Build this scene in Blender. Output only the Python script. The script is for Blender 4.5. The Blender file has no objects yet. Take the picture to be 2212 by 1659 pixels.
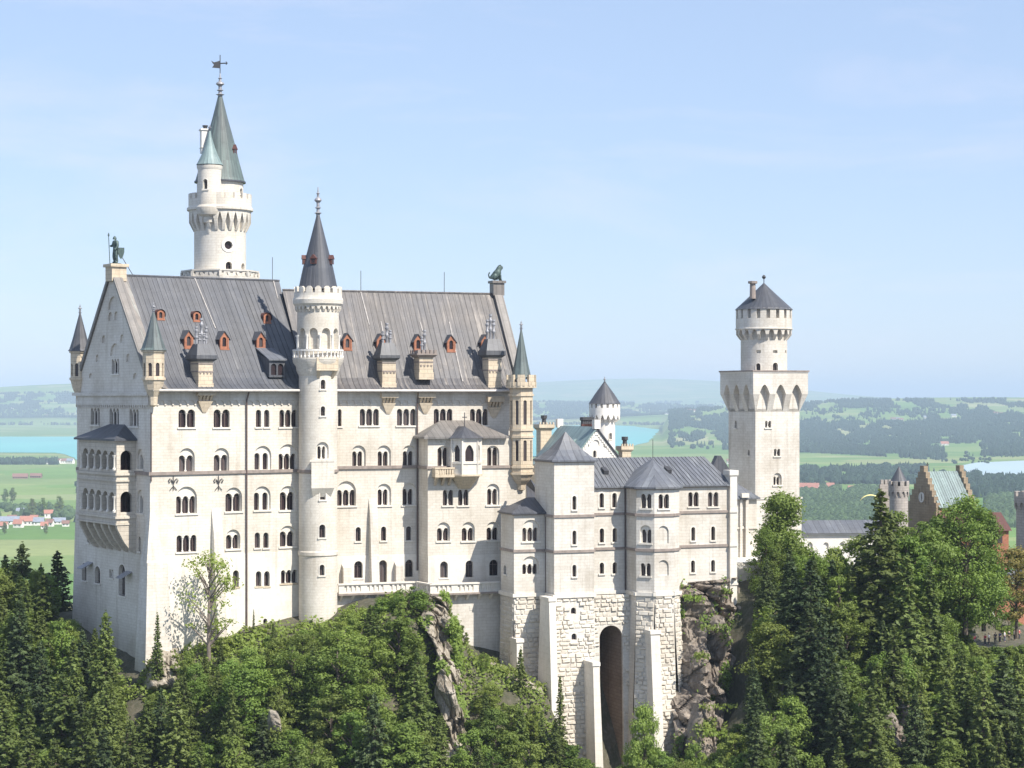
import bpy, bmesh, math, random
import numpy as np
from mathutils import Vector, Matrix, noise
from mathutils.geometry import delaunay_2d_cdt
R = math.radians; PI = math.pi
random.seed(7); rng = np.random.default_rng(7)
S = bpy.context.scene
COL = S.collection

# ------------------------------------------------------------ camera, world, sun, exposure
F, CX, HY = 4500.0, 1106.0, 858.0         # focal length, centre column and horizon row of the survey (2212 wide)
cam = bpy.data.cameras.new("camera"); camo = bpy.data.objects.new("camera", cam); COL.objects.link(camo)
camo.location = (0, 0, 0); camo.rotation_euler = (R(90), 0, 0)
cam.sensor_width = 36.0; cam.lens = 36.0*F/2212.0; cam.shift_y = (HY-829.5)/2212.0
cam.clip_start = 1.0; cam.clip_end = 200000.0
S.camera = camo
SUN_AZ, SUN_EL = 47.0, 48.0               # degrees right of straight behind the camera, above the horizon
sv = Vector((math.sin(R(SUN_AZ))*math.cos(R(SUN_EL)), -math.cos(R(SUN_AZ))*math.cos(R(SUN_EL)), math.sin(R(SUN_EL))))
sl = bpy.data.lights.new("sun", 'SUN'); sl.energy = 4.4; sl.angle = R(0.5); sl.color = (1.0, 0.935, 0.835)
so = bpy.data.objects.new("sun", sl); COL.objects.link(so); so.rotation_euler = (-sv).to_track_quat('-Z', 'Y').to_euler()
W = bpy.data.worlds.new("World"); S.world = W; W.use_nodes = True
wn, wl = W.node_tree.nodes, W.node_tree.links
wn.clear()
sky = wn.new('ShaderNodeTexSky'); sky.sky_type = 'NISHITA'; sky.sun_disc = False
sky.sun_elevation = R(SUN_EL); sky.sun_rotation = math.atan2(sv.x, sv.y); sky.altitude = 900; sky.air_density = 1.0; sky.dust_density = 0.5; sky.ozone_density = 2.2
tc = wn.new('ShaderNodeTexCoord'); mp = wn.new('ShaderNodeMapping'); mp.inputs['Scale'].default_value = (2.2, 2.2, 9.0)
nz = wn.new('ShaderNodeTexNoise'); nz.inputs['Scale'].default_value = 2.6; nz.inputs['Detail'].default_value = 6; nz.inputs['Roughness'].default_value = 0.62; nz.inputs['Distortion'].default_value = 0.4
cr = wn.new('ShaderNodeValToRGB'); cr.color_ramp.elements[0].position = 0.47; cr.color_ramp.elements[0].color = (0, 0, 0, 1); cr.color_ramp.elements[1].position = 0.85; cr.color_ramp.elements[1].color = (1, 1, 1, 1)
mx = wn.new('ShaderNodeMixRGB'); mx.inputs['Color2'].default_value = (6.4, 6.25, 6.9, 1)
mm = wn.new('ShaderNodeMath'); mm.operation = 'MULTIPLY'; mm.inputs[1].default_value = 0.45
bg = wn.new('ShaderNodeBackground'); bg.inputs['Strength'].default_value = 0.094
wo = wn.new('ShaderNodeOutputWorld')
wl.new(tc.outputs['Generated'], mp.inputs['Vector']); wl.new(mp.outputs[0], nz.inputs['Vector']); wl.new(nz.outputs[0], cr.inputs[0])
wl.new(cr.outputs[0], mm.inputs[0]); wl.new(mm.outputs[0], mx.inputs['Fac']); veil = wn.new('ShaderNodeMixRGB'); veil.inputs['Fac'].default_value = 0.55; veil.inputs['Color2'].default_value = (3.7, 4.75, 6.3, 1); wl.new(sky.outputs[0], veil.inputs['Color1']); wl.new(veil.outputs[0], mx.inputs['Color1'])
tn = wn.new('ShaderNodeMixRGB'); tn.blend_type = 'MULTIPLY'; tn.inputs['Fac'].default_value = 1.0; tn.inputs['Color2'].default_value = (1.0, 0.985, 1.03, 1); wl.new(mx.outputs[0], tn.inputs['Color1'])
wl.new(tn.outputs[0], bg.inputs['Color']); wl.new(bg.outputs[0], wo.inputs['Surface'])
S.view_settings.view_transform = 'Standard'; S.view_settings.look = 'None'; S.view_settings.exposure = 0.72; S.view_settings.gamma = 1.0
S.render.engine = 'CYCLES'

# ------------------------------------------------------------ materials
def newmat(name):
    m = bpy.data.materials.new(name); m.use_nodes = True
    n, l = m.node_tree.nodes, m.node_tree.links
    return m, n, l, n['Principled BSDF']
def noise_node(n, l, vec, scale, detail=4, rough=0.55, sc=(1, 1, 1)):
    mpn = n.new('ShaderNodeMapping'); mpn.inputs['Scale'].default_value = sc; l.new(vec, mpn.inputs['Vector'])
    t = n.new('ShaderNodeTexNoise'); t.inputs['Scale'].default_value = scale; t.inputs['Detail'].default_value = detail; t.inputs['Roughness'].default_value = rough
    l.new(mpn.outputs[0], t.inputs['Vector']); return t.outputs[0]
def ramp(n, l, src, stops):
    c = n.new('ShaderNodeValToRGB'); e = c.color_ramp.elements
    while len(e) < len(stops): e.new(0.5)
    for i, (p, col) in enumerate(stops): e[i].position = p; e[i].color = (*col, 1)
    l.new(src, c.inputs[0]); return c.outputs[0]
def mix(n, l, a, b, fac, mode='MIX'):
    m = n.new('ShaderNodeMixRGB'); m.blend_type = mode
    for s, k in ((a, 'Color1'), (b, 'Color2')):
        if isinstance(s, tuple): m.inputs[k].default_value = (*s, 1)
        else: l.new(s, m.inputs[k])
    if isinstance(fac, (int, float)): m.inputs['Fac'].default_value = fac
    else: l.new(fac, m.inputs['Fac'])
    return m.outputs[0]
def stone(name, c1, c2, mortar, row=0.46, bw=1.15, ms=0.03, stain=(0.50, 0.44, 0.36), samt=0.35, bump=0.35):
    m, n, l, p = newmat(name)
    uv = n.new('ShaderNodeUVMap'); geo = n.new('ShaderNodeNewGeometry')
    b = n.new('ShaderNodeTexBrick'); b.inputs['Scale'].default_value = 1.0; b.inputs['Brick Width'].default_value = bw; b.inputs['Row Height'].default_value = row
    b.inputs['Mortar Size'].default_value = ms; b.inputs['Mortar Smooth'].default_value = 0.3; b.inputs['Bias'].default_value = -0.1
    b.inputs['Color1'].default_value = (*c1, 1); b.inputs['Color2'].default_value = (*c2, 1); b.inputs['Mortar'].default_value = (*mortar, 1)
    l.new(uv.outputs[0], b.inputs['Vector'])
    n1 = noise_node(n, l, geo.outputs['Position'], 0.16, 6, 0.6)
    f1 = ramp(n, l, n1, [(0.42, (0, 0, 0)), (0.75, (samt, samt, samt))])
    a = mix(n, l, b.outputs['Color'], stain, f1, 'MULTIPLY')
    n2 = noise_node(n, l, geo.outputs['Position'], 1.0, 5, 0.65, (1.1, 1.1, 0.07))
    f2 = ramp(n, l, n2, [(0.54, (0, 0, 0)), (0.72, (samt*.75, samt*.75, samt*.75))])
    a = mix(n, l, a, stain, f2, 'MULTIPLY')
    n3 = noise_node(n, l, geo.outputs['Position'], 2.3, 3, 0.6)
    a = mix(n, l, a, ramp(n, l, n3, [(0.3, (0.86, 0.85, 0.83)), (0.7, (1.0, 1.0, 1.0))]), 0.8, 'MULTIPLY')
    l.new(a, p.inputs['Base Color']); p.inputs['Roughness'].default_value = 0.9
    bp = n.new('ShaderNodeBump'); bp.inputs['Strength'].default_value = bump; bp.inputs['Distance'].default_value = 0.05
    ad = n.new('ShaderNodeMath'); ad.operation = 'SUBTRACT'; l.new(n3, ad.inputs[0]); l.new(b.outputs['Fac'], ad.inputs[1])
    l.new(ad.outputs[0], bp.inputs['Height']); l.new(bp.outputs[0], p.inputs['Normal'])
    return m
def roofmat(name, base, warm, pale, seam=0.72, seamdark=0.62, paleamt=0.35, rough=0.55):
    m, n, l, p = newmat(name)
    uv = n.new('ShaderNodeUVMap'); geo = n.new('ShaderNodeNewGeometry')
    sp = n.new('ShaderNodeSeparateXYZ'); l.new(uv.outputs[0], sp.inputs[0])
    mo = n.new('ShaderNodeMath'); mo.operation = 'DIVIDE'; mo.inputs[1].default_value = seam; l.new(sp.outputs[0], mo.inputs[0])
    fr = n.new('ShaderNodeMath'); fr.operation = 'FRACT'; l.new(mo.outputs[0], fr.inputs[0])
    fl = n.new('ShaderNodeMath'); fl.operation = 'FLOOR'; l.new(mo.outputs[0], fl.inputs[0])
    wnz = n.new('ShaderNodeTexWhiteNoise'); wnz.noise_dimensions = '1D'; l.new(fl.outputs[0], wnz.inputs['W'])
    sd = ramp(n, l, fr.outputs[0], [(0.0, (seamdark,)*3), (0.10, (seamdark,)*3), (0.16, (1, 1, 1)), (0.95, (1.0, 1.0, 1.0)), (1.0, (1.12, 1.12, 1.12))])
    v1 = noise_node(n, l, uv.outputs[0], 1.0, 5, 0.65, (1.3, 0.12, 1))
    v2 = noise_node(n, l, geo.outputs['Position'], 0.12, 4, 0.6)
    c = mix(n, l, base, warm, ramp(n, l, v2, [(0.35, (0, 0, 0)), (0.65, (1, 1, 1))]))
    c = mix(n, l, c, pale, ramp(n, l, v1, [(0.52, (0, 0, 0)), (0.8, (paleamt,)*3)]))
    c = mix(n, l, c, ramp(n, l, wnz.outputs[0], [(0.0, (0.86,)*3), (1.0, (1.1,)*3)]), 1.0, 'MULTIPLY')
    c = mix(n, l, c, sd, 1.0, 'MULTIPLY')
    jv = n.new('ShaderNodeMath'); jv.operation = 'MULTIPLY_ADD'; jv.inputs[1].default_value = .37; l.new(wnz.outputs[0], jv.inputs[0]); dv = n.new('ShaderNodeMath'); dv.operation = 'DIVIDE'; dv.inputs[1].default_value = 2.9; l.new(sp.outputs[1], dv.inputs[0]); l.new(dv.outputs[0], jv.inputs[2])
    jf = n.new('ShaderNodeMath'); jf.operation = 'FRACT'; l.new(jv.outputs[0], jf.inputs[0])
    c = mix(n, l, c, ramp(n, l, jf.outputs[0], [(0.0, (.72,)*3), (0.035, (1, 1, 1)), (0.5, (1.0,)*3), (0.97, (1.07,)*3)]), .8, 'MULTIPLY')
    v5 = noise_node(n, l, geo.outputs['Position'], 0.9, 6, 0.7)
    c = mix(n, l, c, ramp(n, l, v5, [(.3, (.84,)*3), (.7, (1.1,)*3)]), 1.0, 'MULTIPLY')
    l.new(c, p.inputs['Base Color']); p.inputs['Roughness'].default_value = rough
    bp = n.new('ShaderNodeBump'); bp.inputs['Strength'].default_value = 0.4; bp.inputs['Distance'].default_value = 0.04
    l.new(sd, bp.inputs['Height']); l.new(bp.outputs[0], p.inputs['Normal'])
    return m
def plain(name, col, rough=0.8, var=0.25, scale=1.5, metal=0.0, spec=None):
    m, n, l, p = newmat(name)
    geo = n.new('ShaderNodeNewGeometry')
    v = noise_node(n, l, geo.outputs['Position'], scale, 5, 0.6)
    a = mix(n, l, col, ramp(n, l, v, [(0.3, (1-var,)*3), (0.7, (1+var*.4,)*3)]), 1.0, 'MULTIPLY')
    l.new(a, p.inputs['Base Color']); p.inputs['Roughness'].default_value = rough; p.inputs['Metallic'].default_value = metal
    if spec is not None: p.inputs['Specular IOR Level'].default_value = spec
    return m
def foliage(name, dark, light, tint, trans=0.25):
    m, n, l, p = newmat(name)
    tcn = n.new('ShaderNodeTexCoord'); oi = n.new('ShaderNodeObjectInfo')
    v = noise_node(n, l, tcn.outputs['Object'], 0.9, 4, 0.65)
    c = mix(n, l, dark, light, ramp(n, l, v, [(0.34, (0, 0, 0)), (0.66, (1, 1, 1))]))
    c = mix(n, l, c, tint, ramp(n, l, oi.outputs['Random'], [(0.0, (0, 0, 0)), (1.0, (0.75,)*3)]))
    l.new(c, p.inputs['Base Color']); p.inputs['Roughness'].default_value = 0.6; p.inputs['Specular IOR Level'].default_value = 0.25
    tr = n.new('ShaderNodeBsdfTranslucent'); ml = n.new('ShaderNodeMixShader'); ml.inputs[0].default_value = trans
    hs_ = n.new('ShaderNodeHueSaturation'); l.new(c, hs_.inputs['Color']); rv = n.new('ShaderNodeMath'); rv.operation = 'MULTIPLY'; rv.inputs[1].default_value = 7.31; l.new(oi.outputs['Random'], rv.inputs[0]); rf = n.new('ShaderNodeMath'); rf.operation = 'FRACT'; l.new(rv.outputs[0], rf.inputs[0])
    mr = n.new('ShaderNodeMapRange'); mr.inputs['To Min'].default_value = .72; mr.inputs['To Max'].default_value = 1.3; l.new(rf.outputs[0], mr.inputs['Value']); l.new(mr.outputs[0], hs_.inputs['Value']); c = hs_.outputs[0]; l.new(c, p.inputs['Base Color'])
    c2 = mix(n, l, c, (1.25, 1.3, 0.5), 1.0, 'MULTIPLY'); l.new(c2, tr.inputs['Color'])
    l.new(p.outputs[0], ml.inputs[1]); l.new(tr.outputs[0], ml.inputs[2]); l.new(ml.outputs[0], n['Material Output'].inputs['Surface'])
    return m
M = {}
M['wall'] = stone('cream_limestone', (0.71, 0.67, 0.60), (0.665, 0.625, 0.55), (0.585, 0.535, 0.465), row=0.38, bw=1.0, ms=0.026, samt=0.5, bump=0.25)
M['wall2'] = stone('pale_limestone', (0.69, 0.66, 0.605), (0.64, 0.605, 0.545), (0.57, 0.525, 0.465), row=0.42, bw=1.05, ms=0.026, samt=0.55, bump=0.25)
M['whitewall'] = stone('white_lower_wall', (0.76, 0.725, 0.655), (0.73, 0.69, 0.62), (0.66, 0.61, 0.54), row=0.6, bw=1.5, ms=0.012, samt=0.4, bump=0.15)
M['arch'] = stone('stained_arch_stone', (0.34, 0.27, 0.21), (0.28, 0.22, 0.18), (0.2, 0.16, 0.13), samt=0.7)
M['browngable'] = stone('brown_gable_stone', (0.36, 0.29, 0.205), (0.31, 0.245, 0.17), (0.24, 0.19, 0.14), samt=0.5)
M['greystone'] = stone('grey_turret_stone', (0.46, 0.42, 0.385), (0.38, 0.35, 0.325), (0.28, 0.25, 0.23), samt=0.5)
M['trim'] = stone('trim_stone', (0.76, 0.72, 0.65), (0.73, 0.69, 0.62), (0.6, 0.55, 0.48), row=0.9, bw=1.6, ms=0.015, samt=0.25)
M['band'] = plain('brown_stone_band', (0.30, 0.25, 0.22), 0.85, 0.3)
M['tan'] = stone('tan_sandstone', (0.66, 0.565, 0.43), (0.62, 0.525, 0.395), (0.45, 0.38, 0.29), row=0.55, samt=0.4)
M['tanpale'] = stone('pale_sandstone', (0.60, 0.55, 0.47), (0.56, 0.51, 0.435), (0.42, 0.38, 0.32), row=0.55, samt=0.4)
M['rust'] = stone('rough_blocks', (0.68, 0.635, 0.555), (0.55, 0.505, 0.44), (0.42, 0.38, 0.33), row=50, bw=70, ms=0.0, samt=0.5, bump=0.8)
M['roof'] = roofmat('seamed_grey_roof', (0.090, 0.096, 0.112), (0.104, 0.104, 0.110), (0.23, 0.225, 0.22), paleamt=0.5, seamdark=0.74)
M['roofB'] = roofmat('weathered_brown_roof', (0.105, 0.104, 0.112), (0.135, 0.122, 0.115), (0.42, 0.37, 0.32), paleamt=0.85, seamdark=0.7)
M['roofK'] = roofmat('blue_grey_roof', (0.115, 0.125, 0.15), (0.14, 0.145, 0.155), (0.30, 0.32, 0.33), paleamt=0.75, seam=0.95)
M['roofdk'] = roofmat('dark_spire_roof', (0.06, 0.068, 0.085), (0.085, 0.085, 0.095), (0.2, 0.2, 0.2), paleamt=0.25, seam=0.6)
M['copper'] = roofmat('green_copper_roof', (0.105, 0.138, 0.132), (0.09, 0.108, 0.11), (0.23, 0.33, 0.30), paleamt=0.6, seam=0.55)
M['verdigris'] = roofmat('streaked_verge_roof', (0.20, 0.19, 0.175), (0.25, 0.215, 0.19), (0.36, 0.42, 0.39), paleamt=0.7, seam=0.8)
M['copperK'] = roofmat('pale_copper_roof', (0.21, 0.29, 0.285), (0.17, 0.22, 0.225), (0.38, 0.47, 0.45), paleamt=0.6, seam=0.6)
M['brownroof'] = roofmat('brown_stone_roof', (0.165, 0.158, 0.15), (0.205, 0.185, 0.168), (0.36, 0.33, 0.30), paleamt=0.5, seam=0.8)
M['glass'] = plain('dark_glass', (0.030, 0.018, 0.020), 0.25, 0.4, 0.8, spec=0.4)
gl = M['glass'].node_tree; gb = gl.nodes['Principled BSDF']; gsrc = gb.inputs['Base Color'].links[0].from_socket; goi = gl.nodes.new('ShaderNodeObjectInfo')
gl.links.new(mix(gl.nodes, gl.links, gsrc, (0.10, 0.085, 0.085), ramp(gl.nodes, gl.links, goi.outputs['Random'], [(0.45, (0, 0, 0)), (1.0, (.9, .9, .9))])), gb.inputs['Base Color'])
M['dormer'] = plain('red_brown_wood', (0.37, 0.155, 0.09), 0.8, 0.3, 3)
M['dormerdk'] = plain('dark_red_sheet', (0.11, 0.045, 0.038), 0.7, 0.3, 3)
M['bronze'] = plain('green_bronze', (0.085, 0.125, 0.115), 0.55, 0.5, 4, 0.3)
M['metal'] = plain('grey_metal', (0.33, 0.33, 0.35), 0.5, 0.35, 6, 0.2)
M['lead'] = plain('dull_lead', (0.36, 0.335, 0.315), 0.7, 0.4, 2)
M['pipe'] = plain('brown_pipe', (0.12, 0.085, 0.075), 0.6, 0.3)
M['iron'] = plain('dark_iron', (0.05, 0.05, 0.055), 0.6, 0.2)
M['gutter'] = plain('pale_gutter', (0.62, 0.58, 0.54), 0.5, 0.2)
M['white'] = plain('white_plaster', (0.78, 0.75, 0.70), 0.9, 0.12, 0.6)
M['bark'] = plain('bark', (0.13, 0.10, 0.08), 0.95, 0.4, 3)
M['barkpale'] = plain('pale_bark', (0.22, 0.18, 0.15), 0.95, 0.4, 3)

# ------------------------------------------------------------ mesh builder and frames
WORLD = {}
class MB:
    def __init__(s): s.v = []; s.f = []
    def add(s, verts, faces):
        o = len(s.v); s.v.extend([tuple(p) for p in verts]); s.f.extend([tuple(i+o for i in f) for f in faces])
    def hexa(s, b, t):            # bottom 4, top 4, both counter-clockwise seen from above
        s.add(list(b)+list(t), [(3, 2, 1, 0), (4, 5, 6, 7), (0, 1, 5, 4), (1, 2, 6, 5), (2, 3, 7, 6), (3, 0, 4, 7)])
    def box(s, fr, u0, u1, w0, w1, z0, z1):
        q = [(u0, w1), (u1, w1), (u1, w0), (u0, w0)]
        s.hexa([fr.pt(a, b, z0) for a, b in q], [fr.pt(a, b, z1) for a, b in q])
    def taper(s, fr, b, t, z0, z1):   # b,t = (u0,u1,w0,w1)
        q = lambda c: [(c[0], c[3]), (c[1], c[3]), (c[1], c[2]), (c[0], c[2])]
        s.hexa([fr.pt(x, y, z0) for x, y in q(b)], [fr.pt(x, y, z1) for x, y in q(t)])
    def prism(s, fr, poly, w0, w1):   # poly of (u,z), counter-clockwise seen from outside
        n = len(poly)
        s.add([fr.pt(u, w1, z) for u, z in poly]+[fr.pt(u, w0, z) for u, z in poly],
              [tuple(range(n)), tuple(range(2*n-1, n-1, -1))]+[(i+n, (i+1) % n+n, (i+1) % n, i) for i in range(n)])
    def extr(s, pts, z0, z1, scale=None, c=None):
        n = len(pts); top = pts if scale is None else [(c[0]+(x-c[0])*scale, c[1]+(y-c[1])*scale) for x, y in pts]
        s.add([(x, y, z0) for x, y in pts]+[(x, y, z1) for x, y in top], [tuple(range(n-1, -1, -1)), tuple(range(n, 2*n))]+[(i, (i+1) % n, (i+1) % n+n, i+n) for i in range(n)])
    def lathe(s, c, prof, seg=32, a0=0.0, cap=True):
        vs = []; fs = []
        for r, z in prof:
            for k in range(seg):
                a = a0+2*PI*k/seg; vs.append((c[0]+r*math.cos(a), c[1]+r*math.sin(a), z))
        for i in range(len(prof)-1):
            for k in range(seg):
                a, b = i*seg+k, i*seg+(k+1) % seg; fs.append((a, b, b+seg, a+seg))
        if cap: fs.append(tuple(range(seg-1, -1, -1))); fs.append(tuple((len(prof)-1)*seg+k for k in range(seg)))
        s.add(vs, fs)
    def tube(s, pts, rad, seg=8):
        vs = []; fs = []
        for i, p in enumerate(pts):
            p = Vector(p); d = (Vector(pts[min(i+1, len(pts)-1)])-Vector(pts[max(i-1, 0)])).normalized()
            a = d.orthogonal().normalized(); b = d.cross(a); r = rad[i] if isinstance(rad, (list, tuple)) else rad
            for k in range(seg): t = 2*PI*k/seg; vs.append(p+a*(r*math.cos(t))+b*(r*math.sin(t)))
        for i in range(len(pts)-1):
            for k in range(seg):
                q, w = i*seg+k, i*seg+(k+1) % seg; fs.append((q, w, w+seg, q+seg))
        fs.append(tuple(range(seg-1, -1, -1))); fs.append(tuple((len(pts)-1)*seg+k for k in range(seg)))
        s.add(vs, fs)
    def build(s, name, mat, parent=None, smooth=None, uv=True):
        off = WORLD.get(parent.as_pointer() if parent else 0, (0, 0, 0))
        me = bpy.data.meshes.new(name)
        me.from_pydata([(x-off[0], y-off[1], z-off[2]) for x, y, z in s.v], [], s.f)
        for mm_ in (mat if isinstance(mat, list) else [mat]): me.materials.append(mm_)
        if uv and len(me.polygons): autouv(me, off)
        if smooth:
            me.polygons.foreach_set('use_smooth', [True]*len(me.polygons)); me.set_sharp_from_angle(angle=R(smooth))
        o = bpy.data.objects.new(name, me); COL.objects.link(o)
        if parent: o.parent = parent; WORLD[o.as_pointer()] = off
        return o
def autouv(me, off):
    npoly = len(me.polygons); nl = len(me.loops); nv = len(me.vertices)
    co = np.empty(nv*3); me.vertices.foreach_get('co', co); co = co.reshape(-1, 3)+np.array(off)
    nr = np.empty(npoly*3); me.polygons.foreach_get('normal', nr); nr = nr.reshape(-1, 3)
    lt = np.empty(npoly, int); me.polygons.foreach_get('loop_total', lt)
    vi = np.empty(nl, int); me.loops.foreach_get('vertex_index', vi)
    N = np.repeat(nr, lt, axis=0); P = co[vi]
    T = np.stack([-N[:, 1], N[:, 0], np.zeros(nl)], 1); ln = np.linalg.norm(T, axis=1)
    flat = ln < 0.05; T[flat] = (1, 0, 0); ln[flat] = 1; T /= ln[:, None]
    B = np.cross(N, T)
    uvs = np.stack([(T*P).sum(1), (B*P).sum(1)], 1)
    lay = me.uv_layers.new(name='UVMap'); lay.data.foreach_set('uv', uvs.ravel())
class Fr:
    def __init__(s, o, ang, batter=0.0, zb=0.0):
        s.o = o; s.a = ang; s.ux, s.uy = math.cos(R(ang)), math.sin(R(ang)); s.nx, s.ny = s.uy, -s.ux; s.bt = batter; s.zb = zb
    @staticmethod
    def seg(p, q, **k):
        f = Fr(p, math.degrees(math.atan2(q[1]-p[1], q[0]-p[0])), **k); f.L = math.hypot(q[0]-p[0], q[1]-p[1]); return f
    def xy(s, u, w=0.0): return (s.o[0]+u*s.ux+w*s.nx, s.o[1]+u*s.uy+w*s.ny)
    def pt(s, u, w, z):
        if s.bt and z < s.zb: w += s.bt*(s.zb-z)
        x, y = s.xy(u, w); return (x, y, z)
    def at(s, X, Y, w=0.0):
        r = (X-CX)/F; ox, oy = s.xy(0, w)
        u = (r*oy-ox)/(s.ux-r*s.uy); return u, (HY-Y)/F*(oy+u*s.uy)
    def u(s, X, w=0.0): return s.at(X, HY, w)[0]
def P(X, Y, d): return Vector(((X-CX)/F*d, d, (HY-Y)/F*d))
def zo(Y, d): return (HY-Y)/F*d
def crop(ox, oy, sc): return lambda x, y: ((ox+x/sc)/1.47559, (oy+y/sc)/1.47559)
C1 = crop(200, 700, 2.765); C2 = crop(900, 700, 2.765); C3 = crop(200, 1200, 2.765); C4 = crop(900, 1200, 2.765)
C5 = crop(1500, 1200, 2.4578); CS = crop(2200, 840, 1.66); CB = crop(1500, 1750, 2.212); C7 = crop(200, 1700, 1.7015)
CE = crop(540, 150, 2.0733); CG = crop(2400, 1200, 2.56); C6 = crop(0, 1200, 2.37); C8 = crop(2300, 1400, 1.583)
def XD(c, x): return c(x, 0)[0]
def YD(c, y): return c(0, y)[1]

def tag(o, label=None, cat=None, group=None, kind=None):
    if label: o['label'] = label
    if cat: o['category'] = cat
    if group: o['group'] = group
    if kind: o['kind'] = kind
    return o
def thing(name, label, cat, loc=(0, 0, 0), group=None):
    o = bpy.data.objects.new(name, None); COL.objects.link(o); o.location = loc; WORLD[o.as_pointer()] = tuple(loc); o.empty_display_size = 1
    return tag(o, label, cat, group)

# ------------------------------------------------------------ openings, walls
def archpoly(u0, u1, z0, z1, n=10, pointed=False):
    r = (u1-u0)/2; c = (u0+u1)/2
    if pointed:
        zs = z1-r*1.5; pts = [(u0, z0), (u1, z0), (u1, zs)]
        for k in range(1, n): t = k/n; pts.append((u1-(u1-u0)*t, zs+(z1-zs)*math.sin(PI/2*min(1, 2*min(t, 1-t)))**0.8))
        pts.append((u0, zs)); return pts
    zs = z1-r; pts = [(u0, z0), (u1, z0)]
    for k in range(n+1): a = PI*k/n; pts.append((c+r*math.cos(a), zs+r*math.sin(a)))
    return pts
def lightspoly(u0, u1, z0, z1, n, col):
    lw = (u1-u0-(n-1)*col)/n; zs = z1-lw/2; pts = [(u0, z0), (u1, z0)]
    for k in range(n-1, -1, -1):
        a0 = u0+k*(lw+col); c = a0+lw/2
        for j in range(9): a = PI*j/8; pts.append((c+lw/2*math.cos(a), zs+lw/2*math.sin(a)))
    return pts, lw, zs
def inpoly(p, poly):
    x, y = p; r = False; j = len(poly)-1
    for i in range(len(poly)):
        xi, yi = poly[i]; xj, yj = poly[j]
        if (yi > y) != (yj > y) and x < (xj-xi)*(y-yi)/(yj-yi)+xi: r = not r
        j = i
    return r
def wallmesh(mb, mapf, outline, holes, strips=()):
    """outline, holes in (u,z); holes = [(poly, depth, blind)]; mapf(u,w,z) -> point"""
    vs = []; es = []
    def ring(poly):
        o = len(vs); vs.extend([Vector(p) for p in poly]); m = len(poly); es.extend([(o+i, o+(i+1) % m) for i in range(m)])
    ring(outline)
    for h in holes: ring(h[0])
    zs = [p[1] for p in outline]
    for x in strips:
        o = len(vs); vs.extend([Vector((x, min(zs))), Vector((x, max(zs)))]); es.append((o, o+1))
    ov, oe, of = delaunay_2d_cdt(vs, es, [], 0, 1e-4)[:3]
    bbs = [(min(p[0] for p in h[0]), max(p[0] for p in h[0]), min(p[1] for p in h[0]), max(p[1] for p in h[0])) for h in holes]
    fs = []
    for t in of:
        c = (sum(ov[i][0] for i in t)/len(t), sum(ov[i][1] for i in t)/len(t))
        if not inpoly(c, outline): continue
        if any(b[0] <= c[0] <= b[1] and b[2] <= c[1] <= b[3] and inpoly(c, h[0]) for b, h in zip(bbs, holes)): continue
        fs.append(tuple(t))
    mb.add([mapf(p[0], 0, p[1]) for p in ov], fs)
    for poly, dep, blind in holes:
        n = len(poly)
        # counter-clockwise hole: reveal faces look inwards
        mb.add([mapf(u, 0, z) for u, z in poly]+[mapf(u, -dep, z) for u, z in poly], [(i, i+n, (i+1) % n+n, (i+1) % n) for i in range(n)])
        if blind: mb.add([mapf(u, -dep, z) for u, z in poly], [tuple(range(n))])
def quad(mb, mapf, u0, u1, z0, z1, w, nu=1):
    for k in range(nu):
        a = u0+(u1-u0)*k/nu; b = u0+(u1-u0)*(k+1)/nu
        mb.add([mapf(a, w, z0), mapf(b, w, z0), mapf(b, w, z1), mapf(a, w, z1)], [(0, 1, 2, 3)])
def mbox(mb, mapf, u0, u1, w0, w1, z0, z1):
    q = [(u0, w1), (u1, w1), (u1, w0), (u0, w0)]
    mb.hexa([mapf(a, b, z0) for a, b in q], [mapf(a, b, z1) for a, b in q])
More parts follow.
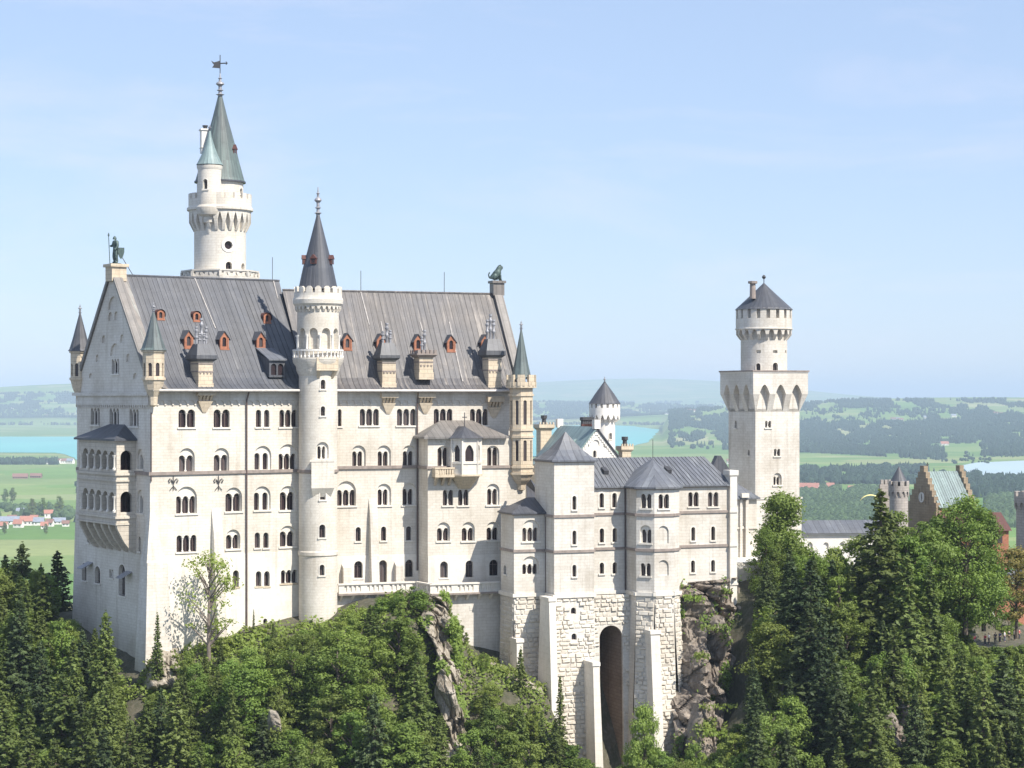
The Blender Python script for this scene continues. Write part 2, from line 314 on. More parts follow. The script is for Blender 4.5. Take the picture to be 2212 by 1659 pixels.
def window(root, mapf, u0, u1, z0, z1, n=1, arch=None, ring=0.0, depth=0.5, trim='trim', sill=True, col=None, glass='glass', name='window'):
    """adds a window part (reveal plate, surround, sill) with panes and columns; returns the hole to cut in the wall"""
    if col is None: col = 0.26 if n > 1 else 0
    if n == 1: lp = archpoly(u0, u1, z0, z1); lw = u1-u0; zs = z1-lw/2
    else: lp, lw, zs = lightspoly(u0, u1, z0, z1, n, col)
    w = MB(); d0 = 0.0
    if arch:
        a0, a1, az = arch; hole = (archpoly(a0, a1, z0-0.02, az, 16), 0.30, False); d0 = -0.30
        f2 = lambda u, ww, z: mapf(u, ww-0.30, z)
        wallmesh(w, f2, archpoly(a0-0.001, a1+0.001, z0-0.021, az+0.001, 16), [(lp, depth, False)])
        hu0, hu1 = a0, a1
    else:
        hole = (lp, depth, False); hu0, hu1 = u0, u1
    if ring:
        c = ((u0+u1)/2, z0)
        big = archpoly(u0-ring, u1+ring, z0, z1+ring) if n == 1 else [(u0-ring, z0), (u1+ring, z0), (u1+ring, z1+ring), (u0-ring, z1+ring)]
        if n == 1:
            m = len(lp); f2 = lambda u, z, ww: mapf(u, ww+d0, z)
            w.add([f2(u, z, .05) for u, z in lp]+[f2(u, z, .05) for u, z in big]+[f2(u, z, -.02) for u, z in big],
                  [(i, i+m, (i+1) % m+m, (i+1) % m)[::-1] for i in range(1, m)]+[(i+m, i+2*m, (i+1) % m+2*m, (i+1) % m+m)[::-1] for i in range(1, m)])
    if sill: mbox(w, mapf, hu0-0.18, hu1+0.18, -0.28, 0.16, z0-0.22, z0)
    if not w.v: mbox(w, mapf, u0, u1, -depth+.04, -depth+.14, z0, z0+.1)
    wo_ = w.build(name, M[trim], root)
    g = MB(); quad(g, mapf, u0-.05, u1+.05, z0-.05, z1+.05, d0-depth+.01)
    g.build('pane', M[glass], wo_)
    for k in range(n):                       # casement bars
        a0 = u0+k*(lw+col)
        if lw > 0.55:
            b = MB(); mbox(b, mapf, a0+lw/2-.045, a0+lw/2+.045, d0-depth+.015, d0-depth+.07, z0, z1-.05); mbox(b, mapf, a0, a0+lw, d0-depth+.015, d0-depth+.06, zs-.05, zs+.05)
            b.build('window_bars', M['pipe'], wo_)
    for k in range(1, n):
        cu = u0+k*(lw+col)-col/2; p = mapf(cu, d0-0.2, z0); r = col*.36
        cm = MB(); cm.lathe(p, [(r*1.7, z0), (r*1.7, z0+.14), (r, z0+.2), (r*.92, zs-.38), (r, zs-.34), (r*1.75, zs-.08), (r*1.9, zs+.02)], 8)
        mbox(cm, mapf, cu-col*.62, cu+col*.62, d0-.38, d0-.03, zs-.02, zs+.09)
        cm.build('column', M['trim'], wo_, smooth=40)
    return hole
def winpx(root, fr, c, x0, x1, yt, yb, n=1, arch=None, **k):
    xm, ym = (x0+x1)/2, (yt+yb)/2
    u0 = fr.at(*c(x0, ym))[0]; u1 = fr.at(*c(x1, ym))[0]
    zt = fr.at(*c(xm, yt))[1]; zb = fr.at(*c(xm, yb))[1]
    a = None
    if arch:
        a = (fr.at(*c(arch[0], ym))[0], fr.at(*c(arch[1], ym))[0], fr.at(*c(xm, arch[2]))[1])
        if a[0] > u0-.06: a = (u0-.06, a[1], a[2])
        if a[1] < u1+.06: a = (a[0], u1+.06, a[2])
        a = (a[0], a[1], max(a[2], zb+(a[1]-a[0])/2+.3, zt+.15))
    return window(root, fr.pt, u0, u1, zb, zt, n, a, **k)
def course(mb, fr, u0, u1, z, h=0.32, pr=0.22): mb.box(fr, u0-.0, u1+.0, -.1, pr, z-h/2, z+h/2)
def rustic(mb, fr, u0, u1, z0, z1, row=0.6, keep=None, inset=0.05, pr=(0.08, 0.34)):
    z = z0; k = 0
    while z < z1-.2:
        h = min(row*random.uniform(.8, 1.2), z1-z); u = u0-(0.6 if k % 2 else 0)
        while u < u1:
            w = random.uniform(.5, 1.45); a, b = max(u, u0)+.03, min(u+w, u1)-.03
            if b-a > .25 and (keep is None or keep((a+b)/2, z+h/2, a, b)):
                pw = random.uniform(*pr); i = inset+random.uniform(0, .09); j = lambda: random.uniform(-.04, .04)
                q = [(a, z+.03), (b, z+.03), (b, z+h-.03), (a, z+h-.03)]
                t = [(a+i+j(), z+.03+i+j()), (b-i+j(), z+.03+i+j()), (b-i+j(), z+h-.03-i+j()), (a+i+j(), z+h-.03-i+j())]
                mb.add([fr.pt(x, -.05, y) for x, y in q]+[fr.pt(x, pw+random.uniform(-.05, .05), y) for x, y in t], [(4, 5, 6, 7), (0, 1, 5, 4), (1, 2, 6, 5), (2, 3, 7, 6), (3, 0, 4, 7)])
            u += w
        z += h; k += 1
# round towers
class Cyl:
    def __init__(s, X, d, rpx=None, r=None):
        s.X = X; s.d = d; s.c = ((X-CX)/F*d, d); s.r = r if r else rpx/F*d; s.th0 = math.atan2(-s.c[0], s.c[1])
    def map(s, r):
        return lambda u, w, z: (s.c[0]+(r+w)*math.sin(u/r), s.c[1]-(r+w)*math.cos(u/r), z)
    def u(s, X, r): 
        q = max(-.98, min(.98, (X-s.X)/F*s.d/r)); return r*(s.th0+math.asin(q))
    def z(s, Y, r=0): return (HY-Y)/F*(s.d-r)
def cylwall(mb, cy, r, z0, z1, holes, seg=40):
    L = PI*r; u00 = r*cy.th0
    wallmesh(mb, cy.map(r), [(u00-L, z0), (u00+L, z0), (u00+L, z1), (u00-L, z1)], holes, [u00-L+2*L*k/seg for k in range(1, seg)])
def crenel(mb, c, r0, r1, z0, z1, N, frac=0.6, a0=0.0, rnd=False):
    for k in range(N):
        a = a0+2*PI*k/N; da = 2*PI/N*frac/2; m = 3
        ii = []; oo = []
        for j in range(m+1):
            t = a-da+2*da*j/m; ii.append((c[0]+r0*math.cos(t), c[1]+r0*math.sin(t))); oo.append((c[0]+r1*math.cos(t), c[1]+r1*math.sin(t)))
        pts = oo+ii[::-1]
        if rnd:
            zz = lambda j: z1-(z1-z0)*.3*abs((j/m)*2-1)**2
            hs = [zz(j) for j in range(m+1)]; hs = hs+hs[::-1]; n = len(pts)
            mb.add([(x, y, z0) for x, y in pts]+[(x, y, h) for (x, y), h in zip(pts, hs)], [tuple(range(n, 2*n))]+[(i, (i+1) % n, (i+1) % n+n, i+n) for i in range(n)])
        else: mb.extr(pts, z0, z1)
def machic(mb, c, rin, rout, zb, zm, zt, N, frac=0.35, pointed=True, a0=0.0):
    """ring of brackets carrying an arcaded ring wall"""
    for k in range(N):
        a = a0+2*PI*k/N; ta = (-math.sin(a), math.cos(a)); ra = (math.cos(a), math.sin(a)); hw = PI*rout/N*frac
        prof = [(rin-.1, zb), (rin+.12, zb), (rout, zm), (rout, zt), (rin-.1, zt)]
        n = len(prof); vs = []
        for sgn in (-1, 1):
            for r, z in prof: vs.append((c[0]+ra[0]*r+ta[0]*hw*sgn, c[1]+ra[1]*r+ta[1]*hw*sgn, z))
        mb.add(vs, [tuple(range(n-1, -1, -1))[::-1], tuple(range(2*n-1, n-1, -1))]+[(i, (i+1) % n, (i+1) % n+n, i+n)[::-1] for i in range(n)])
        a1 = a+2*PI/N; fh = (zt-zm)*.85; m = 8
        for j in range(m):
            q = []
            for t in (j/m, (j+1)/m):
                x = abs(2*t-1); e = (1-x**1.25) if pointed else math.sqrt(max(0, 1-x*x))
                ang = a+(a1-a)*(frac/2+(1-frac)*t); q.append((ang, zm+fh*e))
            (p0, h0), (p1, h1) = q
            pr = lambda an, r, z: (c[0]+r*math.cos(an), c[1]+r*math.sin(an), z)
            mb.add([pr(p0, rout, h0), pr(p1, rout, h1), pr(p1, rout, zt), pr(p0, rout, zt), pr(p0, rin, h0), pr(p1, rin, h1)], [(0, 1, 2, 3), (5, 4, 0, 1)[::-1]])
    mb.lathe(c, [(rin-.05, zb), (rin-.05, zt), (rout, zt)], max(24, N*2), cap=False)
def finial(c, z0, z1, r, root, name='finial', mat='metal', n=3):
    m = MB(); H = z1-z0; prof = [(r*.5, z0-.2), (r*.6, z0+.02*H), (r*1.05, z0+.05*H), (r*.45, z0+.09*H), (r*.4, z0+.2*H), (r*.85, z0+.24*H), (r*.4, z0+.28*H), (r*.42, z0+.42*H), (r, z0+.5*H), (r*.9, z0+.56*H), (r*.35, z0+.62*H), (r*.28, z0+.72*H), (r*.5, z0+.76*H), (r*.2, z0+.8*H), (r*.12, z0+.97*H), (.02, z1)]
    m.lathe(c, prof, 10); return m.build(name, M[mat], root, smooth=40)
# ============================================================ THE PALACE
A0 = ((324-CX)/F*270.0, 270.0)
FA = Fr(A0, 34)                     # south front, western half
FG = Fr(A0, 34-90)                  # west gable; u runs from the far corner (-24.5) to 0
B0 = FA.xy(24.0)
FB = Fr(B0, 21)                     # south front, eastern half
FAR = Fr(FA.xy(0, -24.5), 34); 
pal = thing('castle_palace', 'huge cream stone palace with steep grey roof, red dormers and rows of arched windows', 'castle', (A0[0], A0[1], -36.0))
EAVE = 1.2
profA = [(1.4, 0.9), (-0.2, 1.75), (-1.2, 2.6), (-2.2, 3.75), (-12.25, 16.4)]
profB = [(1.4, 0.9), (-0.2, 1.75), (-1.2, 2.65), (-2.1, 3.95), (-10.0, 15.0)]
def proof(prof, w):
    for (a, za), (b, zb) in zip(prof, prof[1:]):
        if a >= w >= b: return za+(zb-za)*(a-w)/(a-b)
    return prof[-1][1]
def onroof(fr, prof, X, Y):
    lo, hi = prof[-1][0], prof[0][0]       # find w so that the ray meets the slope
    best = None
    for k in range(400):
        w = hi+(lo-hi)*k/399; u, z = fr.at(X, Y, w); e = abs(z-proof(prof, w))
        if best is None or e < best[0]: best = (e, u, w, z)
    return best[1:]
# ---- walls
wm = MB(); hA = []; wlow = MB()
def splitwall(fr, u0, u1, ztop, holes, ysp=1199.5, X=700):
    zs_ = fr.at(X, ysp)[1]; up = [h for h in holes if min(p[1] for p in h[0]) > zs_-.02]; lo = [h for h in holes if h not in up]
    for h in up: zs_ = min(zs_, min(p[1] for p in h[0])-.05)
    for h in lo: zs_ = max(zs_, max(p[1] for p in h[0])+.05)
    wallmesh(wm, fr.pt, [(u0, zs_), (u1, zs_), (u1, ztop), (u0, ztop)], up)
    f2 = lambda u, w, z: fr.pt(u, w+.07, z)
    wallmesh(wlow, f2, [(u0, -44), (u1, -44), (u1, zs_), (u0, zs_)], [(h[0], h[1]+.07, h[2]) for h in lo]); wlow.add([fr.pt(u0, .07, zs_), fr.pt(u1, .07, zs_), fr.pt(u1, 0, zs_), fr.pt(u0, 0, zs_)], [(0, 1, 2, 3)])

def wa(*a, **k): hA.append(winpx(pal, FA, C3, *a, **k))
wa(1020, 1165, 290, 448, 2); wa(1330, 1470, 290, 448, 2)
for x in (1703, 1775): wa(x, x+46, 293, 445, 1)
wa(1910, 2065, 293, 445, 3)
wa(1030, 1158, 695, 838, 2, (1025, 1163, 632)); wa(1340, 1460, 690, 834, 2, (1332, 1466, 630))
def pair(root, fr, c, xs, yt, yb, arch, hs, **k):
    """two separate lights standing in one blind arch"""
    ym = (yt+yb)/2; u = [fr.at(*c(x, ym))[0] for x in xs]; zt = fr.at(*c(xs[0], yt))[1]; zb = fr.at(*c(xs[0], yb))[1]
    a0 = fr.at(*c(arch[0], ym))[0]; a1 = fr.at(*c(arch[1], ym))[0]; az = fr.at(*c((xs[0]+xs[3])/2, arch[2]))[1]
    az = max(az, zb+(a1-a0)/2+.3, zt+.15)
    w = MB(); f2 = lambda uu, ww, z: fr.pt(uu, ww-.28, z)
    l1 = archpoly(u[0], u[1], zb, zt); l2 = archpoly(u[2], u[3], zb, zt)
    wallmesh(w, f2, archpoly(a0-.001, a1+.001, zb-.021, az+.001, 16), [(l1, .45, False), (l2, .45, False)])
    mbox(w, fr.pt, a0-.15, a1+.15, -.26, .16, zb-.22, zb)
    o = w.build('window', M['trim'], root)
    for p, q in ((u[0], u[1]), (u[2], u[3])):
        g = MB(); quad(g, f2, p-.05, q+.05, zb-.05, zt+.05, -.44); g.build('pane', M['glass'], o)
    hs.append((archpoly(a0, a1, zb-.02, az, 16), .28, False))
pair(pal, FA, C3, (1697, 1743, 1770, 1816), 675, 822, (1690, 1838, 612), hA)
wa(1908, 2062, 680, 820, 3, (1903, 2068, 597))
wa(1004, 1178, 1055, 1208, 3, (1000, 1183, 970)); wa(1440, 1575, 1030, 1190, 2, (1434, 1580, 978))
pair(pal, FA, C3, (1692, 1738, 1768, 1814), 1025, 1180, (1686, 1832, 968), hA)
wa(1920, 2048, 1018, 1178, 2, (1914, 2054, 965))
wa(1003, 1178, 1398, 1545, 3); wa(1448, 1560, 1395, 1520, 2, (1440, 1565, 1348))
for x in (1692, 1768): wa(x, x+46, 1375, 1510, 1)
wa(1920, 2046, 1365, 1500, 2, (1914, 2052, 1315))
def wa7(*a, **k): hA.append(winpx(pal, FA, C7, *a, **k))
wa7(922, 954, 200, 290, 1, ring=.22, trim='tan')
for x in (1046, 1091): wa7(x, x+30, 205, 286, 1, ring=.2, trim='tan')
wa7(1182, 1270, 198, 270, 3, trim='tan'); wa7(1086, 1108, 462, 494, 1)
splitwall(FA, 0, 24, EAVE, hA, X=450)
# eastern half
FBB = Fr(B0, 21)
uBay0 = FB.u(XD(C4, 1282), 4.2); uEnd = FB.u(XD(C4, 2118), 4.2)
hB = []; hBay = []; hBayL = []
def wb(*a, **k): hB.append(winpx(pal, FB, C4, *a, **k))
wb(490, 522, 288, 438, 1); wb(683, 850, 285, 432, 3); wb(1010, 1176, 285, 432, 3); wb(1335, 1498, 285, 430, 3); wb(1655, 1812, 285, 430, 3)
wb(622, 708, 660, 796, 2, (612, 735, 607)); wb(846, 934, 660, 796, 2, (835, 957, 607)); wb(1068, 1155, 658, 796, 2, (1060, 1175, 607))
wb(486, 645, 1000, 1140, 3, (481, 648, 922)); wb(846, 932, 995, 1135, 2, (835, 958, 945)); wb(1067, 1153, 992, 1132, 2, (1058, 1178, 942))
for x, y in ((645, 1327), (869, 1322), (1090, 1320)): wb(x, x+46, y, y+124, 1, ring=.12)
def wb7(*a, **k): hB.append(winpx(pal, FB, C7, *a, **k))
wb7(1580, 1626, 150, 242, 1, ring=.22); wb7(1857, 1900, 143, 236, 1, ring=.22)
wb7(1714, 1758, 145, 268, 1, ring=.45, trim='tan', sill=False, glass='glass', name='door')
splitwall(FB, -.3, 31.0, EAVE, hB, X=800)
# ---- bay block in front of the eastern half
FY = Fr(FB.xy(0, 4.2), 21); FYL = Fr(FB.xy(uBay0, 4.2), 21-90)
zBay = FY.at(*C4(1300, 530))[1]
def wy(*a, **k): hBay.append(winpx(pal, FY, C4, *a, **k))
wy(1374, 1462, 627, 790, 2, (1362, 1474, 612)); wy(1812, 1900, 625, 795, 2, (1800, 1912, 610))
wy(1415, 1505, 1000, 1136, 2); wy(1550, 1640, 998, 1136, 2); wy(1812, 1898, 990, 1132, 2, (1800, 1914, 945))
for x, yt, yb in ((1364, 1285, 1450), (1582, 1283, 1450), (1800, 1280, 1442)): wy(x+6, x+106, yt+52, yb, 2, (x, x+114, yt))
def wy7(*a, **k): hBay.append(winpx(pal, FY, C7, *a, **k))
wy7(2046, 2088, 152, 240, 1, ring=.22); wy7(2184, 2226, 147, 238, 1, ring=.22)
hBay.append(winpx(pal, FY, C5, 146, 218, 1435, 1560, 1, ring=.22))
splitwall(FY, uBay0, uEnd, zBay, hBay, X=980)
wallmesh(wm, FYL.pt, [(-4.3, -40), (0, -40), (0, zBay), (-4.3, zBay)], [])
wm.add([FB.pt(uEnd, 4.2, -40), FB.pt(uEnd, 0, -40), FB.pt(uEnd, 0, zBay), FB.pt(uEnd, 4.2, zBay)], [(0, 1, 2, 3)])
# back walls and the floor under the roof
def sheet(mb, p, q, z0, z1): mb.add([(*p, z0), (*q, z0), (*q, z1), (*p, z1)], [(0, 1, 2, 3)])
sheet(wm, FA.xy(26, -24.3), FA.xy(.4, -24.3), -44, EAVE); sheet(wm, FB.xy(30.9, -.1), FB.xy(30.9, -20), -44, EAVE); sheet(wm, FB.xy(30.9, -20), FB.xy(-6, -20), -44, EAVE)
# ---- west gable wall (battered foot at the far corner)
apz = 16.9; hG = []
def wg(c, *a, **k): hG.append(winpx(pal, FG, c, *a, **k))
def niche(x0, x1, yt, yb, c=C1, d=.22):
    u0 = FG.at(*c(x0, yb))[0]; u1 = FG.at(*c(x1, yb))[0]; zb = FG.at(*c((x0+x1)/2, yb))[1]; zt = FG.at(*c((x0+x1)/2, yt))[1]
    hG.append((archpoly(u0, u1, zb, max(zt, zb+(u1-u0)/2+.1)), d, True))
for x0, x1, yt, yb in ((247, 325, 278, 425), (412, 495, 282, 430), (588, 668, 288, 438)): wg(C3, x0, x1, yt, yb, 3)
wg(C3, 664, 708, 690, 815, 2, (656, 712, 640)); wg(C3, 662, 706, 1050, 1205, 2, (654, 712, 1000))
wg(C3, 668, 686, 1410, 1540, 1); wg(C3, 216, 236, 1395, 1462, 1)
wg(C7, 105, 130, 160, 255, 1, ring=.15); wg(C7, 176, 204, 178, 270, 1, ring=.15); wg(C7, 252, 274, 195, 240, 2); wg(C7, 305, 340, 168, 338, 1, ring=.2)
wg(C1, 432, 495, 1228, 1358, 3)
niche(402, 438, 815, 890); niche(454, 488, 810, 885); niche(402, 488, 722, 790); niche(345, 376, 1020, 1090); niche(505, 540, 1012, 1085); niche(290, 320, 1188, 1255)
niche(560, 592, 1182, 1255); niche(230, 262, 1355, 1400); niche(620, 654, 1352, 1405); niche(418, 500, 1142, 1200)
wallmesh(wm, FG.pt, [(-27.2, -44), (0, -44), (0, 1.2), (-1.4, 3.4), (-12.25, apz), (-23.1, 3.4), (-24.5, 1.2), (-24.5, -11), (-25.2, -18)], hG)
sheet(wm, FG.xy(-24.5, -8), FG.xy(-24.5, 0), -44, 1.2)
wm.add([FG.pt(-24.5, 0, -11), FG.pt(-27.2, 0, -44), FG.pt(-27.2, -8, -44), FG.pt(-24.5, -8, -11)], [(0, 1, 2, 3)])
wall = wm.build('wall', M['wall'], pal); wl2 = wlow.build('wall', M['whitewall'], pal); wl2['label'] = 'whiter smooth lower wall'
# ---- trim: string courses, eaves frieze, cornice, plinths
zc = FA.at(*C3(1200, 848))[1]; zcB = FB.at(*C4(800, 800))[1]
for a_ in ((FA, 0, 24.2, zc, .42, .24), (FB, -.1, 31, zcB, .42, .24), (FY, uBay0-.2, uEnd+.1, zcB, .38, .2), (FYL, -4.0, -.21, zcB, .38, .19), (FG, -24.4, .2, zc-.005, .42, .22)):
    tm = MB(); course(tm, *a_); tm.build('string_course', M['band'], pal)

def frieze(mb, fr, u0, u1, zt, zb, pr=.28, step=1.05):
    """round-arched corbel table under the eaves"""
    n = max(1, int((u1-u0)/step)); st = (u1-u0)/n; pts = [(u0, zt), (u0, zb)]
    for k in range(n):
        a = u0+k*st; pts.append((a+.12, zb))
        for j in range(7): t = PI-PI*j/6; pts.append((a+st/2+(st/2-.12)*math.cos(t), zb+.16+(st/2-.12)*math.sin(t)*1.1))
        pts.append((a+st-.12, zb)); pts.append((a+st, zb)) if k == n-1 else None
    pts.append((u1, zt))
    wallmesh(mb, lambda u, w, z: fr.pt(u, w+pr, z), pts, [])
    m = len(pts); mb.add([fr.pt(u, pr, z) for u, z in pts]+[fr.pt(u, -.02, z) for u, z in pts], [(i, i+m, (i+1) % m+m, (i+1) % m) for i in range(m)])
fm = MB()
frieze(fm, FA, 0, 23.4, .75, -1.05, .16); frieze(fm, FB, .6, 31, .75, -1.05, .16); frieze(fm, FG, -24.3, 0, .2, -1.4, .25, .7)
fm.box(FA, -.1, 23.6, -.1, .62, .75, 1.06); fm.box(FB, 0, 31.2, -.1, .62, .75, 1.06); fm.box(FG, -24.8, .3, -.2, .6, .2, .62)
frieze(fm, FY, FY.at(*C4(1355, 560))[0], FY.at(*C4(1485, 560))[0], FY.at(*C4(1400, 560))[1]+.15, FY.at(*C4(1400, 582))[1], .14, .42)
frieze(fm, FY, FY.at(*C4(1795, 560))[0], FY.at(*C4(1930, 560))[0], FY.at(*C4(1860, 560))[1]+.15, FY.at(*C4(1860, 582))[1], .14, .42)
fm.build('eaves_frieze', M['wall2'], pal)
gm = MB()
for fr, u0, u1, w in ((FA, -.3, 22.9, 1.4), (FB, .2, 31.4, 1.4)):
    gm.tube([fr.pt(u0, w+.1, .9), fr.pt(u1, w+.1, .9)], .17, 8)
gm.build('gutter', M['gutter'], pal)
def pipe(fr, X, c, zb, w=.25, zt=.9, r=.11):
    u = fr.u(XD(c, X), w); m = MB(); m.tube([fr.pt(u, w+.7, zt+.1), fr.pt(u, w+.55, zt-.4), fr.pt(u, w, zt-1.3), fr.pt(u, w, zb)], r, 6); m.build('downpipe', M['pipe'], pal)
pipe(FA, 1622, C3, -31); pipe(FB, 1190, C4, -24); 
m = MB(); m.tube([FA.pt(.12, .15, -2), FA.pt(.12, .15, zc-1)], .08, 6); m.build('downpipe', M['pipe'], pal)
# wall anchors shaped like lilies
for x in (972, 1370):
    u, zt = FA.at(*C3(x, 875)); zb = FA.at(*C3(x, 1005))[1]; H = zt-zb; m = MB(); w = .12
    q = lambda a, b: FA.pt(u+a, w, zb+b*H)
    m.tube([q(0, 0), q(0, 1)], .05, 5)
    for sgn in (-1, 1):
        m.tube([q(sgn*.1, .5), q(sgn*.25, .72), q(sgn*.5, .8), q(sgn*.68, .7), q(sgn*.6, .56), q(sgn*.42, .6)], .07, 5); m.tube([q(0, .3), q(sgn*.3, .14), q(sgn*.5, .02)], .05, 5)
    m.build('wall_anchor', M['iron'], pal)
# buttresses
def buttress(fr, c, xs, yt, zb, pr0, pr1, cap=1.4):
    bm_ = MB()
    u0 = fr.at(*c(xs[0], yt))[0]; u1 = fr.at(*c(xs[1], yt))[0]; zt = fr.at(*c(xs[0], yt))[1]
    q = lambda w: [(u0, w), (u1, w), (u1, -.2), (u0, -.2)]
    b = [fr.pt(a, w, zb) for a, w in q(pr1)]; t = [fr.pt(a, w, zt-cap) for a, w in q(pr0)]; bm_.hexa(b, t)
    bm_.hexa([fr.pt(a, w, zt-cap) for a, w in q(pr0)], [fr.pt(a, w, zt) for a, w in [(u0, .02), (u1, .02), (u1, -.2), (u0, -.2)]]); bm_.build('buttress', M['wall2'], pal)
buttress(FA, C3, (1310, 1392), 1165, -40, .7, 2.6, 3.0); buttress(FB, C4, (762, 830), 1075, -30, .6, 1.9, 2.0)
buttress(FB, C7, (1512, 1556), 165, -28, .9, 1.1, .5); buttress(FB, C7, (1797, 1836), 152, -28, .9, 1.1, .5)
# battered corner pier at the south west
bm_ = MB(); zt, zm = FA.at(*C3(775, 1180))[1], FA.at(*C3(740, 1640))[1]
bm_.hexa([FA.pt(a, w, -44) for a, w in ((-2.0, 2.6), (2.6, 2.6), (2.6, -1.5), (-2.0, -1.5))], [FA.pt(a, w, zm) for a, w in ((-.9, 1.2), (1.9, 1.2), (1.9, -1.0), (-.9, -1.0))])
bm_.hexa([FA.pt(a, w, zm) for a, w in ((-.9, 1.0), (1.6, 1.0), (1.6, -1.0), (-.9, -1.0))], [FA.pt(a, w, zt) for a, w in ((.02, .03), (.6, .03), (.6, -.5), (.02, -.5))])
bm_.build('buttress', M['wall2'], pal)
# awnings at the foot of the gable
for x, y in ((150, 178), (362, 230)):
    u, z = FG.at(*C7(x, y), 0.0); m = MB(); m.hexa([FG.pt(a, w, z+dz) for a, w, dz in ((u-.9, 1.6, -.3), (u+.9, 1.6, -.3), (u+.9, 0, .5), (u-.9, 0, .5))], [FG.pt(a, w, z+dz+.12) for a, w, dz in ((u-.9, 1.6, -.3), (u+.9, 1.6, -.3), (u+.9, 0, .5), (u-.9, 0, .5))]); m.build('awning', M['metal'], pal)
# ---- roofs
def roofslab(mb, fr, prof, uL, uR, back=True):
    n = len(prof); th = .22
    for side in ((0, 1) if back else (0,)):
        W0 = prof[-1][0]
        pr = [(w if side == 0 else 2*W0-w, z) for w, z in prof]
        vs = [fr.pt(uL(z), w, z) for w, z in pr]+[fr.pt(uR(z), w, z) for w, z in pr]+[fr.pt(uL(z), w, z-th) for w, z in pr]+[fr.pt(uR(z), w, z-th) for w, z in pr]
        fs = []
        for i in range(n-1):
            f = [(i, i+n, i+n+1, i+1), (i+2*n, i+1+2*n, i+1+3*n, i+3*n), (i, i+1, i+1+2*n, i+2*n), (i+n, i+3*n, i+1+3*n, i+1+n)]
            fs += f if side == 0 else [x[::-1] for x in f]
        f = (0, 2*n, 3*n, n); fs.append(f if side == 0 else f[::-1])
        mb.add(vs, fs)
def seams(mb, fr, prof, u0, u1, step, lim=None):
    u = u0
    while u < u1:
        for (w0, z0), (w1, z1) in zip(prof, prof[1:]):
            if lim and u > lim(z0): continue
            mb.hexa([fr.pt(u-.035, w0, z0-.02), fr.pt(u+.035, w0, z0-.02), fr.pt(u+.035, w1, z1-.02), fr.pt(u-.035, w1, z1-.02)], [fr.pt(u-.03, w0+.05, z0+.035), fr.pt(u+.03, w0+.05, z0+.035), fr.pt(u+.03, w1+.05, z1+.035), fr.pt(u-.03, w1+.05, z1+.035)])
        u += step*random.uniform(.86, 1.14)
rA = MB(); uRA = lambda z: 22.9+2.3*(z-1)/15.4
roofslab(rA, FA, profA, lambda z: .55, uRA); seams(rA, FA, profA, 1.3, 25.0, .76, uRA)
rA.tube([FA.pt(.6, -12.25, 16.45), FA.pt(25.2, -12.25, 16.45)], .16, 6)
roofA = rA.build('roof', M['roof'], pal)
rB = MB(); roofslab(rB, FB, profB, lambda z: -.9-.8*(z-1)/14, lambda z: 30.0); seams(rB, FB, profB, .5, 30, .8)
rB.tube([FB.pt(-1.7, -10, 15.05), FB.pt(30, -10, 15.05)], .16, 6)
roofB = rB.build('roof', M['roofB'], pal); roofB['label'] = 'browner weathered eastern roof with pale streaks'
# wall closing the step between the two roofs, ridge strips of pale lead
sm = MB(); sm.add([FA.pt(uRA(z)-.3, w, z-.3) for w, z in profA]+[FA.pt(uRA(z)-.3, -24.5-w, z-.3) for w, z in profA[::-1]], [tuple(range(10))]); sm.build('gable_infill', M['band'], pal)
def leadline(fr, prof, c, a, b):
    lm = MB()
    u0, w0, z0 = onroof(fr, prof, *c(*a)); u1, w1, z1 = onroof(fr, prof, *c(*b))
    n = 6; pts = []
    for k in range(n+1):
        t = k/n; w = w0+(w1-w0)*t; pts.append((u0+(u1-u0)*t, w, proof(prof, w)))
    for p, q in zip(pts, pts[1:]):
        lm.hexa([fr.pt(p[0]-.09, p[1], p[2]), fr.pt(p[0]+.09, p[1], p[2]), fr.pt(q[0]+.09, q[1], q[2]), fr.pt(q[0]-.09, q[1], q[2])], [fr.pt(p[0]-.08, p[1]+.07, p[2]+.08), fr.pt(p[0]+.08, p[1]+.07, p[2]+.08), fr.pt(q[0]+.08, q[1]+.07, q[2]+.08), fr.pt(q[0]-.08, q[1]+.07, q[2]+.08)])
    lm.build('lead_strip', M['lead'], pal)
leadline(FA, profA, C1, (1345, 960), (1160, 500)); leadline(FA, profA, C1, (1895, 700), (1855, 540))
leadline(FB, profB, C2, (765, 930), (690, 640)); leadline(FB, profB, C2, (1590, 1430), (1470, 905)); leadline(FB, profB, C2, (885, 985), (868, 900)); leadline(FB, profB, C2, (1235, 985), (1213, 905))
# gable coping (west) with copper flashing behind it, and the eastern gable
gp = MB()
for s_, A_ in ((1, 0), (-1, -24.5)):
    pts = [(A_+s_*.15, .9), (A_-s_*1.3, 3.5), (-12.25, apz+.55)]
    for p, q in zip(pts, pts[1:]):
        gp.hexa([FG.pt(p[0], .28, p[1]-.5), FG.pt(q[0], .28, q[1]-.6), FG.pt(q[0], -1.0, q[1]-.6), FG.pt(p[0], -1.0, p[1]-.5)], [FG.pt(p[0]+s_*.1, .34, p[1]+.15), FG.pt(q[0], .34, q[1]), FG.pt(q[0], -1.0, q[1]), FG.pt(p[0]+s_*.1, -1.0, p[1]+.15)])
gp.build('gable_coping', M['brownroof'], pal)
gc = MB()
pc = [(w+.1, z+.2) for w, z in profA]
for (w0, z0), (w1, z1) in zip(pc, pc[1:]):
    gc.add([FA.pt(.9, w0, z0+.22), FA.pt(2.0, w0, z0-.12), FA.pt(2.0, w1, z1-.12), FA.pt(.9, w1, z1+.22)], [(0, 1, 2, 3)])
gc.build('gable_flashing', M['verdigris'], pal)
eg = MB()
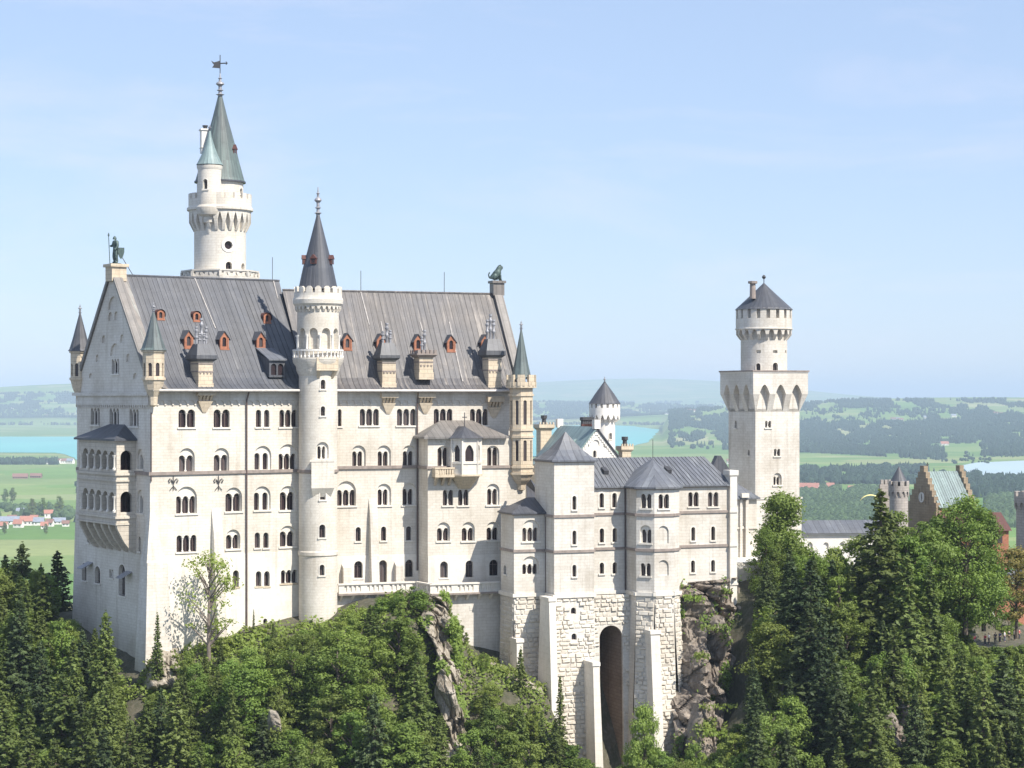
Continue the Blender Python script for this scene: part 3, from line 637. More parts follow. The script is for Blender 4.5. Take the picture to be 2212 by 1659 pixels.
for t0, t1 in ((0.0, 1.0),):
    for s_ in (0, 1):
        W = lambda w: w if s_ == 0 else -20-w
        pts = [(W(.9), .9), (W(-2.0), 4.6), (W(-10), 16.0)]
        for p, q in zip(pts, pts[1:]):
            eg.hexa([FB.pt(29.8, p[0], p[1]-1.2), FB.pt(31.1, p[0], p[1]-1.2), FB.pt(31.1, q[0], q[1]-1.2), FB.pt(29.8, q[0], q[1]-1.2)], [FB.pt(29.8, p[0], p[1]), FB.pt(31.1, p[0], p[1]), FB.pt(31.1, q[0], q[1]), FB.pt(29.8, q[0], q[1])])
eg.add([FB.pt(30.9, .9, 0), FB.pt(30.9, -20.9, 0), FB.pt(30.9, -18, 4.4), FB.pt(30.9, -10, 15.4), FB.pt(30.9, -2, 4.4)], [(0, 1, 2, 3, 4)])
eg.box(FB, 29.6, 31.3, -10.8, -9.2, 14.8, 16.6); eg.box(FB, 29.4, 31.5, -11, -9, 16.6, 16.95)
eg.build('east_gable', M['brownroof'], pal)
pd = MB(); pd.box(FG, -13.35, -11.15, -1.6, .5, 15.6, 17.5); pd.box(FG, -13.6, -10.9, -1.85, .75, 17.5, 17.9); pd.build('gable_pedestal', M['tan'], pal)
for fr, prof, c, x, y0, y1 in ((FA, profA, C1, 1848, 530, 330), (FB, profB, C2, 692, 632, 450), (FB, profB, C2, 1427, 650, 462)):
    w = prof[-1][0]; u, z = fr.at(*c(x, y0), w); z1 = fr.at(*c(x, y1), w)[1]
    m = MB(); m.tube([fr.pt(u, w, z-.4), fr.pt(u, w, z1)], .045, 5); m.build('lightning_rod', M['iron'], pal)
# ---- dormers
def dormer(fr, prof, c, x, y, wpx, hpx, big=True):
    u, w, z = onroof(fr, prof, *c(x, y)); w += .15; z = proof(prof, w)-.05
    s = fr.oy if False else (fr.xy(u, w)[1])/F; k = s/(2.765*1.47559); hw = wpx*k/2; H = hpx*k
    d = MB(); back = w-(H/1.25+.5); hs = H*.62
    zt = z+H
    dm = MB()
    if big:
        face = [(u-hw, z), (u+hw, z), (u+hw, z+hs), (u, zt-.12), (u-hw, z+hs)]
    else:
        face = archpoly(u-hw, u+hw, z, zt-.1, 8)
    win = archpoly(u-hw*.42, u+hw*.42, z+H*.16, z+H*(.66 if big else .74), 8)
    wallmesh(dm, lambda a, b, zz: fr.pt(a, w+b, zz), face, [(win, .22, False)])
    for sg in (-1, 1):                                # pilaster strips and a pedimented hood round the window
        dm.box(fr, u+sg*hw*.78-hw*.14, u+sg*hw*.78+hw*.14, w-.02, w+.07, z, z+hs)
    dm.box(fr, u-hw*1.05, u+hw*1.05, w-.05, w+.16, z-.06, z+.1)
    o = dm.build('dormer', M['dormer'], pal)
    sd = MB(); zk = z+hs if big else z+H*.55
    for sg in (-1, 1):
        q = [fr.pt(u+sg*hw, w-.01, z), fr.pt(u+sg*hw, back, z), fr.pt(u+sg*hw, back, zk), fr.pt(u+sg*hw, w-.01, zk)]; sd.add(q, [(0, 1, 2, 3)])
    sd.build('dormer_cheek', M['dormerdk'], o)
    g = MB(); quad(g, lambda a, b, zz: fr.pt(a, w+b, zz), u-hw*.5, u+hw*.5, z+H*.1, z+H*.72, -.2); g.build('pane', M['glass'], o)
    rf = MB(); e = .16
    if big:
        for sg in (-1, 1):
            a = [(u+sg*(hw+.2), w+e, z+hs-.22), (u, w+e, zt), (u, back-.6, zt), (u+sg*(hw+.2), back, z+hs-.22)]
            rf.hexa([fr.pt(*p[:2], p[2]-.1) for p in (a if sg > 0 else a[::-1])], [fr.pt(*p[:2], p[2]) for p in (a if sg > 0 else a[::-1])])
    else:
        ap = archpoly(u-hw-.1, u+hw+.1, z+H*.3, zt, 8)[1:]
        for (a0, z0), (a1, z1) in zip(ap, ap[1:]): rf.add([fr.pt(a0, w+e, z0), fr.pt(a1, w+e, z1), fr.pt(a1, back, z1), fr.pt(a0, back, z0)], [(0, 1, 2, 3)])
    rf.build('dormer_roof', M['dormerdk'] if not big else M['roofdk'], o)
for x, y in ((1107, 1122), (1420, 1128), (1743, 1133)): dormer(FA, profA, C1, x, y, 88, 165)
for x, y in ((860, 870), (1178, 885), (1797, 897)): dormer(FA, profA, C1, x, y, 72, 95, False)
for x, y in ((572, 1135), (866, 1140), (1195, 1145), (1485, 1150), (1786, 1150)): dormer(FB, profB, C2, x, y, 82, 155)
# wide shed dormer with two arched lights
u0, w0, z0 = onroof(FA, profA, *C1(1875, 1390)); k = FA.xy(u0, w0)[1]/F/(2.765*1.47559); hw = 78*k; w0 += .5; H = 150*k
m = MB(); wallmesh(m, lambda a, b, z: FA.pt(a, w0+b, z), [(u0-hw, z0), (u0+hw, z0), (u0+hw, z0+H), (u0-hw, z0+H)], [(archpoly(u0-hw*.78, u0-hw*.1, z0+.3, z0+H*.8), .25, False), (archpoly(u0+hw*.1, u0+hw*.78, z0+.3, z0+H*.8), .25, False)])
for sg in (-1, 1): m.add([FA.pt(u0+sg*hw, w0, z0), FA.pt(u0+sg*hw, w0-4, z0), FA.pt(u0+sg*hw, w0-4, z0+H+1.2), FA.pt(u0+sg*hw, w0, z0+H)], [(0, 1, 2, 3)])
o = m.build('shed_dormer', M['roof'], pal)
m = MB(); quad(m, lambda a, b, z: FA.pt(a, w0+b, z), u0-hw*.9, u0+hw*.9, z0+.2, z0+H*.85, -.22); m.build('pane', M['glass'], o)
m = MB(); m.hexa([FA.pt(a, b, z) for a, b, z in ((u0-hw-.2, w0+.3, z0+H-.05), (u0+hw+.2, w0+.3, z0+H-.05), (u0+hw+.2, w0-3.6, z0+H+1.6), (u0-hw-.2, w0-3.6, z0+H+1.6))], [FA.pt(a, b, z+.15) for a, b, z in ((u0-hw-.2, w0+.3, z0+H-.05), (u0+hw+.2, w0+.3, z0+H-.05), (u0+hw+.2, w0-3.6, z0+H+1.6), (u0-hw-.2, w0-3.6, z0+H+1.6))]); m.build('dormer_roof', M['roofK'], o)
# ---- chimneys standing over the eaves on brackets
def flues(fr, par, spots, z0, w=-.6):
    for u, h in spots:
        m = MB(); c = fr.xy(u, w)
        prof = [(.17, z0-.3), (.17, z0+h*.3), (.26, z0+h*.34), (.26, z0+h*.42), (.17, z0+h*.46), (.17, z0+h*.66), (.27, z0+h*.7), (.27, z0+h*.78), (.15, z0+h*.82), (.15, z0+h*.9), (.24, z0+h*.92), (.22, z0+h)]
        m.lathe(c, prof, 8); m.build('flue', M['metal'], par, smooth=40)
def chimney(fr, prof, c, x0, x1, yb, ycap, ycap2, yhood, fl, kind, ybr):
    w = .45; u0 = fr.at(*c(x0, yb), w)[0]; u1 = fr.at(*c(x1, yb), w)[0]; z = lambda y: fr.at(*c((x0+x1)/2, y), w)[1]
    zc1, zc2, zh = z(ycap), z(ycap2), z(yhood)
    m = MB(); m.box(fr, u0, u1, -2.0, w, z(yb)-.6, zc1); m.box(fr, u0-.08, u1+.08, -2.05, w+.1, z(yb)-1.0, z(yb))
    o = m.build('chimney', M['tan'], pal)
    b = MB(); zm = (zc1+z(yb))/2+.1
    for zz in ([zm, zc1-.3] if kind != 2 else [zm+.3]): b.box(fr, u0-.06, u1+.06, -2.03, w+.07, zz-.08, zz+.08)
    n = 4
    for q in range(n): uu = u0+(u1-u0)*(q+.5)/n; b.box(fr, uu-.1, uu+.1, w, w+.1, zm-.3, zm-.08)
    b.build('band_course', M['band'], o)
    cp = MB(); cp.taper(fr, (u0-.1, u1+.1, -2.1, w+.1), (u0-.5, u1+.5, -2.5, w+.5), zc1, zc1+.35); cp.box(fr, u0-.5, u1+.5, -2.5, w+.5, zc1+.35, zc2)
    if kind == 2:
        for q in range(5):
            uu = u0-.5+(u1-u0+1)*(q+.5)/5; cp.box(fr, uu-.18, uu+.18, w+.1, w+.5, zc2, zc2+.5)
            cp.box(fr, uu-.18, uu+.18, -2.5, -2.1, zc2, zc2+.5)
    else:
        cp.taper(fr, (u0-.42, u1+.42, -2.4, w+.42), (u0+.1, u1-.1, -1.5, w-.5), zc2, zh)
    cp.build('chimney_cap', M['roof'] if kind != 2 else M['band'], o)
    flues(fr, o, [(u0+(u1-u0)*a, z(y)-zh) for a, y in fl], zh)
    br = MB()
    zt = z(ybr); uc = (u0+u1)/2
    br.box(fr, u0-.25, u1+.25, 0, 1.0, zt-.75, zt+.05)
    for q in range(4):
        uu = u0+(u1-u0)*(q+.5)/4; br.taper(fr, (uu-.12, uu+.12, 0, .15), (uu-.16, uu+.16, 0, .85), zt-1.6, zt-.75)
    br.taper(fr, (uc-.25, uc+.25, 0, .1), (u0, u1, 0, .55), zt-3.0, zt-1.5)
    br.build('bracket', M['tan'], o)
chimney(FA, profA, C1, 1197, 1322, 1440, 1250, 1195, 1095, ((.1, 940), (.45, 865), (.78, 940), (.3, 1000), (.62, 1000)), 1, 1500)
chimney(FB, profB, C2, 882, 1000, 1440, 1242, 1195, 1085, ((.2, 985), (.5, 908), (.75, 970)), 1, 1520)
chimney(FB, profB, C2, 1208, 1328, 1345, 1215, 1180, 1150, ((.35, 1030), (.55, 970)), 2, 1520)
chimney(FB, profB, C2, 1817, 1930, 1450, 1215, 1155, 1050, ((.1, 880), (.35, 830), (.6, 880)), 1, 1560)
# ---- bay roof and its oriel
br_ = MB(); zt = FY.at(*C4(1430, 448))[1]+.9; e = .75
q = [(uBay0-e, .0+e), (uEnd-2.4, e), (uEnd-2.4, -4.2), (uBay0-e, -4.2)]; uc0, uc1 = uBay0+3.2, uEnd-6.0
br_.add([FY.pt(a, w, zBay-.02) for a, w in q]+[FY.pt(uc0, -4.15, zt), FY.pt(uc1, -4.15, zt)]+[FY.pt(a, w, zBay-.3) for a, w in q], [(0, 1, 5, 4), (1, 2, 5), (3, 0, 4), (0, 6, 7, 1), (1, 7, 8, 2), (3, 9, 6, 0), (9, 8, 7, 6)])
br_.build('bay_roof', M['brownroof'], pal)
ox0 = FY.u(XD(C4, 1540), 0); oxc = FY.u(XD(C4, 1632), 1.4); rr = 1.75
op = [(oxc+dx, dw) for dx, dw in ((-2.1, 0), (-2.1, .9), (-1.1, 2.2), (1.1, 2.2), (2.1, .9), (2.1, 0))]
zT, zB = FY.at(*C4(1630, 545), 1.5)[1], FY.at(*C4(1630, 870), 1.5)[1]
om = MB(); og = thing  # oriel walls, one arched opening on each of its three outer faces
orel = bpy.data.objects.new('oriel', None)
COL.objects.link(orel); orel.parent = pal; WORLD[orel.as_pointer()] = WORLD[pal.as_pointer()]
pts = [FY.xy(*p) for p in op]
for a, b in zip(pts, pts[1:]):
    f = Fr.seg(a, b); zs0 = zB+1.9
    h = [(archpoly(f.L*.22, f.L*.78, zs0, zT-.9, 8, True), .35, False)] if f.L > 1.2 else []
    wallmesh(om, f.pt, [(0, zB), (f.L, zB), (f.L, zT), (0, zT)], h)
    om.box(f, -.06, .14, -.05, .16, zB, zT); om.box(f, 0, f.L, -.02, .12, zs0-.35, zs0-.05); om.box(f, 0, f.L, -.02, .14, zT-.25, zT)
    if h:
        g = MB(); quad(g, f.pt, f.L*.2, f.L*.8, zs0, zT-.8, -.3); g.build('pane', M['glass'], orel)
om.build('oriel_wall', M['trim'], orel)
cm = MB(); n = len(op)
cvs = [FY.pt(u, w, zB) for u, w in op]; zC = zB-1.9; bot = [FY.pt(oxc+(u-oxc)*.4, w*.12, zC) for u, w in op]
cm.add(cvs+bot, [(i, i+n, i+1+n, i+1) for i in range(n-1)]+[tuple(range(2*n-1, n-1, -1))]); cm.add([FY.pt(oxc+(u-oxc)*1.1, w*1.1, zB+.12) for u, w in op]+[FY.pt(oxc+(u-oxc)*1.1, w*1.1, zB-.12) for u, w in op], [tuple(range(n)), tuple(range(2*n-1, n-1, -1))]+[(i, i+n, i+1+n, i+1) for i in range(n-1)])
cm.build('oriel_corbel', M['tan'], orel)
rm = MB(); zz = FY.at(*C4(1625, 440), 1)[1]; rm.add([FY.pt(oxc+(u-oxc)*1.2, w*1.2+.0, zT) for u, w in op]+[FY.pt(oxc, 0.2, zz), FY.pt(oxc, -3, zz)], [(i, i+1, n) for i in range(n-1)]+[(0, n, n+1), (n, n-1, n+1)])
rm.build('oriel_roof', M['roofdk'], orel)
m = MB(); m.tube([FY.pt(oxc, .2, zz-.2), FY.pt(oxc, .2, zz+1.9)], .06, 6); m.tube([FY.pt(oxc-.35, .2, zz+1.25), FY.pt(oxc+.35, .2, zz+1.25)], .06, 6); m.build('roof_cross', M['iron'], orel)
bl = MB(); b0, b1 = FY.u(XD(C4, 1335), .9), oxc-1.9; zb0 = FY.at(*C4(1440, 878), 1.0)[1]; zb1 = FY.at(*C4(1440, 800), 1.0)[1]
bl.box(FY, b0, b1, 0, 1.5, zb0-.15, zb0+.2); bl.box(FY, b0-.06, b1, 1.3, 1.56, zb1-.22, zb1)
bl.box(FY, b0, b0+.25, 0, 1.5, zb0+.2, zb1-.1)
k = b0+.25
while k < b1-.1: bl.box(FY, k, k+.22, 1.34, 1.5, zb0+.2, zb1-.2); k += .36
k = b0+.3
while k < b1: bl.taper(FY, (k, k+.3, 0, .2), (k, k+.3, 0, 1.3), zb0-1.3, zb0-.15); k += 1.0
bl.build('balcony', M['tan'], pal)
# ---- two-storey loggia on the west gable
lw_ = 2.7; ul0 = FG.u(XD(C3, 140), lw_); ul1 = FG.u(XD(C3, 474), lw_)
FL = Fr(FG.xy(0, lw_), FG.a); FLS = Fr(FG.xy(ul1, lw_), 34)
zl = lambda y: FL.at(*C3(300, y))[1]
log_ = bpy.data.objects.new('loggia', None); COL.objects.link(log_); log_.parent = pal; WORLD[log_.as_pointer()] = WORLD[pal.as_pointer()]
lo = MB(); hs = []; hs2 = []
for yt, yb, yts, ybs in ((635, 815, 645, 822), (990, 1180, 1010, 1192)):
    for k in range(5):
        x = 178+58*k; a, b = FL.at(*C3(x, 700))[0], FL.at(*C3(x+46, 700))[0]
        hs.append((archpoly(a, b, zl(yb)+.02*k, zl(yt+k*4)), .7, False))
    hs2.append((archpoly(.55, lw_-.5, zl(yb), zl(yt+10)), .7, False))
zLt, zLb = zl(545), zl(1285)
wallmesh(lo, FL.pt, [(ul0, zLb), (ul1, zLb), (ul1, zLt), (ul0, zLt)], hs); wallmesh(lo, FLS.pt, [(0, zLb), (lw_, zLb), (lw_, zLt), (0, zLt)], hs2)
lo.add([FL.pt(ul0, 0, zLb), FL.pt(ul0, -lw_, zLb), FL.pt(ul0, -lw_, zLt), FL.pt(ul0, 0, zLt)], [(0, 1, 2, 3)])
for y, hgt in ((850, .9), (1225, .9)):
    lo.box(FL, ul0-.25, ul1+.25, -lw_, .25, zl(y)-.15, zl(y)+.15); lo.box(FL, ul0-.2, ul1+.2, -lw_, .18, zl(y+55)-.15, zl(y+55)+.1)
lo.build('loggia_wall', M['tanpale'], log_)
for k in range(6):
    for yt, yb in ((690, 815), (1045, 1180)):
        u = FL.at(*C3(172+58*k, 700))[0]; m = MB(); c = FL.xy(u+.05, .12)
        m.lathe(c, [(.26, zl(yb)), (.26, zl(yb)+.25), (.15, zl(yb)+.35), (.14, zl(yt)-.3), (.28, zl(yt)), (.3, zl(yt)+.1)], 8); m.build('column', M['trim'], log_, smooth=40)
g = MB(); quad(g, FL.pt, ul0+.3, ul1-.2, zl(1190), zl(620), -1.5); quad(g, FLS.pt, .2, lw_, zl(1190), zl(620), -1.2); g.build('pane', M['glass'], log_)
rf = MB(); q = [(ul0-.5, .5), (ul1+.5, .5), (ul1+.5, -lw_), (ul0-.5, -lw_)]; zr = FG.at(*C3(430, 440))[1]+.3
rf.add([FL.pt(a, w, zLt) for a, w in q]+[FL.pt(ul0+4.2, -lw_+.05, zr), FL.pt(ul1-3.4, -lw_+.05, zr)]+[FL.pt(a, w, zLt-.25) for a, w in q], [(0, 1, 5, 4), (1, 2, 5), (3, 0, 4), (0, 6, 7, 1), (1, 7, 8, 2), (3, 9, 6, 0), (9, 8, 7, 6)])
rf.build('loggia_roof', M['roofdk'], log_)
cb = MB(); zk = zl(1290); zk2 = zl(1520)
for k in range(6):
    u = ul0+.2+(ul1-ul0-.4)*k/5
    cb.add([FL.pt(u+d, w, z) for d in (-.28, .28) for w, z in ((.0, zk+.1), (-.1, zk-.5), (-1.0, zk-2.2), (-2.0, zk2), (-lw_, zk2-.3), (-lw_, zk+.1))], [(0, 1, 2, 3, 4, 5)[::-1], (6, 7, 8, 9, 10, 11)]+[(i, i+6, (i+1) % 6+6, (i+1) % 6)[::-1] for i in range(6)])
cb.add([FL.pt(ul0, -.6, zk+.05), FL.pt(ul1, -.6, zk+.05), FL.pt(ul1, -lw_, zk-2.9), FL.pt(ul0, -lw_, zk-2.9)], [(0, 1, 2, 3)[::-1]])
cb.build('loggia_corbel', M['tanpale'], log_)
# ---- corner turrets of the palace (octagonal)
def turret(fr, X, dw, rpx, zs, spire, mat_s, mat_w, openings=True, battl=False, name='corner_turret', label=None):
    """zs = pixel rows: finial top, spire apex, spire base, body base, corbel base"""
    u = fr.u(X, dw); c = fr.xy(u, dw); d = c[1]; r = rpx/F*d; z = [zo(y, d) for y in zs]
    t = bpy.data.objects.new(name, None); COL.objects.link(t); t.parent = pal; WORLD[t.as_pointer()] = WORLD[pal.as_pointer()]
    if label: t['label'] = label
    o8 = [(c[0]+r*math.cos(R(fr.a+22.5+45*k)), c[1]+r*math.sin(R(fr.a+22.5+45*k))) for k in range(8)]
    wmb = MB()
    for k in range(8):
        p, q = o8[k], o8[(k+1) % 8]; f = Fr.seg(p, q); hh = []
        if openings: hh = [(archpoly(f.L*.25, f.L*.75, z[3]+(z[2]-z[3])*.08, z[3]+(z[2]-z[3])*.55 if not battl else z[3]+(z[2]-z[3])*.55), .2, True)] if not battl else [(archpoly(f.L*.3, f.L*.7, z[3]+(z[2]-z[3])*b0, z[3]+(z[2]-z[3])*b1), .18, False) for b0, b1 in ((.14, .38), (.56, .84))]
        wallmesh(wmb, f.pt, [(0, z[3]), (f.L, z[3]), (f.L, z[2]), (0, z[2])], hh)
        if hh:
            for h in hh:
                zz0 = min(a[1] for a in h[0]); zz1 = max(a[1] for a in h[0]); 
                gq = MB(); quad(gq, f.pt, f.L*.22, f.L*.78, zz0, zz1, -.17); gq.build('pane', M['glass'], t)
    ring = lambda rr, za, zb: wmb.extr([(c[0]+rr*math.cos(R(fr.a+22.5+45*k)), c[1]+rr*math.sin(R(fr.a+22.5+45*k))) for k in range(8)], za, zb)
    ring(r*1.14, z[2]-.25, z[2]+.05); ring(r*1.12, z[3]-.2, z[3]+.12)
    if battl:
        hgt = z[2]-z[3]
        for fz in (.42, .5, .07, 0.9): ring(r*1.1, z[3]+hgt*fz-.15, z[3]+hgt*fz+.15)
        crenel(wmb, c, r*1.0, r*1.3, z[2]+.05, z[2]+1.6, 8, .62); ring(r*1.32, z[2]-.2, z[2]+.6)
    wmb.lathe(c, [(.12, z[4]), (r*.35, z[4]+.2), (r*.4, z[4]+(z[3]-z[4])*.35), (r*.75, z[4]+(z[3]-z[4])*.6), (r*1.05, z[3]-.1)], 8, R(fr.a+22.5))
    wmb.build('turret_wall', M[mat_w], t)
    sp = MB(); rs = r*spire; z2 = z[2]+(1.0 if battl else 0)
    sp.lathe(c, [(rs, z2), (rs*.86, z2+(z[1]-z2)*.06), (rs*.6, z2+(z[1]-z2)*.32), (.06, z[1])], 8, R(fr.a+22.5)); sp.build('spire', M[mat_s], t)
    finial(c, z[1]-.1, z[0], .28, t)
    return t
turret(FA, XD(C1, 800), .75, 18.5*1.25, [YD(C1, y) for y in (728, 800, 1152, 1400, 1650)], 1.28, 'copper', 'tan', label='corner turret with green copper spire left of the front roof')
turret(FG, XD(C1, 152), -.2+0.0, 20, [YD(C1, y) for y in (745, 815, 1160, 1400, 1640)], 1.3, 'roofdk', 'tan', label='far turret with dark spire behind the west gable')
turret(FB, XD(C2, 2105), 4.2, 25, [YD(C2, 890), YD(C2, 955), YD(C2, 1470), YD(C4, 850), YD(C4, 1010)], .98, 'copper', 'tan', battl=True, label='tall tan turret with battlements at the eastern corner')

# ============================================================ STAIR TOWER
ST = Cyl(687.0, 281.8, rpx=41.5); r = ST.r; c = ST.c
stt = thing('stair_tower', 'slender round stair tower with dark spire standing in the middle of the palace front', 'tower', (c[0], c[1], -34))
zs = lambda y: ST.z(y, r)
hs = []; mp_ = ST.map(r)
def ws(cv, x0, x1, yt, yb, n=1, arch=None, rr=r, mpf=mp_, **k):
    dz = 0
    u0 = ST.u(cv(x0, 0)[0], rr); u1 = ST.u(cv(x1, 0)[0], rr); zt, zb = zs(YD(cv, yt)), zs(YD(cv, yb)); a = None
    if arch: a = (ST.u(cv(arch[0], 0)[0], rr), ST.u(cv(arch[1], 0)[0], rr), max(zs(YD(cv, arch[2])), zb+.9))
    return window(stt, mpf, u0, u1, zb, zt, n, a, ring=0 if arch else .13, **k)
hs += [ws(C4, 338, 376, 262, 346), ws(C4, 338, 378, 28, 110), ws(C4, 308, 386, 615, 726, 2, (298, 408, 578)), ws(C4, 332, 380, 965, 1086), ws(C4, 325, 378, 1305, 1420), ws(C7, 1393, 1419, 170, 228)]
zbal = zs(775); zsh = zs(YD(C2, 745))
tw = MB(); cylwall(tw, ST, r, -40, zbal, hs, 44)
r2 = 45/F*281.8
hs2 = []
zA0, zA1 = zs(755), zs(YD(C2, 955))
L2 = 2*PI*r2; nA = 10
for k in range(nA):
    uc = r2*ST.th0+L2*(k+.5)/nA-L2/2+.25
    if abs(uc+.62-r2*ST.th0) < L2/2-.05 and abs(uc-.62-r2*ST.th0) < L2/2-.05: hs2.append((archpoly(uc-.6, uc+.6, zA0+.1, zA1), .55, True))
cylwall(tw, ST, r2, zbal, zs(655), hs2, 44)
zz = zA0+(zA1-zA0)*.62
tw.lathe(c, [(r, zs(812)), (r+.35, zs(800)), (r+.4, zs(792)), (r+.8, zs(782)), (r+.82, zs(776))], 40, cap=False)
tw.lathe(c, [(r+.35, zbal-.1), (r+.85, zbal-.1), (r+.85, zbal+.18), (r+.3, zbal+.18)], 40, cap=False)
machic(tw, c, r2, r2+.3, zs(672), zs(667), zs(660), 26, .4, False)
tw.lathe(c, [(r2+.3, zs(660)), (r2+.55, zs(655)), (r2+.6, zs(646)), (r2+.42, zs(640)), (r2+.42, zs(632)), (r2, zs(632))], 40, cap=False)
crenel(tw, c, r2+.02, r2+.42, zs(633), zs(617), 16, .68, .1, True)
rb = (ST.u(XD(C4, 270), r), ST.u(XD(C4, 425), r))
u0, u1 = rb; mbox(tw, mp_, u0, u1, -.6, .75, zs(YD(C4, 985)), zs(YD(C4, 750)));
mbox(tw, mp_, u0-.12, u1+.12, -.6, .9, zs(YD(C4, 752)), zs(YD(C4, 732)))
zq = zs(YD(C4, 985)); tw.hexa([mp_(u0, .02, zq-1.2), mp_(u1, .02, zq-1.2), mp_(u1, -.5, zq-1.2), mp_(u0, -.5, zq-1.2)], [mp_(u0, .74, zq), mp_(u1, .74, zq), mp_(u1, -.5, zq), mp_(u0, -.5, zq)])
tw.lathe(c, [(r+.02, zs(1203)), (r+.14, zs(1201)), (r+.14, zs(1194)), (r+.02, zs(1191))], 40, cap=False)
tw.build('wall', M['wall'], stt, smooth=30)
tb = MB(); tb.lathe(c, [(r-.02, zc-.35), (r+.2, zc-.2), (r+.2, zc+.15), (r-.02, zc+.2)], 40, cap=False); tb.build('string_course', M['band'], stt)
# hanging closet with arched canopy below the balcony
ox = MB(); u0, u1 = ST.u(XD(C2, 306), r), ST.u(XD(C2, 444), r); za, zb = zs(YD(C2, 1215)), zs(YD(C2, 1330))
mbox(ox, mp_, u0, u1, -.3, .95, zb, za)
for p, q in ((u0, u0+.35), (u1-.35, u1)):
    zk = zs(YD(C2, 1400)); ox.hexa([mp_(p, .05, zk), mp_(q, .05, zk), mp_(q, -.4, zk), mp_(p, -.4, zk)], [mp_(p, .9, zb), mp_(q, .9, zb), mp_(q, -.4, zb), mp_(p, -.4, zb)])
ox.build('hanging_closet', M['tan'], stt)
bal = MB(); rb_ = r+.72; N = 34
for k in range(N): a = 2*PI*k/N; cc = (c[0]+rb_*math.cos(a), c[1]+rb_*math.sin(a)); bal.lathe(cc, [(.1, zbal+.1), (.14, zbal+.35), (.07, zbal+.5), (.1, zs(758))], 6)
bal.lathe(c, [(rb_-.12, zs(758)), (rb_+.13, zs(758)), (rb_+.13, zs(754.5)), (rb_-.12, zs(754.5)), (rb_-.12, zs(758))], 40, cap=False); bal.build('balustrade', M['white'], stt)
cl = MB()
for k in range(nA+1):
    a = ST.th0-PI+2*PI*k/nA+.25/r2; p = (c[0]+(r2+.08)*math.sin(a), c[1]-(r2+.08)*math.cos(a))
    cl.lathe(p, [(.14, zA0+.1), (.11, zA0+.3), (.1, zz-.15), (.2, zz+.05), (.22, zz+.2)], 8)
cl.build('colonnette', M['white'], stt, smooth=40)
sp = MB(); rc = 41.5/F*281.8; zb, za = zs(618), zs(458)
sp.lathe(c, [(rc*1.03, zb-.3), (rc*.97, zb+.4), (rc*.8, zb+(za-zb)*.25), (rc*.53, zb+(za-zb)*.52), (.16, za)], 26); sp.build('spire', M['roofdk'], stt)
finial(c, za-.1, zs(399), .5, stt)
def spirehatch(par, cy, r0, z, ang, s=.55, mat='dormerdk'):
    a = cy.th0+ang; q = lambda u, w, zz: (cy.c[0]+math.sin(a)*(r0+w)+math.cos(a)*u, cy.c[1]-math.cos(a)*(r0+w)+math.sin(a)*u, zz)
    m = MB(); m.hexa([q(-s, .25, z), q(s, .25, z), q(s, -1, z), q(-s, -1, z)], [q(-s, .25, z+s*1.7), q(s, .25, z+s*1.7), q(s, -1, z+s*1.7), q(-s, -1, z+s*1.7)])
    m.add([q(-s*1.2, .35, z+s*1.65), q(s*1.2, .35, z+s*1.65), q(0, .35, z+s*3), q(-s*1.2, -1.2, z+s*1.65), q(s*1.2, -1.2, z+s*1.65), q(0, -1.2, z+s*3)], [(0, 1, 2), (1, 4, 5, 2), (3, 0, 2, 5)])
    o = m.build('spire_dormer', M[mat], par); g = MB(); g.add([q(-s*.55, .27, z+s*.3), q(s*.55, .27, z+s*.3), q(s*.55, .27, z+s*1.6), q(-s*.55, .27, z+s*1.6)], [(0, 1, 2, 3)]); g.build('pane', M['glass'], o)
zh = zs(YD(C2, 385))
spirehatch(stt, ST, rc*.72, zh, R(-18), .42); spirehatch(stt, ST, rc*.72, zh, R(68), .42); spirehatch(stt, ST, rc*.72, zh, R(-85), .42)

# ============================================================ TALLEST TOWER
XT = CE(335, 0)[0]; TT = Cyl(XT, 306.0, rpx=170/2.0733/1.47559); r = TT.r; c = TT.c
k_ = 306.0/F/(2.0733*1.47559); zt_ = lambda y: TT.z(YD(CE, y), 0)
tall = thing('round_tower', 'tallest round tower with green copper spire and crenellated gallery rising behind the palace roof', 'tower', (c[0], c[1], -36))
hs = []
mpT = TT.map(r)
def wt(x0, x1, yt, yb, rr, mpf, lst, **k): lst.append(window(tall, mpf, TT.u(XD(CE, x0), rr), TT.u(XD(CE, x1), rr), zt_(yb), zt_(yt), 1, ring=.14, **k))
wt(371, 411, 1428, 1476, r, mpT, hs); wt(471, 492, 1432, 1476, r, mpT, hs)
uc = TT.u(XD(CE, 390), r); zc_ = zt_(1320); ro = 22*k_*1.25
hs.append(([(uc+ro*math.cos(2*PI*j/16), zc_+ro*math.sin(2*PI*j/16)) for j in range(16)], .4, True))
tw = MB(); cylwall(tw, TT, r, -40, zt_(1075), hs, 44)
rO = 207*k_
machic(tw, c, r, rO*.985, zt_(1222), zt_(1165), zt_(1090), 24, .36, True)
tw.lathe(c, [(rO*.97, zt_(1092)), (rO*1.05, zt_(1085)), (rO*1.05, zt_(1068)), (rO*1.0, zt_(1060)), (rO*1.0, zt_(1012)), (rO*.93, zt_(1012)), (rO*.93, zt_(1060)), (rO*.4, zt_(1060))], 48, cap=False)
crenel(tw, c, rO*.93, rO, zt_(1014), zt_(975), 20, .66, .08)
rD = 152*k_; hd = []; wt(462, 478, 938, 975, rD, TT.map(rD), hd)
cylwall(tw, TT, rD, zt_(1060), zt_(885), hd, 40)
tw.build('wall', M['wall'], tall, smooth=30)
m = MB(); 
m.lathe((0, 0), [(1, 0)], 3) if False else None
mpq = TT.map(r); n = 20
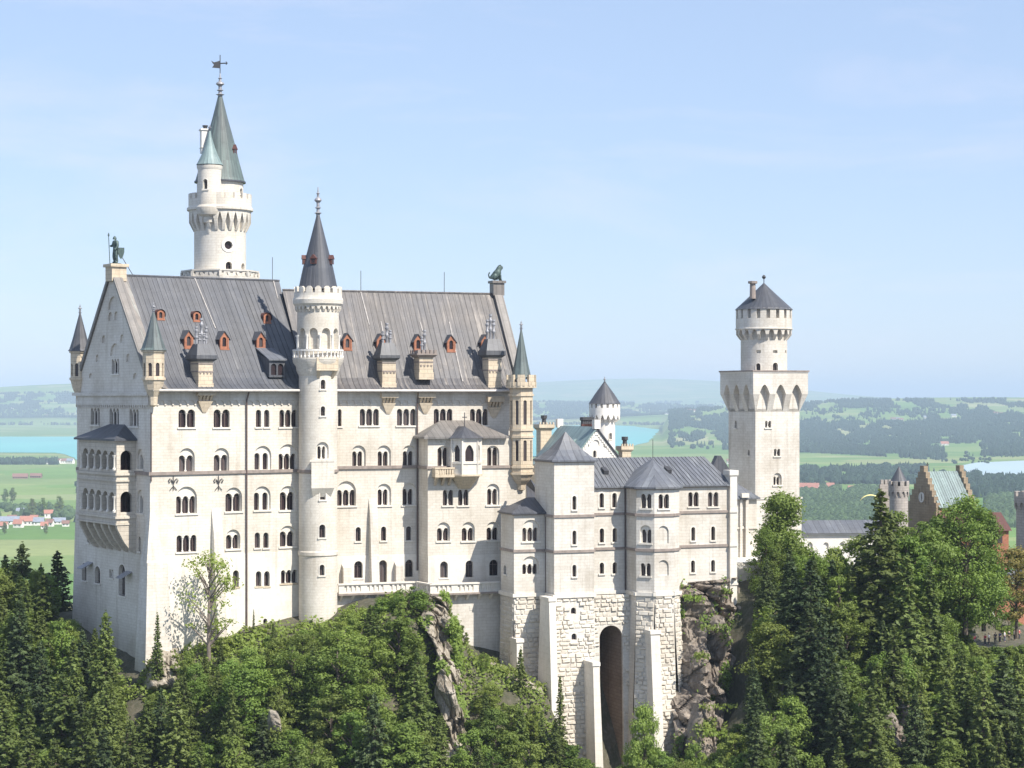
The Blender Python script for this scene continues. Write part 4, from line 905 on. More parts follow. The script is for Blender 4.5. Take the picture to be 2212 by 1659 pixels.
vs = [mpq(uc+rr*math.cos(2*PI*j/n), w, zc_+rr*math.sin(2*PI*j/n)) for rr, w in ((ro, .06), (ro*1.7, .08), (ro*1.7, -.05)) for j in range(n)]
m.add(vs, [(j, (j+1) % n, (j+1) % n+n, j+n)[::-1] for j in range(n)]+[(j+n, (j+1) % n+n, (j+1) % n+2*n, j+2*n)[::-1] for j in range(n)]); rw = m.build('round_window', M['white'], tall)
g = MB(); g.add([mpq(uc+ro*math.cos(2*PI*j/n), -.36, zc_+ro*math.sin(2*PI*j/n)) for j in range(n)], [tuple(range(n))]); g.build('pane', M['glass'], rw)
# octagonal gallery at its foot, seen over the palace roof
og_ = MB(); rg = 252*k_; o8 = lambda rr: [(c[0]+rr*math.cos(R(8+45*q)), c[1]+rr*math.sin(R(8+45*q))) for q in range(8)]
og_.extr(o8(rg*1.02), zt_(1490), zt_(1480)); og_.extr(o8(rg*1.03), zt_(1700), zt_(1528))
pts = o8(rg)
for a, b in zip(pts, pts[1:]+pts[:1]):
    f = Fr.seg(a, b); n = 6; hh = []
    zb0, zb1 = zt_(1526), zt_(1492); st = f.L/n
    for q in range(n): hh.append(([(q*st+.12, zb0+.1), (q*st+st-.12, zb0+.1), (q*st+st/2, zb1-.1)] if q % 2 else [(q*st+st/2, zb0+.1), (q*st+st-.1, zb1-.1), (q*st+.1, zb1-.1)], .15, True))
    wallmesh(og_, f.pt, [(0, zb0), (f.L, zb0), (f.L, zb1), (0, zb1)], hh); og_.box(f, -.2, .2, -.1, .12, zb0, zb1)
og_.build('gallery', M['wall2'], tall)
sp = MB(); rc = 163*k_; zb, za = zt_(895), zt_(318)
sp.lathe(c, [(rc*1.02, zb), (rc*.97, zb+.5), (rc*.78, zt_(760)), (rc*.6, zt_(640)), (rc*.595, zt_(636)), (rc*.3, zt_(465)), (.28, za)], 28); sp.build('spire', M['copper'], tall)
sp = MB(); sp.lathe(c, [(rc*1.04, zb-.1), (rc*1.04, zb+.12), (rc*.9, zb+.12)], 28); sp.build('spire_eaves', M['roofdk'], tall)
fin = finial(c, zt_(322), zt_(170), .62, tall)
m = MB(); m.tube([(c[0], c[1], zt_(185)), (c[0], c[1], zt_(52))], .07, 6); zf = zt_(108); m.tube([(c[0], c[1], zf), (c[0]+50*k_, c[1]-.3, zf)], .09, 6); m.tube([(c[0]+40*k_, c[1]-.3, zf-.25), (c[0]+50*k_, c[1]-.3, zf), (c[0]+40*k_, c[1]-.3, zf+.25)], .06, 5)
fl = [(0, .45), (-18, .30), (-40, .15), (-58, .42), (-52, .1), (-40, -.25), (-52, -.7), (-30, -.75), (0, -.8)]
pf = Fr((c[0], c[1]), 6); m.prism(pf, [(x*k_, zf+z*.9) for x, z in fl][::-1], -.06, .06); m.build('weather_vane', M['iron'], tall)
# side turret
dS = 306.0-rO*.72; TS = Cyl(CE(266, 0)[0], dS, rpx=78/2.0733/1.47559); zq_ = lambda y: (HY-YD(CE, y))/F*dS
hs = [window(tall, TS.map(TS.r), TS.u(XD(CE, 225), TS.r), TS.u(XD(CE, 251), TS.r), zq_(945), zq_(880), 1, ring=.15)]
w2 = MB(); cylwall(w2, TS, TS.r, zq_(1050), zq_(785), hs, 32)
w2.lathe(TS.c, [(.3, zq_(1240)), (TS.r*.3, zq_(1215)), (TS.r*.36, zq_(1170)), (TS.r*.6, zq_(1160)), (TS.r*.62, zq_(1125)), (TS.r*.98, zq_(1110)), (TS.r*1.12, zq_(1085)), (TS.r*1.12, zq_(1060)), (TS.r, zq_(1045))], 32)
w2.lathe(TS.c, [(TS.r, zq_(815)), (TS.r*1.08, zq_(800)), (TS.r*1.08, zq_(785)), (TS.r*.9, zq_(784))], 32, cap=False)
w2.build('side_turret', M['wall'], tall, smooth=30)
sp = MB(); q = TS.r*1.14; sp.lathe(TS.c, [(q, zq_(780)), (q*.9, zq_(765)), (q*.62, zq_(715)), (q*.38, zq_(660)), (q*.17, zq_(600)), (.08, zq_(535))], 20); sp.build('side_spire', M['copperK'], tall)
finial(TS.c, zq_(548), zq_(515), .3, tall)
m = MB(); pc_ = P(CE(233, 0)[0], 0, 306); fc = Fr((pc_[0], 306.5), 20); m.box(fc, -.65, .65, -.65, .65, zt_(700), zt_(545)); m.box(fc, -.8, .8, -.8, .8, zt_(550), zt_(540)); m.taper(fc, (-.8, .8, -.8, .8), (-.35, .35, -.35, .35), zt_(665), zt_(655))
o = m.build('chimney', M['white'], tall); m = MB(); m.lathe(fc.xy(0, 0), [(.3, zt_(540)), (.3, zt_(525)), (.42, zt_(522)), (.42, zt_(515))], 8); m.build('flue', M['iron'], o)
spirehatch(tall, TT, rc*.62, zt_(722), R(62), .55, 'dormerdk')
# ============================================================ BOWER WING (right of the palace, in front)
KM = Fr(((1281-CX)/F*284.0, 284.0), 21)
bow = thing('bower_wing', 'pale stone castle wing with polygonal bay and square stair tower standing on rough block foundations', 'castle wing', (*KM.xy(8), -50))
kz = lambda y, w=0, x=1300: KM.at(*C5(x, y), w)[1]
ku = lambda x, w: KM.u(XD(C5, x), w)
ZB = -26.4
# plans, left to right
k1a, k1b = ku(340, -.2), ku(600, -.2)
k2a, k2b = ku(655, 3.0), ku(968, 3.0)
k4a = ku(1215, 0); k4b = ku(1440, 5.3); k4c = ku(1590, 5.3); k4d = k4c+1.5
k5b = ku(2040, 0)
eaveK, eaveK2, eaveK1 = kz(858), kz(655, 3, 800), kz(1068, -.2, 400)
pt = KM.xy
faces = [  # name, from, to, eave, windows (crop C5), wall bottom
    ('k1l', pt(k1a, -5.2), pt(k1a, -.2), eaveK1, [((262, 280, 1478, 1548, 1), dict(ring=.12))]),
    ('k1', pt(k1a, -.2), pt(k1b, -.2), eaveK1, [((412, 532, 1185, 1292, 3, (406, 540, 1122)), {}), ((412, 528, 1470, 1550, 3, (404, 536, 1408)), dict(sill=False))]),
    ('k2l', pt(k2a, -4.0), pt(k2a, 3.0), eaveK2, []),
    ('k2', pt(k2a, 3.0), pt(k2b, 3.0), eaveK2, [((797, 828, y0, y1, 1), dict(ring=.22)) for y0, y1 in ((935, 1043), (1207, 1315), (1475, 1568))]),
    ('k3', pt(k2b, 0), pt(k4a, 0), eaveK, [((x, x+35, y0, y1, 1), dict(ring=.2)) for x, y0, y1 in ((1009, 913, 1026), (1109, 912, 1025), (1010, 1190, 1300), (1111, 1187, 1295), (1010, 1458, 1545), (1111, 1455, 1544))]),
    ('k4s', pt(k4a, 0), pt(k4a, 3.5), eaveK, []),
    ('k4l', pt(k4a, 3.5), pt(k4b, 5.3), eaveK, [((1335, 1416, 920, 1032, 2), dict(ring=.3)), ((1337, 1410, 1200, 1305, 2, (1326, 1416, 1165)), {}), ((1332, 1410, 1463, 1563, 2), dict(ring=.3))]),
    ('k4', pt(k4b, 5.3), pt(k4c, 5.3), eaveK, [((1473, 1555, 922, 1034, 2), dict(ring=.3))]),
    ('k4r', pt(k4c, 5.3), pt(k4d, 4.0), eaveK, []),
    ('k4e', pt(k4d, 4.0), pt(k4d, 0), eaveK, []),
    ('k5', pt(k4d, 0), pt(k5b, 0), eaveK, [((x, x+80, 906, 1018, 2), dict(ring=.3)) for x in (1706, 1861)]+[((x, x+31, y0, y1, 1), dict(ring=.2)) for x, y0, y1 in ((1728, 1180, 1286), (1884, 1175, 1282), (1726, 1441, 1535), (1883, 1437, 1529))]),
    ('k5e', pt(k5b, 0), pt(k5b, -10), eaveK, []),
]
wk = MB(); rk = MB(); pk = MB()
zc1, zc2 = kz(1072), kz(1342)
for nm, p, q, ev, wins in faces:
    f = Fr.seg(p, q); hh = []
    for a, kw in wins: hh.append(winpx(bow, f, C5, *a, **kw))
    if nm == 'k4':
        for yt, yb in ((1170, 1308), (1438, 1560)):
            u0, u1 = f.at(*C5(1468, 1300))[0], f.at(*C5(1552, 1300))[0]; zt, zb = f.at(*C5(1510, yt))[1], f.at(*C5(1510, yb))[1]
            hh.append((archpoly(u0, u1, zb, zt), .22, True))
    if nm == 'k1' : ev_ = ev
    wallmesh(wk, f.pt, [(0, ZB), (f.L, ZB), (f.L, ev), (0, ev)], hh)
    for zc__ in (zc1, zc2):
        if zc__ < ev-.6: ck = MB(); course(ck, f, -.12, f.L+.12, zc__, .36, .16); ck.build('string_course', M['band'], bow)
    ck = MB(); course(ck, f, -.1, f.L+.1, ev-.16, .3, .22); ck.build('eaves_course', M['band'], bow)
    pk.box(f, -.25, f.L+.25, -.2, .26, ZB-.5, ZB)
wk.build('wall', M['wall2'], bow); pk.build('plinth', M['trim'], bow)
m = MB(); pz = kz(735, .5, 2060); u0, u1 = ku(2033, .5), ku(2087, .5); m.box(KM, u0, u1, -1.2, .55, -30, pz-.7); m.box(KM, u0-.15, u1+.15, -1.35, .7, pz-.7, pz); m.box(KM, u0-.05, u1+.05, -9, -1.2, -28, eaveK)
for zz in (zc1, zc2, ZB+.3): m.box(KM, u0-.1, u1+.1, -.8, .68, zz-.15, zz+.15)
m.build('end_pier', M['trim'], bow)
# foundation walls of rough blocks
FND = -62.0
holeK3 = []
fd = MB()
for nm, p, q, ev, wins in faces:
    if nm in ('k5', 'k5e', 'k2l', 'k4s', 'k4e'):
        f = Fr.seg(p, q, batter=.03, zb=ZB-.5); wallmesh(fd, f.pt, [(-.0, FND), (f.L, FND), (f.L, ZB-.5), (0, ZB-.5)], []); continue
    f = Fr.seg(p, q, batter=.06 if nm in ('k2', 'k4', 'k4l', 'k4r') else .02, zb=ZB-.5); hh = []
    keep = None; g0 = -.1; g1 = f.L+.1
    if nm == 'k3':
        # tall dark arch between the two projections
        f = Fr.seg(KM.xy(k2b, 1.4), KM.xy(k4a, 1.4), batter=.03, zb=ZB-.5)
        a0 = f.at(*CB(905, 700))[0]; a1 = f.at(*CB(1068, 700))[0]; zt = f.at(*CB(985, 538))[1]
        a0, a1 = max(a0, .15), min(a1, f.L-.05)
        hh.append((archpoly(a0, a1, FND+1, zt, 14), .4, False))
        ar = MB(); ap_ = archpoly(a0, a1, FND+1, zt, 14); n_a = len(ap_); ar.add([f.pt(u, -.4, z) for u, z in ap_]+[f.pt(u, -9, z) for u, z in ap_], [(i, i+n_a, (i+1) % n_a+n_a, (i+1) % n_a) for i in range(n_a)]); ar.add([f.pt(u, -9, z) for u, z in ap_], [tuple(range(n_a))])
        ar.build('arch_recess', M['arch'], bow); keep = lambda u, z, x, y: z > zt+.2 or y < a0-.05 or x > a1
        keep = (lambda zt, a0, a1: lambda u, z, x, y: z > zt+.2 or y < a0 or x > a1)(zt, a0, a1)
    if nm == 'k2':
        sl_ = []
        for yt, yb in ((415, 460), (597, 642)):
            uu, zz0 = f.at(*CB(736, yb), .6); zz1 = f.at(*CB(736, yt), .6)[1]; sl_.append((uu, zz0, zz1)); hh.append((archpoly(uu-.38, uu+.38, zz0, zz1), .5, False))
            g = MB(); quad(g, f.pt, uu-.45, uu+.45, zz0-.1, zz1+.1, -.48); g.build('pane', M['glass'], bow)
        keep = (lambda s_: lambda u, z, x, y: not any(z > a-.5 and z < b+.5 and y > c_-.5 and x < c_+.5 for c_, a, b in s_))(sl_)
    if nm == 'k1':
        uu, zz0 = f.at(*CB(476, 368)); zz1 = f.at(*CB(476, 318))[1]; hh.append((archpoly(uu-.35, uu+.35, zz0, zz1), .5, True))
    wallmesh(fd, f.pt, [(0, FND), (f.L, FND), (f.L, ZB-.5), (0, ZB-.5)], hh)
    if nm not in ('k4e',): rustic(rk, f, 0, f.L, FND, ZB-.45, .6, keep, pr=(.04, .26) if nm != 'k1l' else (.03, .12))
fd.build('foundation_wall', M['wall2'], bow); rk.build('rough_blocks', M['rust'], bow)
# smooth buttresses set against the foundations
def kbutt(w, b, zt, zb, wt, wb, slope=1.2, tilt=0, lean=0):
    u0, u1 = b; bu = MB()
    bu.hexa([KM.pt(a, ww, zb) for a, ww in ((u0-lean, wb), (u1+tilt-lean, wb), (u1+tilt-lean, w), (u0-lean, w))], [KM.pt(a, ww, zt-slope*.4) for a, ww in ((u0, wt), (u1, wt), (u1, w), (u0, w))])
    bu.hexa([KM.pt(a, ww, zt-slope*.4) for a, ww in ((u0-.12, wt+.15), (u1+.12, wt+.15), (u1+.12, w), (u0-.12, w))], [KM.pt(a, ww, zt) for a, ww in ((u0-.12, wt+.1), (u1+.12, wt+.1), (u1+.12, w), (u0-.12, w))])
    bu.build('buttress', M['trim'], bow)
cbu = lambda x, w: KM.u(XD(CB, x), w); cbz = lambda x, y, w: KM.at(*CB(x, y), w)[1]
kbutt(1.5, (cbu(565, 5.2), cbu(612, 5.2)), cbz(590, 345, 5), -60, 4.6, 9.6, lean=1.1)
kbutt(2.5, (cbu(872, 7.2), cbu(915, 7.2)), cbz(890, 800, 7), -64, 6.8, 8.6, tilt=.5)
kbutt(4.5, (cbu(1266, 6.4), cbu(1330, 6.4)), cbz(1300, 575, 6.5), -62, 6.6, 9.2)
kbutt(-1.0, (cbu(318, 1.0), cbu(362, 1.0)), cbz(320, 632, 1), -58, 1.4, 2.0)
pb = MB(); zz = cbz(1440, 1135, 6.5)
f = Fr.seg(pt(k4b-1.0, 6.6), pt(k4c+.6, 6.6), batter=.03, zb=zz); wallmesh(pb, f.pt, [(0, FND), (f.L, FND), (f.L, zz), (0, zz)], []); rustic(pb, f, 0, f.L, FND, zz, .6); pb.box(f, -.1, f.L+.1, -2.5, .2, zz-.1, zz+.12); pb.build('foundation_pad', M['rust'], bow)
for x, w, zt_ in ((588, -.1, eaveK1-.2), (1211, .15, eaveK-.3)):
    u = ku(x, w); m = MB(); m.tube([KM.pt(u, w, zt_), KM.pt(u, w+.1, ZB), KM.pt(u, w+1.9 if x > 1000 else w+.4, ZB-18)], .1, 6); m.build('downpipe', M['pipe'], bow)
# roofs
e = .45; zr = KM.at(*C5(1400, 632), -5)[1]; rr_ = MB(); u0, u1 = k2b-.2, k5b+.1; hip = ku(1830, -5)
rr_.add([KM.pt(u0, e, eaveK), KM.pt(u1, e, eaveK), KM.pt(u1, -10.4, eaveK), KM.pt(u0, -10.4, eaveK), KM.pt(u0, -5, zr), KM.pt(hip, -5, zr), KM.pt(u0, e, eaveK-.2), KM.pt(u1, e, eaveK-.2), KM.pt(u1, -10.4, eaveK-.2)], [(0, 1, 5, 4), (1, 2, 5), (2, 3, 4, 5), (0, 6, 7, 1), (1, 7, 8, 2)])
def rseams(mb, fr, A, B, Cc, D, n):     # thin standing seams between eave A-B and ridge D-C
    A, B, Cc, D = map(Vector, (A, B, Cc, D)); nrm = (B-A).cross(D-A).normalized(); t = (B-A).normalized()*.035
    for k in range(1, n):
        p = A.lerp(B, k/n); q = D.lerp(Cc, k/n); mb.hexa([p-t, p+t, q+t, q-t], [p-t+nrm*.07, p+t+nrm*.07, q+t+nrm*.07, q-t+nrm*.07])
rseams(rr_, KM, KM.pt(u0, e, eaveK), KM.pt(u1, e, eaveK), KM.pt(hip, -5, zr), KM.pt(u0, -5, zr), 34)
rr_.build('roof', M['roofK'], bow)
b4 = MB(); ap = KM.pt(ku(1428, -1.5), -1.5, kz(640, -1.5, 1428)); E = [(k4a-e, -4), (k4a-e, 3.5), (k4a-.2, 3.9), (k4b, 5.3+e), (k4c+.2, 5.3+e), (k4d+e, 4.2), (k4d+e+.4, -4)]
n = len(E); b4.add([KM.pt(a, w, eaveK+.03) for a, w in E]+[KM.pt(a, w, eaveK-.2) for a, w in E]+[ap], [(i, i+1, 2*n) for i in range(n-1)]+[(i, i+n, i+n+1, i+1) for i in range(n-1)])
b4.build('bay_roof', M['roofK'], bow)
m = MB(); m.tube([ap, (ap[0], ap[1], ap[2]+2.6)], .04, 5); m.build('lightning_rod', M['iron'], bow)
b2 = MB(); cu = (k2a+k2b)/2; hw = (k2b-k2a)/2+.45; dc = .0; hd = 3.5; za, zb = kz(435, 0, 785), eaveK2
lv = [(1, zb), (.78, zb+(za-zb)*.14), (.52, zb+(za-zb)*.36), (.25, zb+(za-zb)*.68), (.02, za)]
vs = []
for s_, z in lv: vs += [KM.pt(cu+a*hw*s_, b*hd*s_-.1, z) for a, b in ((-1, 1), (1, 1), (1, -1), (-1, -1))]
vs += [KM.pt(cu+a*hw, b*hd-.1, zb-.22) for a, b in ((-1, 1), (1, 1), (1, -1), (-1, -1))]
fs = []
for i in range(len(lv)-1): fs += [(i*4+j, i*4+(j+1) % 4, i*4+4+(j+1) % 4, i*4+4+j) for j in range(4)]
m_ = len(lv)*4; fs += [(j, m_+j, m_+(j+1) % 4, (j+1) % 4) for j in range(4)]; b2.add(vs, fs); b2.build('stair_tower_roof', M['roofK'], bow)
wk2 = MB(); wk2.box(KM, k2a+.05, k2b-.05, -3.4, 2.6, eaveK-1, eaveK2-.1)
wk2.build('stair_tower_back', M['wall2'], bow)
b1 = MB(); zr1 = kz(948, -3.5, 500); e1 = .45
b1.add([KM.pt(k1a-e1, -5.4, eaveK1), KM.pt(k1a-e1, -.2+e1, eaveK1), KM.pt(k1b+.2, -.2+e1, eaveK1), KM.pt(k1a+3.4, -4.2, zr1), KM.pt(k1b+.2, -4.2, zr1), KM.pt(k1a-e1, -5.4, eaveK1-.2), KM.pt(k1a-e1, -.2+e1, eaveK1-.2), KM.pt(k1b+.2, -.2+e1, eaveK1-.2)], [(0, 1, 3), (1, 2, 4, 3), (0, 5, 6, 1), (1, 6, 7, 2)])
b1.build('lean_to_roof', M['roofdk'], bow)
for x, y in ((1052, 748), (1545, 718)):      # roof hatches
    u, z = KM.at(*C5(x, y), -2.2); z = eaveK+(zr-eaveK)*(2.2+e)/(5+e); m = MB(); m.hexa([KM.pt(u-.35, -1.7, z-.2), KM.pt(u+.35, -1.7, z-.2), KM.pt(u+.35, -2.6, z+.1), KM.pt(u-.35, -2.6, z+.1)], [KM.pt(u-.35, -1.6, z+.25), KM.pt(u+.35, -1.6, z+.25), KM.pt(u+.35, -2.7, z+.75), KM.pt(u-.35, -2.7, z+.75)]); m.build('roof_hatch', M['iron'], bow)

# ============================================================ TERRACE along the palace foot
ter = thing('terrace', 'narrow stone terrace with arcaded parapet running along the palace foot above the trees', 'terrace', (*FB.xy(14, 3), -40))
zT0 = FB.at(*C7(1700, 268), 2.8)[1]; zT1 = zT0-1.35
tp = [FB.xy(FB.u(732, 2.6), 2.6), FB.xy(uBay0-1.2, 2.6), FB.xy(uBay0-.6, 7.0), FB.xy(FB.u(1100, 7.0), 7.0)]
tw = MB(); tc_ = MB(); tf = MB(); tl = MB()
for p, q in zip(tp, tp[1:]):
    f = Fr.seg(p, q)
    n = max(2, int(f.L/.62)); st = f.L/n
    tc_.box(f, -.1, f.L+.1, -.35, .15, zT0-.2, zT0)
    hh = [(archpoly(k*st+.13, k*st+st-.13, zT0-1.15, zT0-.32, 6), .16, True) for k in range(n) if k % 5]
    wallmesh(tw, f.pt, [(0, zT1), (f.L, zT1), (f.L, zT0-.15), (0, zT0-.15)], hh); tw.box(f, 0, f.L, -.3, -.17, zT1, zT0-.15)
    tl.box(f, -.1, f.L+.1, -2.4, .22, zT1-.25, zT1)
    k = .3
    while k < f.L: tw.taper(f, (k, k+.3, -1.0, -.8), (k, k+.3, -1.0, .1), zT1-1.1, zT1-.25); k += 1.7
    wallmesh(tf, lambda u, w, z: f.pt(u, w-.9, z), [(0, -48), (f.L, -48), (f.L, zT1-.2), (0, zT1-.2)], [])
f = Fr.seg(tp[2], tp[3]); g = MB()
for x, y, a in ((0, 415, 1), (22, 700, 2)):
    u, z = f.at(*CB(x+4, y), -.9); mbox(tf, lambda uu, w, zz: f.pt(uu, w-.9, zz), u-.25, u+.25, -.05, .04, z-.3, z+.3)
tw.build('parapet', M['trim'], ter); tc_.build('coping', M['trim'], ter); tl.build('walkway', M['band'], ter); tf.build('retaining_wall', M['wall2'], ter)

# ============================================================ KNIGHTS' HOUSE, ROUND TOWER, LINKS
dK = 322.0; KH = Fr(P(XD(C5, 985), 0, dK)[:2], 21)
kh = thing('gabled_house', 'white gabled house with green copper roof behind the castle wing', 'house', (*KH.xy(0), -30))
hz = lambda y, x=985: KH.at(*C5(x, y))[1]
hw = -KH.u(XD(C5, 822)); za, ze = hz(400), hz(612)
w_ = MB(); hh = [winpx(kh, KH, C5, 960, 985, 580, 632, 1, ring=.2)]
def st_(x0, x1, yt, yb): hh.append(([(KH.at(*C5(x0, yb))[0], hz(yb)), (KH.at(*C5(x1, yb))[0], hz(yb)), (KH.at(*C5(x1, yb))[0], hz(yt)), (KH.at(*C5(x0, yt))[0], hz(yt))], .18, True))
u0, u1 = KH.u(XD(C5, 955)), KH.u(XD(C5, 1010)); hh.append((archpoly(u0, u1, hz(545), hz(495)), .2, True))
st_(905, 930, 535, 555); st_(1040, 1065, 540, 560)
wallmesh(w_, KH.pt, [(-hw, -32), (hw, -32), (hw, ze), (0, za), (-hw, ze)], hh)
for sg in (-1, 1): w_.add([KH.pt(sg*hw, 0, -32), KH.pt(sg*hw, -15, -32), KH.pt(sg*hw, -15, ze), KH.pt(sg*hw, 0, ze)], [(0, 1, 2, 3)])
w_.box(KH, -.5, .5, -.5, .5, za-.2, za+1.2); w_.box(KH, -.5, .5, -15.4, -14.6, za-.2, za+1.2)
for k in range(12):      # stepped frieze under the verge
    t = (k+.5)/12
    for sg in (-1, 1): w_.box(KH, sg*hw*(1-t)-.14, sg*hw*(1-t)+.14, 0, .12, ze+(za-ze)*t-1.0, ze+(za-ze)*t-.55)
w_.build('wall', M['white'], kh)
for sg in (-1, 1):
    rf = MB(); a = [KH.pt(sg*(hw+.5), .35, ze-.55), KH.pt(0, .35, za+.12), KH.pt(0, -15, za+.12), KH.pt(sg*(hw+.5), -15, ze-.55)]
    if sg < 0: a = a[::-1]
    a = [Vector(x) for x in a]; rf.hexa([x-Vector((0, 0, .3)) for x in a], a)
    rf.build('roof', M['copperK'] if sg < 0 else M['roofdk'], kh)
m = MB(); m.hexa([KH.pt(a, b, z) for a, b, z in ((-hw-.4, -3, ze-.4), (-hw-.4, -6, ze-.4), (-hw*.3, -6, ze+1.5), (-hw*.3, -3, ze+1.5))][::-1], [KH.pt(a, b, z) for a, b, z in ((-hw-.3, -3.2, ze+1.5), (-hw-.3, -5.8, ze+1.5), (-hw*.3, -4.7, ze+2.6), (-hw*.3, -4.3, ze+2.6))][::-1]); m.build('dormer', M['copperK'], kh)
def stack(par, fr, X, w, zb, zt, hw_, mat, pots=1, name='chimney'):
    u = fr.u(X, w); m = MB(); m.box(fr, u-hw_, u+hw_, w-hw_, w+hw_, zb, zt-1.2); m.taper(fr, (u-hw_, u+hw_, w-hw_, w+hw_), (u-hw_*1.4, u+hw_*1.4, w-hw_*1.4, w+hw_*1.4), zt-1.2, zt-.8); m.box(fr, u-hw_*1.4, u+hw_*1.4, w-hw_*1.4, w+hw_*1.4, zt-.8, zt-.25)
    for k in range(5): m.box(fr, u-hw_*1.3+k*hw_*.6, u-hw_*1.3+k*hw_*.6+.2, w+hw_*1.1, w+hw_*1.4, zt-.25, zt+.1)
    o = m.build(name, M[mat], par); m = MB(); m.lathe(fr.xy(u, w), [(.4, zt-.3), (.32, zt+.6), (.5, zt+.7), (.5, zt+1.2)], 8); m.build('flue', M['iron'], o)
stack(kh, KH, XD(C5, 575), -16, -30, zo(YD(C5, 362), 337), .95, 'tan')
for k in range(5): stack(kh, KH, XD(C5, 880+k*15), -13.5, ze, zo(YD(C5, 362), 336)-.3, .3, 'dormerdk')
stack(kh, KH, XD(C5, 1208), -2, -30, zo(YD(C5, 535), 323), .75, 'tan')
dM = 338.0; MT = Cyl(XD(C5, 1050), dM, rpx=82/2.4578/1.47559); c = MT.c; k_ = dM/F/(2.4578*1.47559); mz = lambda y: zo(YD(C5, y), dM)
mid = thing('small_round_tower', 'small white round tower with pointed dark conical roof against the turquoise lake', 'tower', (*c, -30))
hs = [window(mid, MT.map(MT.r), MT.u(XD(C5, 1086), MT.r), MT.u(XD(C5, 1106), MT.r), mz(490), mz(440), 1, ring=.12)]
w_ = MB(); cylwall(w_, MT, MT.r, -34, mz(330), hs, 32); rO = 121*k_
machic(w_, c, MT.r, rO, mz(358), mz(335), mz(292), 16, .34)
r_ = rO; hs = []
for k in range(16):
    uc = r_*(MT.th0-PI+2*PI*(k+.5)/16); hs.append(([(uc-.2, mz(246)), (uc+.2, mz(246)), (uc+.2, mz(214)), (uc-.2, mz(214))], .5, True))
cylwall(w_, MT, rO, mz(292), mz(208), hs, 32); w_.build('wall', M['white'], mid, smooth=30)
sp = MB(); sp.lathe(c, [(127*k_, mz(213)), (120*k_, mz(205)), (78*k_, mz(140)), (40*k_, mz(88)), (.1, mz(40))], 20); sp.lathe(c, [(rO*.98, mz(214)), (rO*.98, mz(205))], 20); sp.build('spire', M['roofdk'], mid)
finial(c, mz(45), mz(0), .25, mid)
# link buildings between the palace and the wing, and next to the square tower
LK = Fr(P(XD(C5, 540), 0, 300)[:2], 21)
lk = thing('link_building', 'narrow pale link building with cornice and dark roof squeezed between palace and stair tower', 'building', (*LK.xy(1), -30))
w_ = MB(); u1 = LK.u(XD(C5, 660)); lz = lambda y: LK.at(*C5(575, y))[1]
wallmesh(w_, LK.pt, [(0, -30), (u1, -30), (u1, lz(690)), (0, lz(690))], [winpx(lk, LK, C5, 565, 582, 720, 770, 1), winpx(lk, LK, C5, 565, 582, 830, 900, 1)]); w_.add([LK.pt(0, -7, -30), LK.pt(0, 0, -30), LK.pt(0, 0, lz(690)), LK.pt(0, -7, lz(690))], [(0, 1, 2, 3)])
w_.box(LK, -.25, u1, -.1, .3, lz(705), lz(690)); w_.box(LK, -.1, .2, -.1, .15, -30, lz(700)); w_.build('wall', M['wall2'], lk)
rf = MB(); rf.add([LK.pt(-.5, .5, lz(690)), LK.pt(u1, .5, lz(690)), LK.pt(u1, -4, lz(650)), LK.pt(.6, -4, lz(650)), LK.pt(-.5, -7, lz(690))], [(0, 1, 2, 3), (4, 0, 3)]); rf.build('roof', M['copperK'], lk)
rf = MB(); q = lambda x, y, w: (KM.at(*C5(x, y), w)[0], w, KM.at(*C5(x, y), w)[1])
rf.add([KM.pt(*q(438, 945, -8)), KM.pt(*q(545, 945, -8)), KM.pt(*q(545, 900, -10)), KM.pt(*q(455, 780, -12)), KM.pt(*q(436, 850, -12))], [(0, 1, 2, 3, 4)]); rf.build('porch_roof', M['roofdk'], lk)
# ============================================================ SQUARE TOWER
dQ = 330.0; qc = P(XD(CS, 345), 0, dQ)[:2]; QR = Fr(qc, 24); QL = Fr(qc, 24-90)
sq = thing('square_tower', 'massive square tower with pointed-arch gallery and round turret on top', 'tower', (*QR.xy(4, -4), -40))
sz = lambda y: zo(YD(CS, y), dQ)
wR = QR.u(XD(CS, 578)); wL = -QL.u(XD(CS, 203)); zt, zbk, zgal, zl_ = sz(572), sz(785), sz(690), sz(1240)
w_ = MB(); hr = []
for a in ((397, 428, 832, 868, 2), (444, 476, 980, 1018, 2)): hr.append(winpx(sq, QR, CS, *a, ring=.25))
hr.append(winpx(sq, QR, CS, 446, 478, 1126, 1172, 2, (440, 484, 1108)))
hl = [winpx(sq, QL, CS, 236, 246, 830, 870, 1), winpx(sq, QL, CS, 306, 314, 985, 1015, 1)]
wallmesh(w_, QR.pt, [(0, -42), (wR, -42), (wR, zbk+.5), (0, zbk+.5)], hr); wallmesh(w_, QL.pt, [(-wL, -42), (0, -42), (0, zbk+.5), (-wL, zbk+.5)], hl)
for f, a, b in ((QR, 0, wR), (QL, -wL, 0)): w_.box(f, a-.2, b+.2, -.3, .3, -42, zl_); w_.box(f, a-.35, b+.35, -.3, .42, zl_-.25, zl_)
b4 = [QR.xy(0, 0), QR.xy(wR, 0), QR.xy(wR, -wL), QR.xy(0, -wL)]
sheet(w_, b4[1], b4[2], -42, zbk+.5); sheet(w_, b4[2], b4[3], -42, zbk+.5)
ex = (XD(CS, 622)-XD(CS, 578))/F*dQ*.75
big = [QR.xy(-ex, ex), QR.xy(wR+ex, ex), QR.xy(wR+ex, -wL-ex), QR.xy(-ex, -wL-ex)]
